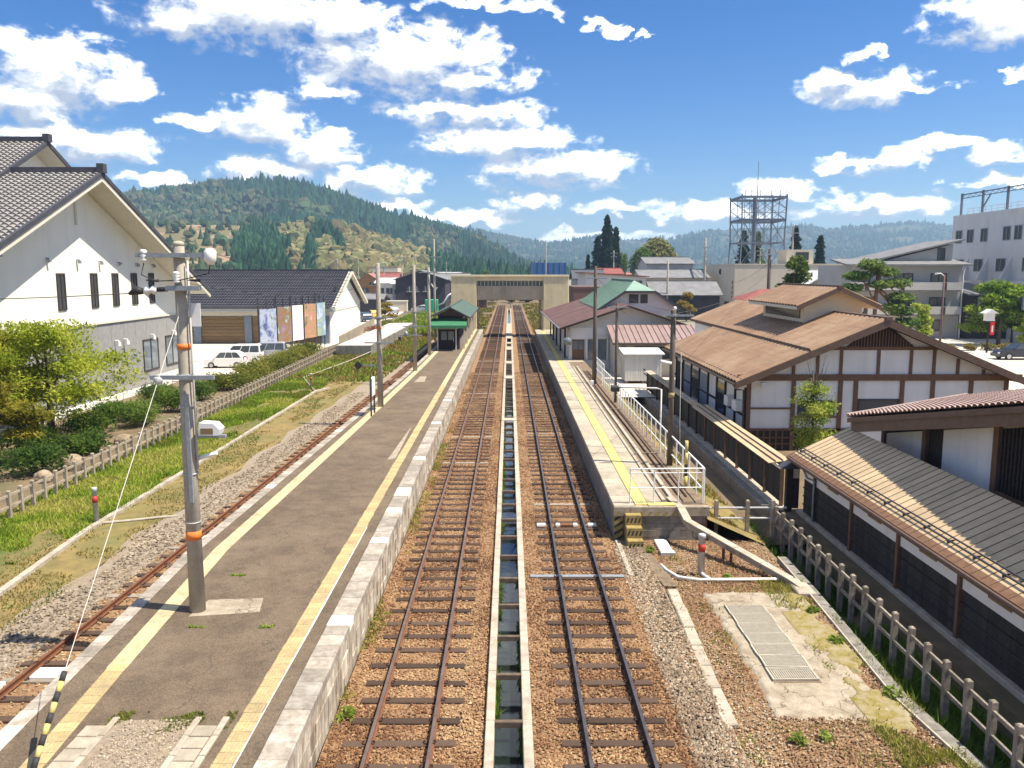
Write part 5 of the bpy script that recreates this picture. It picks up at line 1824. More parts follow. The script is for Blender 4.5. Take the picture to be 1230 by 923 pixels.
# --- poles on the right platform
t = pole('brown pole with a lamp arm on the right platform near the end railing', 6.38, 32.2, Z, 7.05, .115, .10, 'pole_dark', arms=((-.5, .75, 6.85, .07),))
MB().tube([(6.5, 32.2, 5.4), (6.72, 32.2, 5.42), (6.74, 32.2, 2.6), (6.78, 32.1, 1.0)], .015, 6).build('cable', 'galvanised', t, True)
MB().lathe(6.38, 32.2, [(.122, 3.62), (.122, 3.82)], 12).build('yellow_label', 'tile_yellow', t, True)
MB().tube([(6.30, 32.0, 5.0), (5.85, 31.9, 5.08)], [.06, .075], 10).build('tube_lamp', 'white_metal', t, True)
MB().lathe(6.38, 31.95, [(.03, 7.05), (.075, 7.12), (.04, 7.2)], 10).build('insulator', 'ceramic', t, True)
pole('slim dark pole standing halfway along the right platform railing', 6.27, 48.3, Z, 6.75, .085, .075, 'pole_dark', arms=((-.6, .7, 6.5, .06),))
t = pole('dark wooden pole by the station door at the start of the ramp', 5.85, 56.5, Z, 8.9, .145, .11, 'pole_dark', arms=((-.75, .75, 8.1, .08),))
MB().cbox(5.5, 5.72, 55.4, 55.62, Z, Z + .32, .03).build('base_block', 'white_metal', t)
t = thing('guard_post', 'yellow and black cable guard post behind the end railing', 'post', (6.25, 28.6, Z))
for k in range(4):
    MB().cyl(6.25, 28.6, Z + k * .42, Z + k * .42 + .418, .06).build('band', 'yellow_bright' if k != 1 else 'hazard_black', t, True)
t = thing('lamp_frame', 'white arched pipe frame with black lamp over the right platform railing', 'lamp', (6.4, 36, Z))
MB().tube([(6.5, 35, Z), (6.5, 35, 3.55), (6.3, 35, 3.6), (4.6, 35.4, 3.6)], .035, 8).build('frame', 'white_metal', t, True)
MB().cbox(4.4, 4.75, 35.2, 35.6, 3.42, 3.66, .05).build('lamp_head', 'hazard_black', t)
# --- metal shed, annex
t = thing('storage_shed', 'white ribbed metal storage shed beside the station annex', 'shed', (10.2, 63, 0))
MB().box(8.85, 11.68, 62.9, 65.4, .25, 2.28).build('body', 'shed_metal', t)
for i in range(14):
    x = 8.9 + i * .2
    MB().box(x, x + .14, 62.86, 62.898, .32, 2.2).build('wall_rib', 'shed_metal', t)
MB().prism([(8.7, 62.7, 2.28), (11.85, 62.7, 2.28), (11.85, 65.6, 2.5), (8.7, 65.6, 2.5)], (0, 0, .08)).build('roof', 'white_metal', t)
for x in (8.9, 10.2, 11.5):
    MB().cbox(x, x + .2, 62.9, 63.1, -.02, .25, .01).build('foot', 'concrete_grey', t)
t = thing('station_annex', 'low annex with pinkish seamed metal roof behind the storage shed', 'building', (11.5, 68, 0))
MB().box(8.75, 15.6, 67.3, 72, 0, 2.95).build('wall', 'soffit', t)
y = 0
for i in range(16):
    x = 8.35 + i * .48
    MB().prism([(x, 66.4, 2.85), (x + .468, 66.4, 2.85), (x + .468, 71, 4.0), (x, 71, 4.0)], (0, 0, .05)).build('roof_panel', 'pink_roof', t)
    MB().prism([(x + .462, 66.4, 2.9), (x + .49, 66.4, 2.9), (x + .49, 71, 4.05), (x + .462, 71, 4.05)], (0, 0, .05)).build('roof_seam', 'roof_edge', t)
MB().prism([(8.35, 66.4, 2.83), (16, 66.4, 2.83), (16, 71, 3.98), (8.35, 71, 3.98)], (0, 0, -.12)).build('roof_deck', 'roof_edge', t)
window(t, 10.2, 13.8, 67.3, 1.5, 2.5, nx=2)
MB().cbox(8.9, 9.6, 66.6, 67.1, 2.3, 2.55, .05).build('wall_lamp', 'white_metal', t)

# --- station building
t = thing('station_building', 'white station building with green upper roof and brown platform canopy roof', 'building', (10.5, 72, 0))
MB().prism([(5.25, 72, 0), (15.8, 72, 0), (15.8, 72, 3.9), (10.25, 72, 5.55), (5.25, 72, 3.95)], (0, 28, 0)).build('wall', 'house_white', t)
cz = lambda x: 5.72 - .33 * abs(x - 10.25)
for xe, xe2 in ((4.35, 3.95), (16.2, 16.2)):
    tiled('canopy_roof', (xe, 71.0, cz(xe)), (xe2, 102, cz(xe)), (10.25, 102, 5.72), (10.25, 71.0, 5.72), 64, 1, .04, 0, 'canopy_roof', t, 4)
    MB().prism([(xe, 71, cz(xe) - .01), (10.25, 71, 5.71), (10.25, 71, 5.55), (xe, 71, cz(xe) - .18)], (0, 30, 0)).build('canopy_deck', 'dark_timber', t)
for y in (84, 89.5):
    MB().prism([(4.6, y, cz(4.6) + .06), (8.2, y, cz(8.2) + .06), (8.2, y + .18, cz(8.2) + .06), (4.6, y + .18, cz(4.6) + .06)], (0, 0, .06)).build('snow_guard', 'pink_roof', t)
MB().tube([(4.3, 71, 3.72), (3.9, 102, 3.72)], .07, 8).build('gutter', 'steel_grey', t)
for y in (73.5, 80, 86.5, 93, 99):
    MB().cbox(4.9, 5.05, y, y + .15, Z, 3.8, .01).build('canopy_post', 'dark_timber', t)
MB().box(5.4, 8.4, 71.94, 71.996, 2.75, 3.75).build('white_panel', 'plaster', t)
d = MB().box(5.5, 6.55, 71.92, 71.995, Z, 2.7).build('door', 'timber', t)
for x in (5.58, 6.07):
    MB().box(x, x + .40, 71.90, 71.918, 1.85, 2.6).build('door_pane', 'glass_pale', d)
for x in (6.7, 7.6, 8.5):
    MB().box(x, x + .12, 71.8, 71.99, Z, 2.85).build('frame_post', 'white_metal', t)
MB().box(6.7, 8.62, 71.8, 71.99, 2.86, 2.98).build('frame_beam', 'white_metal', t)
MB().box(6.83, 8.49, 71.95, 71.99, Z, 2.84).build('entrance_glass', 'glass_pale', t)
MB().lathe(5.0, 71.2, [(.02, 2.3), (.34, 2.35), (.36, 2.9), (.02, 2.95)], 14).build('mirror', 'glass_pale', t, True)
MB().box(5.3, 5.34, 72.1, 100, Z, 3.7).build('platform_side_wall', 'dark_timber', t)
# upper green roof, half-hipped towards the tracks' near end
XG, Y0, Y1, EG, ZG = 11.98, 76.0, 97, 3.8, 7.75
sg = (ZG - 5.2) / EG
MB().prism([(XG - 3.3, Y0 + .5, 4.6), (XG + 3.3, Y0 + .5, 4.6), (XG + 3.3, Y0 + .5, 5.4), (XG + 1.2, Y0 + .5, 6.85), (XG - 1.2, Y0 + .5, 6.85), (XG - 3.3, Y0 + .5, 5.4)], (0, 19, 0)).build('upper_wall', 'house_white', t)
for s in (-1, 1):
    xe, xc = XG + s * EG, XG + s * 1.35
    zc_ = ZG - 1.35 * sg
    V = [(xe, Y0, 5.2), (xc, Y0, zc_), (XG, Y0 + 4, ZG), (XG, Y1, ZG), (xe, Y1, 5.2)]
    b = MB()
    b.prism(V, (0, 0, -.16))
    b.build('green_roof', 'green_roof', t)
    n = 40
    b = MB()
    for i in range(n):
        y = Y0 + .4 + (Y1 - Y0 - .5) * i / n
        top = XG if y > Y0 + 4 else xc + (XG - xc) * (y - Y0) / 4
        b.beam((xe, y, 5.22), (top, y, ZG - abs(top - XG) * sg + .02), .05, .03)
    b.build('roof_ribs', 'green_roof', t)['kind'] = 'stuff'
    MB().prism([(xe, Y0 - .02, 5.24), (xc, Y0 - .02, zc_ + .04), (xc, Y0 - .02, zc_ - .22), (xe, Y0 - .02, 4.98)], (0, .1, 0)).build('verge_trim', 'dark_trim', t)
MB().prism([(XG - 1.35, Y0, ZG - 1.35 * sg), (XG + 1.35, Y0, ZG - 1.35 * sg), (XG, Y0 + 4, ZG)], (0, 0, -.12)).build('hip_roof', 'green_roof', t)
MB().box(XG - 1.4, XG + 1.4, Y0 - .04, Y0 + .06, ZG - 1.35 * sg - .2, ZG - 1.35 * sg - .02).build('hip_trim', 'dark_trim', t)
window(t, XG - .95, XG - .1, Y0 + .5, 5.7, 6.5, nx=1)
window(t, XG + .1, XG + .75, Y0 + .5, 5.7, 6.5, nx=2)
MB().box(XG - .12, XG + .12, Y0 + 3.9, Y1, ZG - .02, ZG + .1).build('ridge_cap', 'green_roof', t)

# --- footbridge with ribbed stair towers
t = thing('footbridge', 'covered footbridge with cream ribbed stair towers across the tracks', 'footbridge', (0, 111, 0))
for x0, x1 in ((-7.7, -4.35), (4.6, 7.95)):
    MB().prism([(x0 - (.15 if x0 < 0 else -.0), 111.05, .8), (x1 + (.0 if x0 < 0 else .1), 111.05, .8), (x1, 111.05, 7.95), (x0, 111.05, 7.95)], (0, 5, 0)).build('tower', 'tower_ribbed', t)
    nn_ = 17
    for i in range(nn_):
        x = x0 + (x1 - x0) * (i + .15) / nn_
        MB().box(x, x + .12, 110.97, 111.048, .9, 7.95).build('wall_rib', 'tower_ribbed', t)
MB().box(-4.34, 4.59, 111.4, 113.9, 4.85, 6.72).build('deck_panel', 'bridge_panel', t)
for i in range(8):
    x = -4.3 + i * 1.11
    MB().box(x, x + 1.08, 111.34, 111.398, 4.95, 6.68).build('wall_panel', 'bridge_panel', t)
MB().box(-4.34, 4.59, 111.5, 113.8, 6.72, 7.4).build('window_band', 'glass', t)
for i in range(19):
    x = -4.3 + i * .49
    MB().box(x, x + .06, 111.42, 111.498, 6.73, 7.39).build('mullion', 'soffit', t)
for i in range(32):
    x = -7.8 + i * .494
    MB().box(x, x + .488, 110.85, 116.1, 7.96, 8.17).build('roof_sheet', 'tower_ribbed', t)
MB().box(-4.5, 4.7, 111.3, 114, 7.4, 7.955).build('header', 'tower_ribbed', t)
for x in (-4.2, 4.2):
    MB().cbox(x - .15, x + .15, 112.3, 112.6, -.3, 4.9, .01).build('pier', 'concrete', t)

# --- overhead wires
wire('overhead wire from the tall pole off to the left', (-8.05, 17.65, 8.06), (-16, 16.5, 8.0), .1, .010)
wire('upper overhead wire from the tall pole to the name board pole', (-6.28, 17.85, 8.9), (-6.5, 46.5, 8.5), .5, .007)
wire('lower overhead wire from the tall pole to the name board pole', (-7.0, 17.85, 8.3), (-7.3, 46.5, 8.2), .6, .007)
wire('overhead wire between the name board pole and third platform pole', (-7.3, 46.5, 8.6), (-7.28, 63.8, 8.7), .25, .009)
wire('overhead wire between the third and fourth platform poles', (-7.28, 63.8, 8.8), (-7.35, 76.3, 8.7), .2, .010)
wire('thin wire crossing above the lean-to roof at the right edge', (14, 13, 3.4), (9.2, 13.6, 2.2), .05, .006)
wire('overhead wire from the lamp pole to the ramp pole on the right', (6.38, 32.2, 7.0), (5.85, 56.5, 8.2), .35, .008)
wire('overhead wire from the ramp pole across to the station roof', (5.85, 56.5, 8.3), (10.3, 74, 5.9), .3, .009)
wire('overhead wire from the ramp pole over to the annex', (6.27, 48.3, 6.5), (12.5, 69, 4.1), .3, .008)
wire('long overhead wire above the timbered hall roof to the dark pole', (6.38, 32.2, 6.9), (33, 104, 9.5), 1.0, .012)
wire('high overhead wire between dark pole and the beige building', (33, 104, 10.2), (40, 150, 6.5), .5, .02)

# ================================================================ background buildings
def house(label, x0, x1, y0, y1, h, roof='gx', rise=1.6, wall='house_white', rmat='roof_grey', wins=(), z0=-.06, eave=.5, name='house', cat='house', group=None, flat=False):
    """roof gx: ridge along x (gable ends left/right); gy: ridge along y (gable towards the tracks' near end); hip; flat; mono"""
    t = thing(name, label, cat, ((x0 + x1) / 2, y0, z0), group)
    xc, yc, e = (x0 + x1) / 2, (y0 + y1) / 2, eave
    zt = z0 + h
    if roof == 'gy':
        MB().prism([(x0, y0, z0), (x1, y0, z0), (x1, y0, zt), (xc, y0, zt + rise), (x0, y0, zt)], (0, y1 - y0, 0)).build('wall', wall, t)
        k = rise / (xc - x0)
        for s in (-1, 1):
            xe = xc + s * (xc - x0 + e)
            MB().prism([(xe, y0 - e, zt - e * k + .02), (xc, y0 - e, zt + rise + .02), (xc, y1 + e, zt + rise + .02), (xe, y1 + e, zt - e * k + .02)], (0, 0, .16)).build('roof', rmat, t)
    elif roof == 'gx':
        MB().prism([(x0, y0, z0), (x0, y1, z0), (x0, y1, zt), (x0, yc, zt + rise), (x0, y0, zt)], (x1 - x0, 0, 0)).build('wall', wall, t)
        k = rise / (yc - y0)
        for s in (-1, 1):
            ye = yc + s * (yc - y0 + e)
            r_ = MB().prism([(x0 - e, ye, zt - e * k + .02), (x1 + e, ye, zt - e * k + .02), (x1 + e, yc, zt + rise + .02), (x0 - e, yc, zt + rise + .02)], (0, 0, .16)).build('roof', rmat, t)
        MB().box(x0 - e, x1 + e, yc - .15, yc + .15, zt + rise + .16, zt + rise + .34).build('ridge', rmat, r_)
    elif roof == 'hip':
        MB().box(x0, x1, y0, y1, z0, zt).build('wall', wall, t)
        a, b_, c_, d_ = (x0 - e, y0 - e, zt), (x1 + e, y0 - e, zt), (x1 + e, y1 + e, zt), (x0 - e, y1 + e, zt)
        m = min(xc - x0, yc - y0)
        p, q = ((x0 + m, yc, zt + rise), (x1 - m, yc, zt + rise)) if x1 - x0 > y1 - y0 else ((xc, y0 + m, zt + rise), (xc, y1 - m, zt + rise))
        b = MB()
        if x1 - x0 > y1 - y0: b.add([a, b_, c_, d_, p, q], [(0, 1, 5, 4), (1, 2, 5), (2, 3, 4, 5), (3, 0, 4), (3, 2, 1, 0)])
        else: b.add([a, b_, c_, d_, p, q], [(0, 1, 4), (1, 2, 5, 4), (2, 3, 5), (3, 0, 4, 5), (3, 2, 1, 0)])
        b.build('roof', rmat, t)
    elif roof == 'flat':
        MB().box(x0, x1, y0, y1, z0, zt).build('wall', wall, t)
        MB().box(x0 - .08, x1 + .08, y0 - .08, y1 + .08, zt, zt + .25).build('parapet', rmat, t)
    elif roof == 'mono':
        MB().prism([(x0, y0, z0), (x1, y0, z0), (x1, y0, zt + rise), (x0, y0, zt)], (0, y1 - y0, 0)).build('wall', wall, t)
        MB().prism([(x0 - e, y0 - e, zt + .02), (x1 + e, y0 - e, zt + rise + .02), (x1 + e, y1 + e, zt + rise + .02), (x0 - e, y1 + e, zt + .02)], (0, 0, .18)).build('roof', rmat, t)
    for (a, b_, c_, d_) in wins:      # fractions along the front, heights in metres
        wx0, wx1 = x0 + (x1 - x0) * a, x0 + (x1 - x0) * b_
        f = MB().box(wx0, wx1, y0 - .07, y0 - .002, z0 + c_, z0 + d_).build('window', 'glass', t)
        MB().box(wx0 - .06, wx1 + .06, y0 - .11, y0 - .072, z0 + c_ - .09, z0 + c_).build('sill', 'soffit', f)
        MB().box((wx0 + wx1) / 2 - .04, (wx0 + wx1) / 2 + .04, y0 - .09, y0 - .072, z0 + c_, z0 + d_).build('mullion', 'soffit', f)
    return t


W2 = ((.12, .34, 3.4, 4.7), (.6, .85, 3.4, 4.7), (.15, .45, .9, 2.2))
# left town behind the car park
house('brown rendered two storey house behind the far car park', -37.4, -32.6, 208, 216, 6.6, 'gy', 1.6, 'house_brown', 'roof_rust', ((.1, .5, 3.2, 4.8), (.55, .8, 5.4, 6.2), (.3, .8, .6, 2.2)))
house('white house with flat white canopy roof left of the black boarded house', -32.2, -27.4, 202, 212, 6.0, 'gx', 1.0, 'house_white', 'roof_white', ((.1, .4, 3.4, 4.8), (.5, .9, 3.4, 4.8), (.2, .7, .6, 2.4)))
house('pale grey two storey house beside the black boarded house', -27.4, -23.0, 196, 205, 5.9, 'gx', 1.2, 'house_grey', 'roof_white', ((.1, .45, 3.4, 4.6), (.55, .9, 3.4, 4.6), (.15, .55, .5, 2.4)))
t = house('black boarded gable house beside the left stair tower', -25.6, -14.4, 188, 203, 7.0, 'gy', 1.9, 'house_dark', 'roof_grey', ((.22, .34, 4.3, 5.5), (.38, .48, 4.3, 5.5), (.55, .65, 4.3, 5.5)))
MB().tube([(-17.5, 187.8, 6), (-16.6, 187.7, 4.4), (-16.2, 187.8, 5.2)], .12, 6).build('pipe_bend', 'white_metal', t)
t = house('open carport with grey roof in the far left car park', -37.6, -27.2, 178, 186, 2.9, 'gx', .9, 'house_dark', 'roof_grey', name='carport', cat='carport')
house('low white garden wall building behind the parked cars', -26.8, -22.4, 182, 184, 2.2, 'flat', 0, 'house_cream', 'soffit', name='garden_wall', cat='wall')
t = thing('green_tank', 'green box tank with white pipe beside the black house', 'tank', (-16.2, 174, 0))
MB().cbox(-17.5, -14.9, 173, 175.2, 0, 2.9, .08).build('body', 'tank_green', t)
MB().tube([(-15, 173.5, 1.6), (-13.6, 173, 2.2), (-12.6, 173, 3.8), (-11.6, 173.4, 4.4)], .16, 8).build('pipe', 'white_metal', t, True)
house('pink walled house with red roof behind the white houses', -42, -35, 262, 272, 6.5, 'gx', 1.8, 'house_plum', 'roof_red', W2)
house('tall cream block with small rooftop hut above the town roofs', -54, -44, 330, 345, 10.5, 'flat', 0, 'house_cream', 'roof_rust', ((.1, .3, 7, 8.6), (.4, .6, 7, 8.6), (.7, .9, 7, 8.6), (.1, .3, 3, 4.6), (.4, .6, 3, 4.6)))
# scattered small town houses towards the hills
walls = ['house_white', 'house_cream', 'house_grey', 'house_brown', 'house_plum']
roofs = ['roof_grey', 'roof_rust', 'roof_red', 'roof_white', 'slate_tile']
far = []
seen_labels = set()
for i in range(64):
    d = rnd.uniform(230, 720)
    u = rnd.choice([rnd.uniform(-.30, -.055), rnd.uniform(-.19, -.06), rnd.uniform(.09, .2)]) if i < 52 else rnd.uniform(.20, .56)
    x = u * d
    if any(abs(x - a) < 13 and abs(d - b_) < 14 for a, b_ in far): continue
    far.append((x, d))
    w, l, h = rnd.uniform(6, 12), rnd.uniform(7, 10), rnd.uniform(4.5, 6.8)
    wi, ri = rnd.randrange(5), rnd.randrange(5)
    cw = ('white', 'cream', 'grey', 'brown', 'plum')[wi]
    cr_ = ('grey', 'rust coloured', 'red', 'white', 'slate')[ri]
    side = 'left' if u < 0 else 'right'
    rk = rnd.choice(['gx', 'gx', 'gy', 'hip'])
    lab = f"{('low', 'tall')[h > 5.7]} {('narrow', 'broad')[w > 9]} {cw} {({'gx': 'gabled', 'gy': 'gable fronted', 'hip': 'hip roofed'})[rk]} house, {cr_} roof, {('nearer', 'farther')[d > 450]} {side} town"
    if lab in seen_labels: continue
    seen_labels.add(lab)
    house(lab, x - w / 2, x + w / 2, d, d + l, h, rk, rnd.uniform(1.2, 2.2), walls[wi], roofs[ri], W2 if h > 5.2 else W2[2:], group=f'far {cw} houses with {cr_} roofs {side}')
# right of the footbridge
house('plum brown walled building beside the right stair tower', 9.2, 14.5, 119, 131, 6.3, 'flat', 0, 'house_plum', 'house_plum', ((.45, .7, 3.4, 4.8),))
t = house('long white building with dark red roof edge behind the station', 14.0, 25.0, 152, 170, 8.4, 'mono', -.7, 'house_white', 'roof_red', ((.8, .93, 6.2, 7.1),))
t = thing('sheeted_building', 'building wrapped in bright blue sheeting beyond the footbridge', 'building', (12.6, 262, 0))
MB().box(7.4, 18.0, 262, 276, 0, 11.5).build('wall', 'far_blue_sheet', t)
for i in range(7):
    x = 7.4 + i * 1.72
    MB().box(x, x + .14, 261.85, 261.995, 0, 11.9).build('scaffold_pole', 'lattice_steel', t)
pole('thin tall pole rising above the footbridge roof', 11.0, 250, 0, 17.5, .2, .14)
house('dark grey tiled house with small gabled dormer behind the station', 26, 38, 150, 160, 4.6, 'gx', 2.2, 'house_dark', 'roof_grey', ((.25, .4, .8, 2.2), (.5, .62, .8, 2.2)))
house('large pale house with grey hipped roof above the tiled house', 28, 42, 176, 190, 7.4, 'gx', 1.6, 'house_cream', 'roof_grey', ((.1, .3, 4.9, 6.2), (.4, .6, 4.9, 6.2), (.7, .9, 4.9, 6.2)))
house('upper grey gabled block rising behind the hipped house', 33, 44, 200, 214, 10.6, 'gx', 1.5, 'house_grey', 'roof_grey', ((.1, .3, 8, 9.4), (.5, .7, 8, 9.4)))
house('narrow house with reddish roof left of the grey houses', 22, 27, 200, 210, 8.2, 'gx', 1.2, 'house_white', 'roof_red', W2)
house('low dark roofed house behind the footbridge tower on the right', 14.5, 21, 185, 195, 7.2, 'gx', 1.8, 'house_grey', 'slate_tile', W2)
# beige building with the lattice mast
t = thing('beige_building', 'plain beige flat roofed building below the lattice mast', 'building', (50, 166, 0))
MB().box(44.6, 72, 165, 192, -.06, 10.0).build('wall', 'house_cream', t)
MB().box(44.5, 72.1, 164.9, 192.1, 10.0, 10.2).build('parapet', 'house_cream', t)
MB().lathe(44.55, 176, [(.05, 8.0), (.35, 8.3), (.35, 9.0), (.05, 9.3)], 10).build('wall_emblem', 'dark_trim', t)
MB().box(44.5, 44.58, 168, 172, .1, 2.6).build('door', 'dark_frame', t)
for i in range(4):
    MB().box(44.5, 44.58, 166.2 + i * .0, 166.6, 3.2 + i * 1.0, 3.9 + i * 1.0).build('sign_plate', 'house_plum', t)
MB().box(55.2, 60.5, 166.5, 172, 10.2, 13.0).build('stair_hut', 'house_cream', t)
window(t, 57, 59.6, 166.5, 10.9, 12.5, nx=3)
t = thing('lattice_mast', 'steel lattice antenna mast with square gantry and whip aerial', 'mast', (52, 176, 10))
cx_, cy_ = 52.2, 177
hw = lambda z: np.interp(z, [10, 15, 18, 24], [4.6, 4.4, 4.4, 4.6])
for sx in (-1, 1):
    for sy in (-1, 1):
        MB().tube([(cx_ + sx * hw(10), cy_ + sy * hw(10), 10), (cx_ + sx * hw(15), cy_ + sy * hw(15), 15), (cx_ + sx * hw(24), cy_ + sy * hw(24), 24.4)], .16, 6).build('leg', 'lattice_steel', t)
def lat(p, q, r=.08): MB().tube([p, q], r, 5).build('brace', 'lattice_steel', t)
lv = [10, 14.6, 19.2, 21.5, 23.8]
for z in (14.6, 19.2, 23.8):
    w = hw(z)
    for a, b_ in (((-1, -1), (1, -1)), ((1, -1), (1, 1)), ((1, 1), (-1, 1)), ((-1, 1), (-1, -1))):
        MB().beam((cx_ + a[0] * w, cy_ + a[1] * w, z), (cx_ + b_[0] * w, cy_ + b_[1] * w, z), .25, .5 if z > 15 else .25).build('gantry', 'lattice_steel', t)
for z0, z1 in zip(lv, lv[1:]):
    w0, w1 = hw(z0), hw(z1)
    for sy in (-1, 1):
        for f0, f1 in ((-1, -.33), (-.33, .33), (.33, 1)):
            lat((cx_ + f0 * w0, cy_ + sy * w0, z0), (cx_ + f1 * w1, cy_ + sy * w1, z1), .06)
            lat((cx_ + f1 * w0, cy_ + sy * w0, z0), (cx_ + f0 * w1, cy_ + sy * w1, z1), .06)
        if z0 > 14:
            for f in (-.66, -.33, 0, .33, .66): lat((cx_ + f * w0, cy_ + sy * w0, z0), (cx_ + f * w1, cy_ + sy * w1, z1 + .5), .07)
    for sx in (-1, 1):
        lat((cx_ + sx * w0, cy_ - w0, z0), (cx_ + sx * w1, cy_ + w1, z1))
for f in (-.9, -.6, -.2, .3, .7, .95): lat((cx_ + f * 4.5, cy_ - 4.6, 23.8), (cx_ + f * 4.5, cy_ - 4.6, 25.2), .08)
MB().tube([(cx_ - .6, cy_, 10), (cx_ - .6, cy_, 24)], .5, 8).build('cable_mast', 'lattice_steel', t)
MB().tube([(cx_ - .2, cy_, 23), (cx_ - .2, cy_, 31.5)], [.12, .04], 6).build('aerial', 'lattice_steel', t)
for z in (17.3, 20.6):
    MB().box(cx_ - 4.4, cx_ + 4.4, cy_ - 4.8, cy_ - 4.72, z, z + .10).build('guard_rail', 'lattice_steel', t)
pole('dark thick pole beside the red roofed hut', 32.4, 104, 0, 11.4, .28, .2, 'pole_dark', arms=((-1.3, 1.3, 10.7, .12),))
pole('pale utility pole left of the beige building', 38.4, 164, 0, 15.2, .26, .18, arms=((-1.2, 1.0, 13.4, .12), (-1.0, 1.2, 11.6, .12)))
pole('utility pole with cross arms behind the beige building', 57.5, 170, 10, 18.2, .2, .15, arms=((-1.6, 1.6, 17.6, .14), (-1.2, 1.2, 16.4, .14)))
pole('slim pale pole in front of the grey tiled house', 28.5, 150, 0, 10.5, .2, .15)
house('small hut with bright red hipped roof behind the timbered hall', 27.6, 33.5, 97, 102, 5.4, 'hip', 1.2, 'house_white', 'roof_red', eave=.4)
house('white gabled warehouse roof beside the grey apartment block', 45.6, 53, 128, 138, 6.5, 'gy', 2.2, 'house_cream', 'roof_white', eave=.6)
# grey apartment block
t = thing('apartment_block', 'grey three storey apartment block with balconies behind the pine', 'building', (52, 108, 0))
AX0, AX1, AY = 44.4, 58.6, 108.0
MB().box(AX0, AX1, AY, AY + 12, -.06, 9.4).build('wall', 'flat_grey_wall', t)
for z in (3.2, 6.3):
    MB().box(AX0 - .9, AX1 - .6, AY - 1.3, AY - .002, z - .25, z - .05).build('balcony_slab', 'concrete_grey', t)
    MB().box(AX0 - .9, AX1 - .6, AY - 1.32, AY - 1.2, z - .05, z + .95).build('balcony_front', 'balcony', t)
    for x in (45.6, 50.2, 55.6):
        MB().box(x, x + .5, AY - 1.36, AY - 1.322, z - .05, z + .9).build('balcony_gap', 'dark_frame', t)
    for x0, x1 in ((45.2, 46.8), (49.9, 52.3), (54.6, 56.7)):
        window(t, x0, x1, AY, z + .15, z + 2.1, nx=2)
for x0, x1 in ((45.5, 47.5), (50.5, 52.5), (54.4, 56.3)):
    window(t, x0, x1, AY, .9, 2.4, nx=2)
MB().prism([(AX0 - 1.4, AY - 1.5, 9.35), (AX1 + .6, AY - 1.5, 9.35), (AX1 + .6, AY + 4, 10.1), (AX0 - 1.4, AY + 4, 10.1)], (0, 0, .2)).build('lower_roof', 'roof_grey', t)
MB().prism([(48.9, AY + 2.2, 9.5), (58.4, AY + 2.2, 9.5), (58.4, AY + 2.2, 12.2), (48.9, AY + 2.2, 9.9)], (0, 9, 0)).build('upper_wall', 'flat_grey_wall', t)
MB().prism([(47.0, AY + 1.5, 9.75), (59.6, AY + 1.5, 12.65), (59.6, AY + 12, 12.65), (47.0, AY + 12, 9.75)], (0, 0, .22)).build('upper_roof', 'roof_grey', t)
window(t, 56.4, 57.4, AY + 2.2, 10.0, 11.7, nx=1)
MB().tube([(AX1 + .3, AY - .2, 9.2), (AX1 + .1, AY - .2, 8.3), (AX1 + .1, AY - .2, 0)], .1, 6).build('downpipe', 'white_metal', t)
t = thing('porch_building', 'dark low entrance building with pale roof between apartment block and hotel', 'building', (62, 108, 0))
MB().box(59.0, 65.5, 107, 116, -.06, 5.6).build('wall', 'house_dark', t)
MB().box(60.4, 62.4, 106.93, 106.998, 3.0, 5.4).build('wall_panel', 'flat_grey_wall', t)
MB().prism([(58.6, 106, 5.6), (66, 106, 5.6), (66, 117, 6.9), (60, 117, 6.9)], (0, 0, .2)).build('roof', 'roof_grey', t)
# white hotel at the right edge
t = thing('hotel', 'tall white hotel block with rooftop sign frame at the right edge', 'hotel', (66, 112, 0))
HX = 66.0
MB().box(HX, 90, 92, 125, 6.9, 16.8).build('wall', 'hotel_wall', t)
MB().box(HX - 1.6, 90, 92, 125.4, -.06, 7.4).build('podium_wall', 'hotel_wall', t)
for y0 in (122.2, 119.2, 115.7, 110.4, 107.9, 104.2, 101.5, 98):
    window(t, y0, y0 + 1.7, HX, 12.7, 14.6, axis='X', nx=2, frame='steel_grey', pane='glass')
for y0 in (121.3, 116.4, 111.0, 105.2, 99.4):
    window(t, y0, y0 + 2.2, HX, 8.6, 10.4, axis='X', nx=2, frame='steel_grey', pane='glass')
    MB().prism([(HX - .002, y0 - 1.3, 7.45), (HX - 1.5, y0 - 1.3, 7.45), (HX - .002, y0 - 1.3, 10.6)], (0, .3, 0)).build('fin', 'hotel_wall', t)
for y0, z0_, z1_ in ((114.5, 3.6, 5.9), (111.6, 1.8, 5.9), (107.5, 1.6, 5.6), (104, 2.5, 5.6)):
    window(t, y0, y0 + 1.8, HX - 1.6, z0_, z1_, axis='X', nx=2, frame='steel_grey')
for y in (124, 118.5, 112.6, 106, 100):
    MB().cbox(HX + .5, HX + .75, y, y + .25, 16.8, 20.0, .01).build('sign_post', 'lattice_steel', t)
MB().box(HX + .55, HX + .70, 92, 124.3, 19.7, 19.85).build('sign_beam', 'lattice_steel', t)
MB().box(HX + .55, HX + .70, 92, 124.3, 19.2, 19.3).build('sign_beam', 'lattice_steel', t)
for i in range(22):
    y = 124 - i * 1.4
    MB().tube([(HX + .6, y, 19.25), (HX + .6, y - .7, 19.7), (HX + .6, y - 1.4, 19.25)], .04, 4).build('sign_brace', 'lattice_steel', t)
MB().tube([(HX + .65, 118.5, 17.6), (HX + .65, 116.8, 19.3)], .12, 6).build('sign_strut', 'lattice_steel', t)
for z in (17.25, 17.7):
    MB().tube([(HX + 1, 93, z), (HX + 1, 123, z)], .04, 5).build('roof_rail', 'galvanised', t)
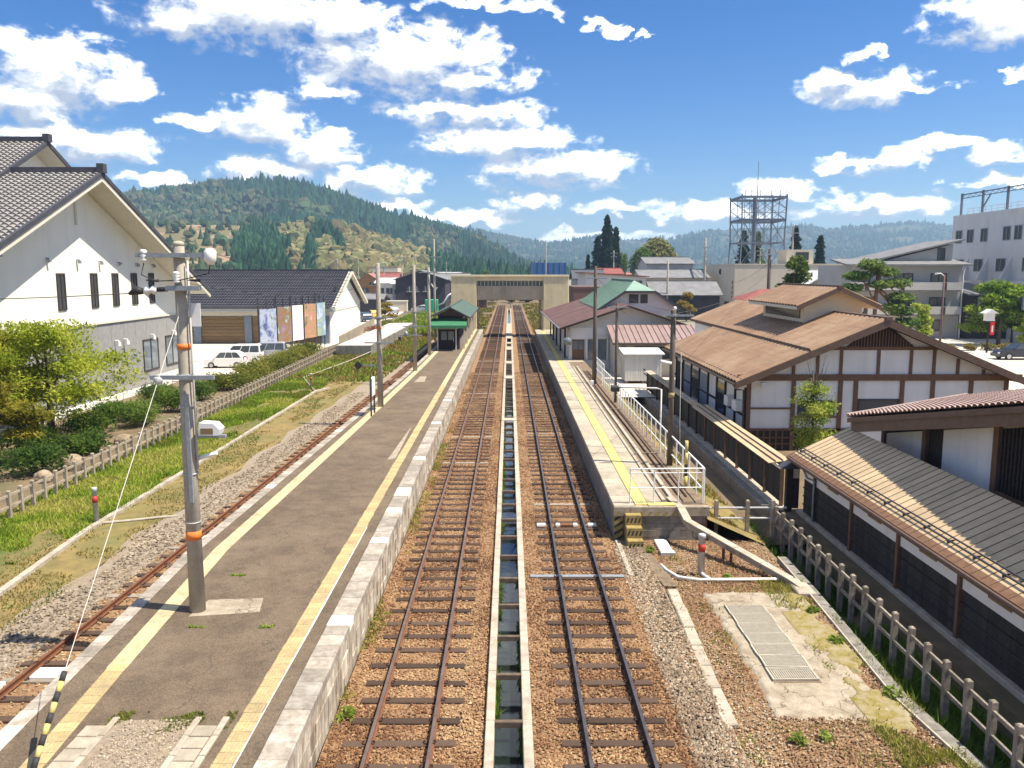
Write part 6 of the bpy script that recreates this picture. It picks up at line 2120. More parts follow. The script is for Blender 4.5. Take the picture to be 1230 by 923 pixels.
for i in range(20):
    MB().tube([(HX + 1, 123 - i * 1.5, 16.8), (HX + 1, 123 - i * 1.5, 17.72)], .035, 5).build('roof_rail_post', 'galvanised', t)
MB().box(HX + 2, HX + 6, 103.4, 108.8, 16.8, 19.0).build('roof_hut', 'house_brown', t)
MB().box(HX + 1.9, HX + 6.1, 103.3, 108.9, 19.0, 19.4).build('roof_hut_cap', 'roof_rust', t)
MB().box(HX + 1.95, HX + 1.998, 105, 107.2, 16.9, 18.6).build('roof_hut_door', 'dark_frame', t)
MB().box(HX + 4, HX + 12, 92, 102.3, 16.8, 24.5).build('lift_tower', 'flat_grey_wall', t)
# plaza in front of them
strip('plaza', [(26, 60), (26, 112)], [(80, 60), (80, 106)], -.02, 'paving_pale')
car('dark navy estate car parked on the plaza at the right edge', (50.4, 81.5, -.02), R(0), 'car_dark', 'suv')
car('small white van parked behind the station on the right', (41.5, 186, -.02), R(10), 'car_white', 'van')
car('white car parked below the beige building', (40.8, 172, -.02), R(40), 'car_white', 'suv')
car('white hatchback parked left of the white van behind the station', (37.4, 187, -.02), R(5), 'car_white', 'hatch')
car('silver car half hidden behind the green station roof', (32.6, 176, -.02), R(25), 'car_silver', 'suv')
t = thing('street_lamp', 'tall brown street lamp in front of the apartment block', 'street lamp', (49.6, 95, 0))
MB().lathe(49.6, 95, [(.14, -.05), (.12, 4), (.08, 8.2)], 10).build('pole', 'house_plum', t, True)
MB().tube([(49.6, 95, 8.1), (49.2, 95, 8.4), (48.5, 95, 8.35)], [.05, .05, .1], 8).build('lamp_head', 'white_metal', t, True)
t = thing('banner_lantern', 'roofed lantern post with red banner on the plaza', 'lantern', (51.0, 88, 0))
MB().cbox(50.95, 51.1, 87.95, 88.1, 0, 4.4, .01).build('post', 'dark_timber', t)
MB().cbox(50.6, 51.45, 87.7, 88.35, 3.4, 4.2, .03).build('lantern', 'plaster', t)
MB().prism([(50.3, 87.5, 4.2), (51.75, 87.5, 4.2), (51.02, 87.5, 4.65)], (0, 1.1, 0)).build('cap', 'roof_white', t)
MB().box(51.15, 51.6, 87.9, 87.95, 1.9, 3.3).build('banner', 'banner_red', t)
MB().box(51.3, 51.45, 87.885, 87.898, 2.2, 2.9).build('banner_emblem', 'plaster', t)

# ================================================================ hills
def hill(name, px, hy, D, d0, d1, colf, nu, nv, rough, seed, floor=-6):
    """terrain whose ridge has the given heights along a fan of bearings"""
    u = np.linspace(px[0], px[-1], nu)
    H = np.interp(u, px, hy)
    v = np.linspace(0, 1, nv)
    U, Vv = np.meshgrid(u, v)
    d = d0 + (d1 - d0) * Vv
    vr = (D - d0) / (d1 - d0)
    s = np.where(Vv < vr, (Vv / vr), 1 - .45 * (Vv - vr) / (1 - vr))
    s = np.where(Vv < vr, s ** 1.15, s)
    X_, Y_ = U * d, d
    n_ = fbm(X_ / (D * .10), Y_ / (D * .10), seed, 4) - .5
    Zz = H[None] * s * (1 + rough * n_ * np.sin(np.pi * np.clip(s, 0, 1)) * 1.6) + floor * (1 - np.clip(s * 4, 0, 1))
    i = np.arange(nu * nv).reshape(nv, nu)
    F = np.stack([i[:-1, :-1], i[:-1, 1:], i[1:, 1:], i[1:, :-1]], -1).reshape(-1, 4)
    C = colf(U, Vv, X_, Y_)
    o = link(name, np_mesh(name, np.stack([X_, Y_, Zz], -1).reshape(-1, 3), F, 'hill_soil', C.reshape(-1, 3), True))
    o['kind'] = 'structure'
    return U, Vv, X_, Y_, Zz


def pxs(l): return [(a - 611.5) / 995 for a in l]


def flatcol(c): return lambda U, V, X, Y: np.ones(U.shape + (3,)) * np.array(c) * (.8 + .4 * fbm(X / 60, Y / 60, 3, 3))[..., None]


CON = [(.012, .046, .026), (.018, .060, .031), (.032, .080, .034)]
DEC = [(.15, .125, .06), (.20, .165, .075), (.11, .115, .045), (.17, .17, .07)]
MIX = [(.032, .065, .032), (.055, .082, .038), (.095, .10, .05)]


def wood(name, label, grid, n, kindf, size, vmin=.02, vmax=.72):
    U, V, X_, Y_, Z_ = grid
    nv, nu = U.shape
    a = rng.uniform(0, nu - 1.001, n)
    b_ = rng.uniform(vmin * (nv - 1), vmax * (nv - 1), n)
    i, j = a.astype(int), b_.astype(int)
    fa, fb = a - i, b_ - j
    def smp(G): return (G[j, i] * (1 - fa) + G[j, i + 1] * fa) * (1 - fb) + (G[j + 1, i] * (1 - fa) + G[j + 1, i + 1] * fa) * fb
    x, y, z, u, v = smp(X_), smp(Y_), smp(Z_), smp(U), smp(V)
    k = kindf(u, v, x, y)          # 0 none 1 conifer 2 broadleaf 3 mixed
    keep = k > 0
    x, y, z, k = x[keep], y[keep], z[keep], k[keep]
    n = len(x)
    s = size * rng.uniform(.55, 1.0, n) * (.75 + .6 * fbm(x / 45, y / 45, 71, 3))
    s = np.where(rng.uniform(0, 1, n) < .06, s * 1.5, s)
    # conifer: two stacked 5-sided cones; broadleaf: lumpy bipyramid of the same 12 corners
    ang = np.arange(5) * 2 * np.pi / 5
    con = [(0, 0, 1.05)] + [(.20 * np.cos(t_), .20 * np.sin(t_), .52) for t_ in ang] + [(.34 * np.cos(t_ + .6), .34 * np.sin(t_ + .6), .05) for t_ in ang] + [(0, 0, .0)]
    bro = [(0, 0, .82)] + [(.36 * np.cos(t_), .36 * np.sin(t_), .66) for t_ in ang] + [(.46 * np.cos(t_ + .6), .46 * np.sin(t_ + .6), .32) for t_ in ang] + [(0, 0, .0)]
    f = [(0, 1 + i_, 1 + (i_ + 1) % 5) for i_ in range(5)]
    for i_ in range(5):
        f += [(1 + i_, 6 + i_, 1 + (i_ + 1) % 5), (1 + (i_ + 1) % 5, 6 + i_, 6 + (i_ + 1) % 5)]
    f += [(6 + i_, 11, 6 + (i_ + 1) % 5) for i_ in range(5)]
    isb = (k == 2) | ((k == 3) & (rng.uniform(0, 1, n) < .6))
    B = np.where(isb[:, None, None], np.array(bro)[None], np.array(con)[None])
    B = B * rng.uniform(.78, 1.25, (n, 12, 1)) * s[:, None, None]
    th = rng.uniform(0, 6.28, n)
    c, sn = np.cos(th)[:, None], np.sin(th)[:, None]
    Vx = np.stack([B[..., 0] * c - B[..., 1] * sn + x[:, None], B[..., 0] * sn + B[..., 1] * c + y[:, None], B[..., 2] + z[:, None] - .05 * s[:, None]], -1)
    pal = np.zeros((n, 3))
    for kk, P_ in ((1, CON), (2, DEC), (3, MIX)):
        P_ = np.array(P_)
        m_ = k == kk
        pal[m_] = P_[rng.integers(0, len(P_), m_.sum())]
    pal *= rng.uniform(.7, 1.35, (n, 1)) * (.7 + .6 * fbm(x / 70, y / 70, 91, 3))[:, None]
    o = link(name, np_mesh(name, Vx.reshape(-1, 3), (np.array(f)[None] + (np.arange(n) * 12)[:, None, None]).reshape(-1, 3), 'forest', np.repeat(pal, 12, 0)))
    return tag(o, label, 'forest', kind='stuff')


k15 = 1450 / 995
mx_ = [-420, -200, 0, 100, 150, 200, 262, 300, 345, 372, 400, 432, 455, 480, 500, 530, 565, 600, 625, 650, 690]
my_ = [215, 205, 222, 230, 230, 224, 213, 211, 210, 216, 225, 238, 246, 256, 257, 266, 279, 301, 316, 324, 328]
def main_kind(u, v, x, y):
    q = fbm(x / 110, y / 110, 21, 3)
    k = np.where(q > .56, 3, 1)
    k = np.where((u < -.33) & (v > .25) & (fbm(x / 60, y / 60, 4, 2) > .42), 3, k)
    return np.where(rng.uniform(0, 1, u.shape) < .97, k, 0)


gm_ = hill('hill', pxs(mx_), [max(0, 327 - y) * k15 * .93 + 1 for y in my_], 1450, 930, 2000, flatcol((.022, .045, .026)), 300, 110, .95, 5)
wood('hill_forest', 'dark conifer and mixed forest covering the main hill', gm_, 36000, main_kind, 15)
k8 = 820 / 995
fx_ = [-300, 60, 130, 190, 240, 300, 345, 390, 430, 470, 505, 560, 620, 660]
fy_ = [262, 275, 275, 264, 262, 263, 268, 263, 270, 284, 297, 311, 322, 327]
P = lambda a: (a - 611.5) / 995
def foot_zone(u, v):
    clear = (u > P(186)) & (u < P(306)) & (v > .14)
    con = ((u > P(286)) & (u < P(352)) & (v < .40 + .22 * np.sin((u - P(286)) / (P(352) - P(286)) * 3.14)) & (v > .05)) | ((np.abs(u - P(378) - (v - .3) * .03) < .010) & (v > .1)) | ((np.abs(u - P(402) + (v - .5) * .05) < .008) & (v > .3)) | (u > P(512))
    return clear & ~con, con


def foot_kind(u, v, x, y):
    clear, con = foot_zone(u, v)
    k = np.where(con, 1, np.where((u > P(340)) & (u < P(515)), 2, 3))
    k = np.where(clear & (rng.uniform(0, 1, u.shape) < .93), 0, k)
    return k


def foot_col(U, V, X, Y):
    clear, con = foot_zone(U, V)
    n_ = fbm(X / 22, Y / 22, 8, 3)[..., None]
    soil = np.array((.20, .15, .085)) * (1 - n_) + np.array((.12, .13, .05)) * n_
    soil = np.where((n_ > .58), np.array((.30, .215, .14)), soil)
    return np.where(clear[..., None], soil, np.where(con[..., None], np.array((.03, .055, .025)), np.array((.12, .105, .05))))


gf_ = hill('foothill', pxs(fx_), [max(0, 327 - y) * k8 + 1 for y in fy_], 820, 480, 1020, foot_col, 240, 60, .25, 14)
wood('foothill_woods', 'brown budding woods and cedar stands on the low hill behind the town', gf_, 20000, foot_kind, 9, .02, .75)
k28 = 3300 / 995
gb_ = hill('far_hill', pxs([500, 560, 580, 620, 660, 700, 750, 800, 850, 900]), [max(0, 327 - y) * k28 for y in (280, 276, 278, 286, 293, 291, 295, 304, 316, 325)], 3300, 2300, 4000,
           lambda U, V, X, Y: np.where((fbm(X / 130, Y / 130, 6, 4) > .52)[..., None], np.array((.075, .085, .04)), np.array((.03, .055, .028))), 150, 60, .35, 31)
wood('far_hill_forest', 'hazy forest on the hill beyond the footbridge', gb_, 8000, lambda u, v, x, y: np.where(fbm(x / 130, y / 130, 6, 3) > .52, 3, 1), 20)
k45 = 3600 / 995
gr_ = hill('mountain_range', pxs([560, 640, 720, 760, 800, 840, 872, 900, 935, 962, 990, 1010, 1040, 1062, 1095, 1120, 1150, 1250, 1500]), [max(0, 327 - y) * k45 for y in (305, 296, 283, 288, 287, 279, 275, 278, 274, 271, 276, 273, 271, 269, 267, 271, 273, 270, 274)], 3600, 2300, 4600,
           lambda U, V, X, Y: np.where((fbm(X / 120, Y / 120, 16, 5) > .58)[..., None], np.array((.085, .082, .05)), np.array((.035, .058, .032))), 420, 110, .8, 41)
wood('mountain_forest', 'blue hazy woods on the distant mountain range', gr_, 13000, lambda u, v, x, y: np.where(fbm(x / 120, y / 120, 16, 4) > .58, 0, np.where(fbm(x / 200, y / 200, 26, 3) > .5, 3, 1)), 20)

# ================================================================ trees and plants
MAPLE = [(.18, .24, .02), (.30, .36, .03), (.42, .46, .05), (.54, .54, .09)]
GREEN = [(.05, .10, .02), (.085, .155, .026), (.135, .21, .035), (.20, .27, .05)]
LIME = [(.18, .26, .03), (.27, .36, .045), (.36, .43, .07), (.45, .48, .11)]
PINE = [(.05, .10, .03), (.085, .15, .04), (.14, .205, .05), (.20, .26, .07)]
CEDAR = [(.010, .030, .018), (.018, .045, .024), (.028, .06, .03)]


def layered(n, rx, ry, z0, z1, s=1.0, seed=1):
    r_ = random.Random(seed)
    out = []
    for i in range(n):
        u = i / (n - 1)
        a = r_.uniform(0, 6.28)
        d = r_.uniform(.25, .85) * (1 - .55 * u)
        w = s * r_.uniform(.22, .38)
        out.append((d * rx * math.cos(a), d * ry * math.sin(a), z0 + (z1 - z0) * (u + r_.uniform(-.08, .08)), rx * w * 1.25, ry * w * 1.25, (z1 - z0) * .13))
    return out


broad_tree('maple_tree', 'spreading yellow green maple in front of the white hall', (-23.9, 42.6, -.06), 5.7, layered(46, 6.6, 5.0, 1.8, 5.8, .56, 3), 16000, MAPLE, .075, trunk_r=.17, limbs=9, hollow=.2)
broad_tree('maple_tree', 'yellow green maple with bronze tinge cut by the left picture edge', (-27.6, 43.5, -.06), 5.6, layered(18, 3.6, 3.6, 1.9, 5.3, 1.1, 8), 10000, [(.20, .18, .02), (.30, .28, .03), (.38, .34, .04), (.45, .38, .06)], .09, trunk_r=.17, limbs=8, hollow=.2)
broad_tree('maple_tree', 'lower olive maple at the left edge in front of the first maple', (-22.8, 36.2, -.06), 3.6, layered(12, 2.6, 2.4, 1.2, 3.3, 1.1, 12), 6000, [(.18, .17, .02), (.28, .26, .03), (.36, .31, .05)], .08, trunk_r=.12, limbs=6, hollow=.2)
# shrubs along the inside of the left fence
sp = [(-21.2, 31.0, 1.7, 1.5, 'dark green rounded shrub behind the fence nearest the left edge'), (-20.3, 34.8, 1.6, 1.3, 'dark green shrub under the near maple'), (-22.6, 38.6, 2.0, 1.4, 'broad dark shrub in the maple\'s shade'),
      (-20.2, 39.0, 1.3, 1.1, 'small green shrub close to the fence below the maple'), (-21.6, 42.6, 1.8, 1.5, 'dense green shrub right of the maple trunk'), (-20.6, 46.4, 1.7, 1.5, 'green shrub with reddish tips behind the tall pole'),
      (-23.0, 47.5, 1.7, 1.2, 'light green low shrub beside the white kerb wall'), (-21.0, 50.8, 1.7, 1.5, 'olive shrub behind the fence just right of the tall pole'), (-22.8, 54.0, 1.8, 1.4, 'olive shrub beside the driveway kerb'), (-20.8, 55.6, 1.6, 1.4, 'mid green shrub halfway along the left fence')]
for x, y, r_, h, lab in sp:
    shrub(lab, (x, y, -.06), r_, h, 2600, GREEN, .06)
hd = ['first', 'second', 'third', 'fourth', 'fifth', 'sixth', 'seventh']
for i in range(7):
    shrub(f'{hd[i]} clump of the bright hedge between left fence and parked cars', (-20.6 - .05 * i, 60.5 + i * 4.3, -.06), 2.3, 1.35, 2400, [(.07, .10, .02), (.14, .16, .025), (.22, .23, .04), (.30, .28, .06)], .075, name='hedge', cat='hedge', group='hedge clumps by the car park')
for i, (x, y, r_, h) in enumerate([(-19.2, 28.2, .7, .6), (-19.8, 30.6, .5, .45), (-19.2, 33.4, .4, .35), (-19.1, 35.6, .5, .55), (-19.5, 41.2, .4, .35)]):
    V = OCT[None].repeat(1, 0)[0]
    import bmesh
    bm = bmesh.new()
    bmesh.ops.create_icosphere(bm, subdivisions=3, radius=1)
    for v in bm.verts:
        k = .75 + .5 * float(fbm(v.co.x * 1.4 + i * 7, v.co.y * 1.4 + v.co.z, 3, 3))
        v.co = Vector((v.co.x * r_ * k + x, v.co.y * r_ * k + y, max(-.3, v.co.z * h * k * .9) + .1))
    me = bpy.data.meshes.new('boulder')
    bm.to_mesh(me)
    bm.free()
    me.materials.append(MAT['rock'])
    tag(link('boulder', me), ('large tan boulder behind the fence at the left edge', 'second tan boulder behind the left fence', 'small boulder at the foot of the left fence', 'upright tan boulder under the maple by the fence', 'low boulder behind the fence left of the tall pole')[i], 'boulder')
# far left plants
broad_tree('small_tree', 'small yellow tree beside the far car park', (-20.2, 136, 0), 3.4, layered(8, 2.0, 2.0, 1.0, 3.2, 1.2, 5), 1400, [(.28, .22, .04), (.36, .28, .05), (.2, .2, .05)], .14, trunk_r=.09)
broad_tree('round_tree', 'dark bushy tree left of the brown house', (-41.5, 196, 0), 4.6, layered(10, 3.0, 3.0, 1.2, 4.4, 1.2, 15), 1600, GREEN, .22, trunk_r=.14)
for i, (x, y) in enumerate([(-19.0, 118), (-18.6, 126), (-19.4, 132)]):
    shrub(('pinkish flowering bush at the near end of the far car park', 'yellow green bush in the middle beside the far car park', 'olive bush at the far end of the car park edge')[i], (x, y, 0), 1.6, 1.1, 700, ([(.35, .16, .18), (.30, .18, .12)], [(.25, .26, .05), (.18, .2, .04)], [(.16, .15, .05), (.2, .19, .06)])[i], .12)
# right side
t = broad_tree('sapling', 'fresh green sapling with bare upper twigs before the timbered hall', (13.7, 36.6, -.06), 5.0, layered(18, 1.5, 1.2, .6, 3.4, 1.0, 21), 4200, LIME, .05, trunk_r=.045, limbs=10, hollow=.15, trunk_h=.85)
for k in range(12):
    a = k * 2.4
    MB().tube([(13.7, 36.6, 2.9 + .06 * k), (13.7 + .3 * math.cos(a), 36.6 + .3 * math.sin(a), 3.5 + .07 * k), (13.7 + .45 * math.cos(a + .2), 36.6 + .45 * math.sin(a), 4.2 + .07 * k)], [.014, .009, .004], 4).build('twig', 'bark', t)
# red pine: cloud-like tiers
t = broad_tree('pine_tree', 'cloud pruned red pine in front of the apartment block', (39.6, 90, -.06), 10.3,
               [(-.6, 0, 9.4, 1.5, 1.4, .6), (1.0, .2, 8.6, 1.6, 1.5, .55), (-1.9, .3, 8.2, 1.6, 1.4, .55), (2.3, 0, 7.4, 1.5, 1.5, .55), (-2.7, -.2, 6.9, 1.4, 1.4, .5), (.3, -.6, 7.3, 1.3, 1.2, .5), (-2.2, .3, 5.4, 1.6, 1.3, .5), (2.6, -.3, 5.9, 1.6, 1.4, .55), (3.0, .1, 4.4, 1.6, 1.5, .55), (1.8, -.8, 4.9, 1.2, 1.2, .5), (3.8, .3, 3.2, 1.6, 1.5, .5), (2.2, -.4, 2.9, 1.5, 1.4, .5), (-1.6, .2, 3.6, 1.5, 1.3, .5)], 6500, PINE, .17, trunk_r=.22, limbs=13, bark='pine_bark', hollow=.25, trunk_h=.85)
broad_tree('pine_tree', 'rounded yellow green pine beside the dark pole above the brown roof', (36.8, 108, -.06), 10.3, layered(12, 2.6, 2.4, 4.8, 10.2, 1.2, 31), 3000, [(.06, .11, .02), (.11, .17, .03), (.18, .23, .05)], .2, trunk_r=.2, bark='pine_bark')
broad_tree('young_tree', 'pale lime young tree in front of the apartment balconies', (46.3, 93, -.06), 4.8, layered(12, 1.7, 1.6, 1.2, 4.8, 1.2, 41), 2600, LIME, .14, trunk_r=.08)
broad_tree('street_tree', 'broad green maple before the dark porch building', (57.5, 97, -.06), 7.6, layered(18, 4.6, 3.6, 2.4, 7.4, 1.0, 44), 5200, [(.08, .16, .02), (.15, .25, .03), (.24, .34, .05), (.34, .41, .07)], .17, trunk_r=.2)
broad_tree('street_tree', 'light green street tree cut by the right picture edge', (55.2, 86, -.06), 4.9, layered(12, 2.5, 2.2, 1.7, 4.7, 1.1, 47), 2600, LIME, .15, trunk_r=.12)
broad_tree('street_tree', 'small green street tree behind the navy estate car', (61.5, 101, -.06), 5.2, layered(10, 2.4, 2.2, 1.7, 4.9, 1.1, 49), 1800, GREEN, .16, trunk_r=.12)
for i in range(5):
    shrub(('low clipped bush at the left end of the plaza hedge', 'second clipped bush of the plaza hedge', 'middle clipped bush of the plaza hedge', 'fourth clipped bush of the plaza hedge', 'clipped bush of the plaza hedge nearest the navy car')[i], (46.4 + i * 2.2, 91, -.06), 1.2, .8, 420, [(.2, .17, .05), (.28, .2, .06), (.13, .15, .04)], .11, name='clipped_bush', cat='bush', group='plaza hedge')
conifer('tallest dark cedar in the clump behind the white building', (35.0, 300, 0), 28.5, 4.0, 5200, CEDAR, .55, bulge=.55)
conifer('slender dark cedar right of the tallest cedar', (38.4, 302, 0), 24.5, 3.0, 3600, CEDAR, .5, bulge=.5)
conifer('shorter dark cedar left of the tallest cedar', (31.6, 299, 0), 21.0, 3.8, 3800, CEDAR, .55, bulge=.6)
conifer('small dark cedar at the left end of the cedar clump', (28.3, 300, 0), 14.5, 2.2, 1600, CEDAR, .5)
broad_tree('round_tree', 'large round tree with pale yellow crown above the grey roofs', (58, 330, 0), 22, [(0, 0, 15, 7, 6, 6), (-3.5, 0, 13, 5, 5, 5), (3.5, 0, 13, 5.2, 5, 5.5), (.5, 0, 18.5, 4.6, 4, 3.5)], 5200, [(.10, .13, .03), (.20, .21, .06), (.30, .28, .09), (.36, .33, .12)], .55, trunk_r=.5, hollow=.55)
broad_tree('round_tree', 'dark leafy tree at the left flank of the pale round tree', (50.5, 322, 0), 18, [(0, 0, 11, 4, 4, 6.5), (1.5, 0, 15, 2.6, 3, 3)], 2600, GREEN, .5, trunk_r=.4)
broad_tree('round_tree', 'small airy tree between the cedars and the round tree', (43, 320, 0), 16.5, [(0, 0, 12, 2.6, 2.6, 4)], 1000, PINE, .5, trunk_r=.3)
conifer('dark fir at the left foot of the lattice mast', (60.5, 216, 0), 19, 4.0, 2600, CEDAR, .5, name='fir_tree')
conifer('dark fir seen through the legs of the lattice mast', (66, 222, 0), 19, 4.5, 2600, PINE, .5, name='fir_tree')
conifer('pointed fir just right of the rooftop stair hut', (82, 240, 0), 21.5, 4.2, 2600, CEDAR, .5, name='fir_tree')
conifer('pointed fir at the right end of the beige building', (91, 245, 0), 19, 4.6, 2600, CEDAR, .5, name='fir_tree')
broad_tree('small_tree', 'rusty leaved garden tree before the grey tiled house', (31.2, 146, 0), 5.0, layered(8, 1.9, 1.9, 1.8, 4.8, 1.3, 55), 1400, [(.26, .20, .05), (.34, .24, .06), (.2, .2, .05)], .17, trunk_r=.1)
shrub('bright green garden bush before the grey tiled house', (28.2, 147, 0), 1.8, 1.8, 700, LIME, .15)
# trees at the foot of the hills
ORD = ('first', 'second', 'third', 'fourth', 'sixth', 'seventh', 'eighth', 'ninth', 'eleventh', 'twelfth', 'thirteenth', 'fifth', 'tenth', 'last')
for i in range(14):
    d = rnd.uniform(330, 470)
    u = (-.27, -.235, -.205, -.17, -.145, -.115, -.09, -.07, -.052, -.04, -.03, -.155, -.06, .055)[i]
    pal = ([(.20, .17, .07), (.30, .27, .10), (.36, .33, .14)], GREEN, [(.22, .17, .09), (.3, .22, .13)])[i % 3]
    h = rnd.uniform(6, 11)
    broad_tree('town_tree', f'far {("pale yellow", "green", "pinkish brown")[i % 3]} tree below the hill, {ORD[i]} from the left', (u * d, d, 0), h, layered(7, h * .36, h * .36, h * .3, h * .9, 1.4, 60 + i), 700, pal, .5, trunk_r=.2, group=f'far {("pale yellow", "green", "pinkish brown")[i % 3]} town trees')


# poles of the town's wiring
tp = [(-.128, 205), (-.150, 232), (-.112, 262), (-.098, 300), (-.205, 255), (-.245, 300), (-.18, 340), (-.075, 330), (.125, 210), (.165, 240), (.235, 205), (.30, 190), (.345, 225), (.40, 215)]
tp.sort()
NTH = ('first', 'second', 'third', 'fourth', 'fifth', 'sixth', 'seventh', 'eighth', 'ninth', 'tenth', 'eleventh', 'twelfth', 'thirteenth', 'last')
prev = None
for i, (u, d) in enumerate(tp):
    x = u * d
    pole(f'thin far town utility pole above the roofs, {NTH[i]} from the left', x, d, 0, 11.5 + (i % 3) * 1.2, .2, .13, arms=((-1.0, 1.0, 10.9 + (i % 3) * 1.2, .12), (-.8, .8, 10.0 + (i % 3) * 1.2, .12)))
    if prev and not (prev[0] < 0 < x):
        wire(f'far town wire running left from the {NTH[i]} far utility pole', (prev[0], prev[1], 10.8), (x, d, 10.8), .8, .03)
    prev = (x, d)


# grass ------------------------------------------------------------------
def grass(name, label, n, x0, x1, y0, y1, z, h, pal, keep=None, power=1.4, w=.012):
    x = rng.uniform(x0, x1, n)
    y = y0 + (y1 - y0) * rng.uniform(0, 1, n) ** power
    if keep is not None:
        k = keep(x, y)
        x, y = x[k], y[k]
        n = len(x)
    zz_ = z(x, y) if callable(z) else np.full(n, z)
    hh = rng.uniform(h[0], h[1], n) * (.6 + .8 * fbm(x * .9, y * .9, 77, 2))
    a = rng.uniform(0, 6.28, n)
    ww = w * rng.uniform(.7, 1.6, n) * (1 + y / 40)
    bx, by = np.cos(a) * ww, np.sin(a) * ww
    lx_, ly_ = rng.normal(0, .45, n) * hh, rng.normal(0, .45, n) * hh
    V = np.stack([np.stack([x - bx, y - by, zz_], -1), np.stack([x + bx, y + by, zz_], -1), np.stack([x + lx_, y + ly_, zz_ + hh], -1)], 1).reshape(-1, 3)
    cen = np.stack([x, y, zz_], -1)
    C = leaf_cols(n, pal, cen, 13, .5)
    o = link(name, np_mesh(name, V, np.arange(n * 3).reshape(n, 3), 'grass_blade', np.repeat(C, 3, 0)))
    return tag(o, label, 'grass', kind='stuff')


GRASS = [(.10, .17, .015), (.16, .26, .018), (.23, .33, .025), (.33, .38, .05)]
DRY = [(.22, .17, .05), (.30, .22, .06), (.18, .17, .04)]
grass('verge_grass', 'bright green grass along the left fence', 100000, -18.4, -14.2, 24, 92, -.2, (.05, .19), [(.20, .20, .03)] + GRASS + [(.40, .38, .09)], lambda x, y: fbm(x * .8, y * .35, 4, 3) > .24 + .16 * (x + 18.4) / 4)
grass('dry_grass', 'sparse dry yellowish grass between siding gravel and cable trough', 22000, -15.6, -12.2, 18, 70, -.21, (.02, .09), DRY + [(.12, .17, .03)], lambda x, y: fbm(x * 1.1, y * .5, 9, 3) > .42)
grass('far_grass', 'green grass around the far end of the siding', 16000, -18, -9.8, 66, 130, -.2, (.08, .3), DRY + [(.16, .2, .03), (.2, .28, .03)], lambda x, y: (x < x3(y) - 1.6) & ~((x < -14.4) & (y > 87)), 1.0, .03)
grass('car_park_grass', 'grassy strip beside the far car park', 12000, -19.5, -11, 118, 175, 0, (.2, .7), GRASS + [(.3, .3, .08)], lambda x, y: x < -9 - (y - 118) * .03, 1.0, .04)
grass('line_side_grass', 'dry grass beside the line left beyond the footbridge', 9000, -13, -3.7, 118, 232, -.25, (.15, .5), DRY + [(.14, .17, .03)], lambda x, y: fbm(x * .4, y * .2, 44, 3) > .42, 1.0, .05)
grass('line_side_grass', 'dry grass beside the line right beyond the footbridge', 9000, 3.7, 13, 118, 232, -.25, (.15, .5), DRY + [(.14, .17, .03)], lambda x, y: fbm(x * .4, y * .2, 54, 3) > .42, 1.0, .05)
grass('ditch_grass', 'dark green weeds in the ditch behind the right fence', 26000, 8.5, 10.28, 12, 29, lambda x, y: np.interp(x, [8.35, 8.55, 9.2, 9.84], [-.34, -.62, -.95, -.95]), (.08, .42), [(.05, .10, .015), (.09, .17, .02), (.14, .24, .03)], lambda x, y: fbm(x, y * .7, 6, 2) > .36, 1.2)
grass('foot_grass', 'bright green grass strip along the lean-to footing', 12000, 9.5, 10.28, 12, 21, -.93, (.15, .5), [(.10, .18, .02), (.17, .27, .03), (.22, .32, .04)], lambda x, y: fbm(x * 2, y * .8, 16, 2) > .40, 1.2)
grass('bank_weeds', 'short weeds on the bank beside the right platform', 9000, 6.6, 8.3, 26.2, 60, lambda x, y: np.interp(x, [6.5, 8.3], [.55, -.3]), (.03, .14), DRY + [(.14, .19, .03)], lambda x, y: fbm(x, y * .7, 8, 2) > .45)
grass('yard_weeds', 'yellow green weeds along the pad and kerb in the right yard', 9000, 6.9, 8.3, 13.5, 23.5, -.22, (.03, .15), [(.16, .19, .02), (.24, .25, .04), (.30, .28, .05), (.20, .26, .05)], lambda x, y: (fbm(x * 1.2, y * .9, 19, 3) > .50) & (x > 7.0))
grass('pad_weeds', 'moss and tiny weeds along the broken edges of the concrete pad', 5000, 5.0, 7.3, 14.7, 22.1, -.19, (.012, .05), [(.20, .19, .03), (.28, .25, .06), (.17, .2, .03)], lambda x, y: (fbm(x * 1.7, y * 1.7, 39, 3) > .50) & (np.minimum(np.minimum(x - 5.0, 7.6 - x), np.minimum(y - 14.9, 22 - y)) < .35), 1)
grass('gravel_weeds', 'scattered small weeds growing in the right yard gravel', 5000, 4.1, 7.4, 11.5, 25, -.22, (.03, .13), [(.14, .20, .03), (.24, .27, .05)], lambda x, y: (fbm(x * 1.8, y * 1.8, 29, 3) > .64))
grass('platform_weeds', 'thin grass growing from the cracks of the island platform', 1500, -6.9, -4.6, 16.8, 17.15, Z, (.02, .09), GRASS, lambda x, y: (fbm(x * 2.5, y * .1, 2, 3) > .46) & (np.abs(y - 16.97 - .05 * np.sin(x * 5)) < .035), 1)
grass('platform_weeds', 'second thin line of grass in a farther platform crack', 1200, -7.0, -5.6, 19.9, 20.2, Z, (.02, .08), GRASS, lambda x, y: (fbm(x * 2.5, y * .1, 5, 3) > .48) & (np.abs(y - 20.05 - .05 * np.sin(x * 4)) < .035), 1)
grass('platform_weeds', 'moss and weeds where the asphalt ends on the island platform', 2600, -6.8, -4.7, 12.8, 13.5, Z, (.015, .06), [(.14, .15, .02), (.2, .2, .04), (.1, .15, .02)], lambda x, y: (fbm(x * 2.2, y * 2.2, 3, 3) > .45 + np.abs(y - 13.2) * .5), 1)
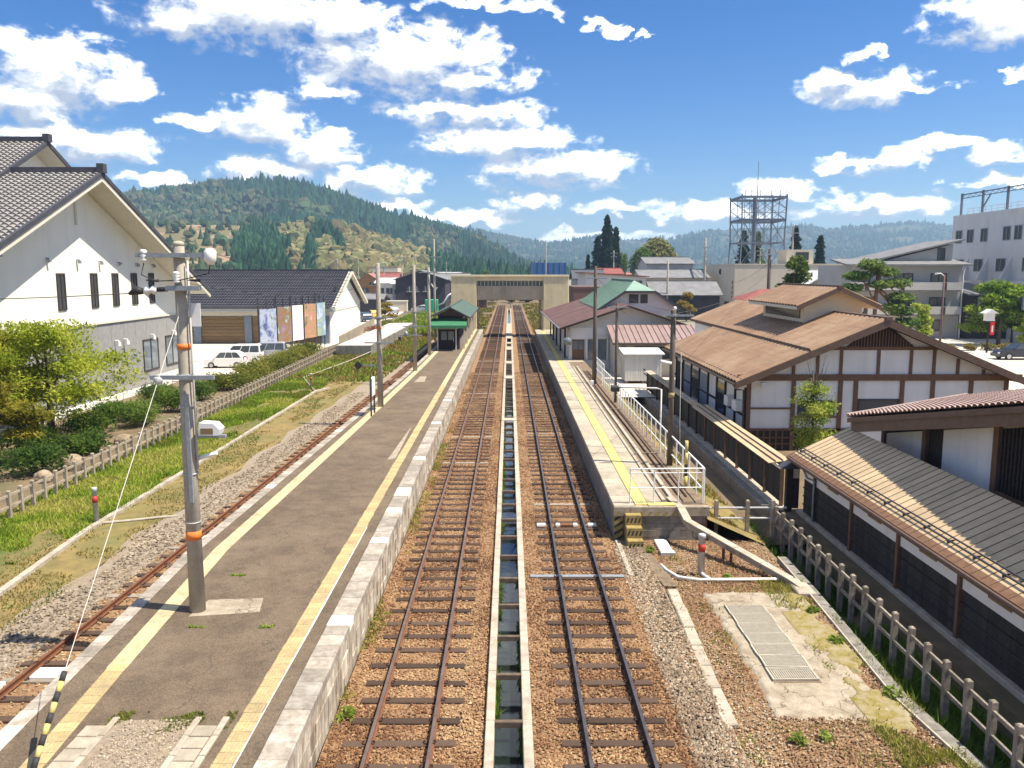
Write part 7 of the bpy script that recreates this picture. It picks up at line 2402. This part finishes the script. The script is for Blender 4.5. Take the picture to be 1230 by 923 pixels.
grass('platform_foot_weeds', 'dry weeds along the foot of the island platform wall', 7000, -3.44, -2.95, 11, 45, -.17, (.02, .13), [(.24, .24, .05), (.34, .29, .08), (.2, .24, .04)], lambda x, y: (fbm(x * 2, y * .8, 12, 3) > .50) & (rng.uniform(0, 1, x.shape) < np.clip((-2.95 - x) / .35, 0, 1)), 1.4)
grass('channel_weeds', 'green weeds hanging along the inner walls of the channel', 5000, -.28, -.23, 11, 60, -.5, (.04, .2), [(.08, .15, .02), (.15, .24, .03)], lambda x, y: fbm(x, y * .8, 2, 3) > .5, 1.4)
grass('channel_weeds', 'green weeds on the right inner side of the channel', 2500, .21, .25, 11, 60, -.5, (.04, .16), [(.06, .13, .02), (.12, .2, .03)], lambda x, y: fbm(x, y * .8, 22, 3) > .5, 1.4)


def weed(label, x, y, z, r_, h, n=60):
    t = thing('weed', label, 'plant', (x, y, z), 'leafy weeds in the gravel')
    a = rng.uniform(0, 6.28, n)
    d = rng.uniform(0, 1, n) ** .6 * r_
    c = np.stack([x + d * np.cos(a), y + d * np.sin(a), z + h * rng.uniform(.2, 1, n) * (1 - .5 * d / r_)], -1)
    leaf_mesh('leaves', c, rng.uniform(.7, 1.3, n) * .045, leaf_cols(n, [(.14, .22, .03), (.24, .32, .05), (.34, .4, .1)], c), t)
    MB().tube([(x, y, z - .02), (x + .01, y, z + h * .7)], .008, 5).build('stem', 'bark', t)


for lab, x, y, r_, h in (('leafy weed at the foot of the yellow striped steps', 4.42, 25.0, .16, .25), ('leafy weed by the broken near corner of the concrete pad', 5.4, 14.4, .16, .22), ('small weed right of the pad\'s near corner', 5.95, 14.55, .12, .15),
                          ('weed against the near right kerb, nearest to the fence', 7.95, 16.1, .2, .25), ('weed by the right kerb halfway along the pad', 7.75, 18.6, .18, .22), ('weed by the right kerb below the sloping trough', 7.85, 20.4, .15, .2),
                          ('weed in the gravel right foreground', 6.9, 13.3, .2, .16), ('weed beside the white conduit below the platform', 6.25, 22.75, .12, .16), ('yellow green weed at the foot of the island platform wall', -3.2, 15.3, .22, .25)):
    weed(lab, x, y, -.2, r_, h)

# olive moss on the wet side of the yard
def moss_edge(gx, gy, gz):
    d = np.minimum(np.minimum(gx - 6.95, 8.0 - gx), np.minimum(gy - 14.6, 22.2 - gy))
    gz = np.where((fbm(gx * 1.3, gy * .9, 51, 4) > .47 + .25 * np.clip(.3 - d, 0, .3)) & (d > .02), gz, -.30)
    return gx, gy, gz


o = rough_sheet('moss_patch', 6.95, 8.0, 14.6, 22.2, -.176, 'moss_olive', .012, 3, .06, 61, moss_edge)
# greenery, sheds and fences where the line bends away beyond the footbridge
for i, (x, y, r_, h) in enumerate([(-11, 236, 4, 3.6), (-5.5, 240, 3.4, 2.8), (0, 238, 3, 2.4), (5.5, 241, 3.6, 3.0), (11, 236, 4, 3.4), (-9.5, 150, 1.6, 1.4), (8.5, 150, 1.8, 1.6), (9.5, 180, 2.4, 2.2), (-10.5, 200, 2.8, 2.6)]):
    shrub(('leafy bush at the left of the line beyond the footbridge', 'bush left of the track end beyond the footbridge', 'low bush straight ahead beyond the footbridge', 'bush right of the track end beyond the footbridge', 'tall bush at the far right beyond the footbridge', 'small bush left under the footbridge', 'small bush right under the footbridge', 'bush beside the right track beyond the footbridge', 'bush beside the left track beyond the footbridge')[i], (x, y, -.06), r_, h, 900, [(.10, .12, .03), (.18, .18, .05), (.26, .22, .08)], .3)
house('low brown shed beside the line beyond the footbridge', -9.5, -5.5, 205, 212, 2.6, 'gx', .9, 'house_plum', 'roof_rust', name='shed', cat='shed')

# ================================================================ haze
mt = bpy.data.materials.new('haze')
mt.use_nodes = True
nt = mt.node_tree
for n_ in list(nt.nodes):
    if n_.type != 'OUTPUT_MATERIAL': nt.nodes.remove(n_)
pv = nt.nodes.new('ShaderNodeVolumePrincipled')
pv.inputs['Color'].default_value = (.50, .74, 1.0, 1)
pv.inputs['Density'].default_value = HAZE
pv.inputs['Anisotropy'].default_value = .25
nt.links.new(pv.outputs[0], nt.nodes['Material Output'].inputs['Volume'])
o = MB().box(-5300, 5300, -150, 6700, -2, 262).build('haze', mt)
o['kind'] = 'stuff'
o['label'] = 'thin pale blue haze in the air over the valley'
o['category'] = 'haze'
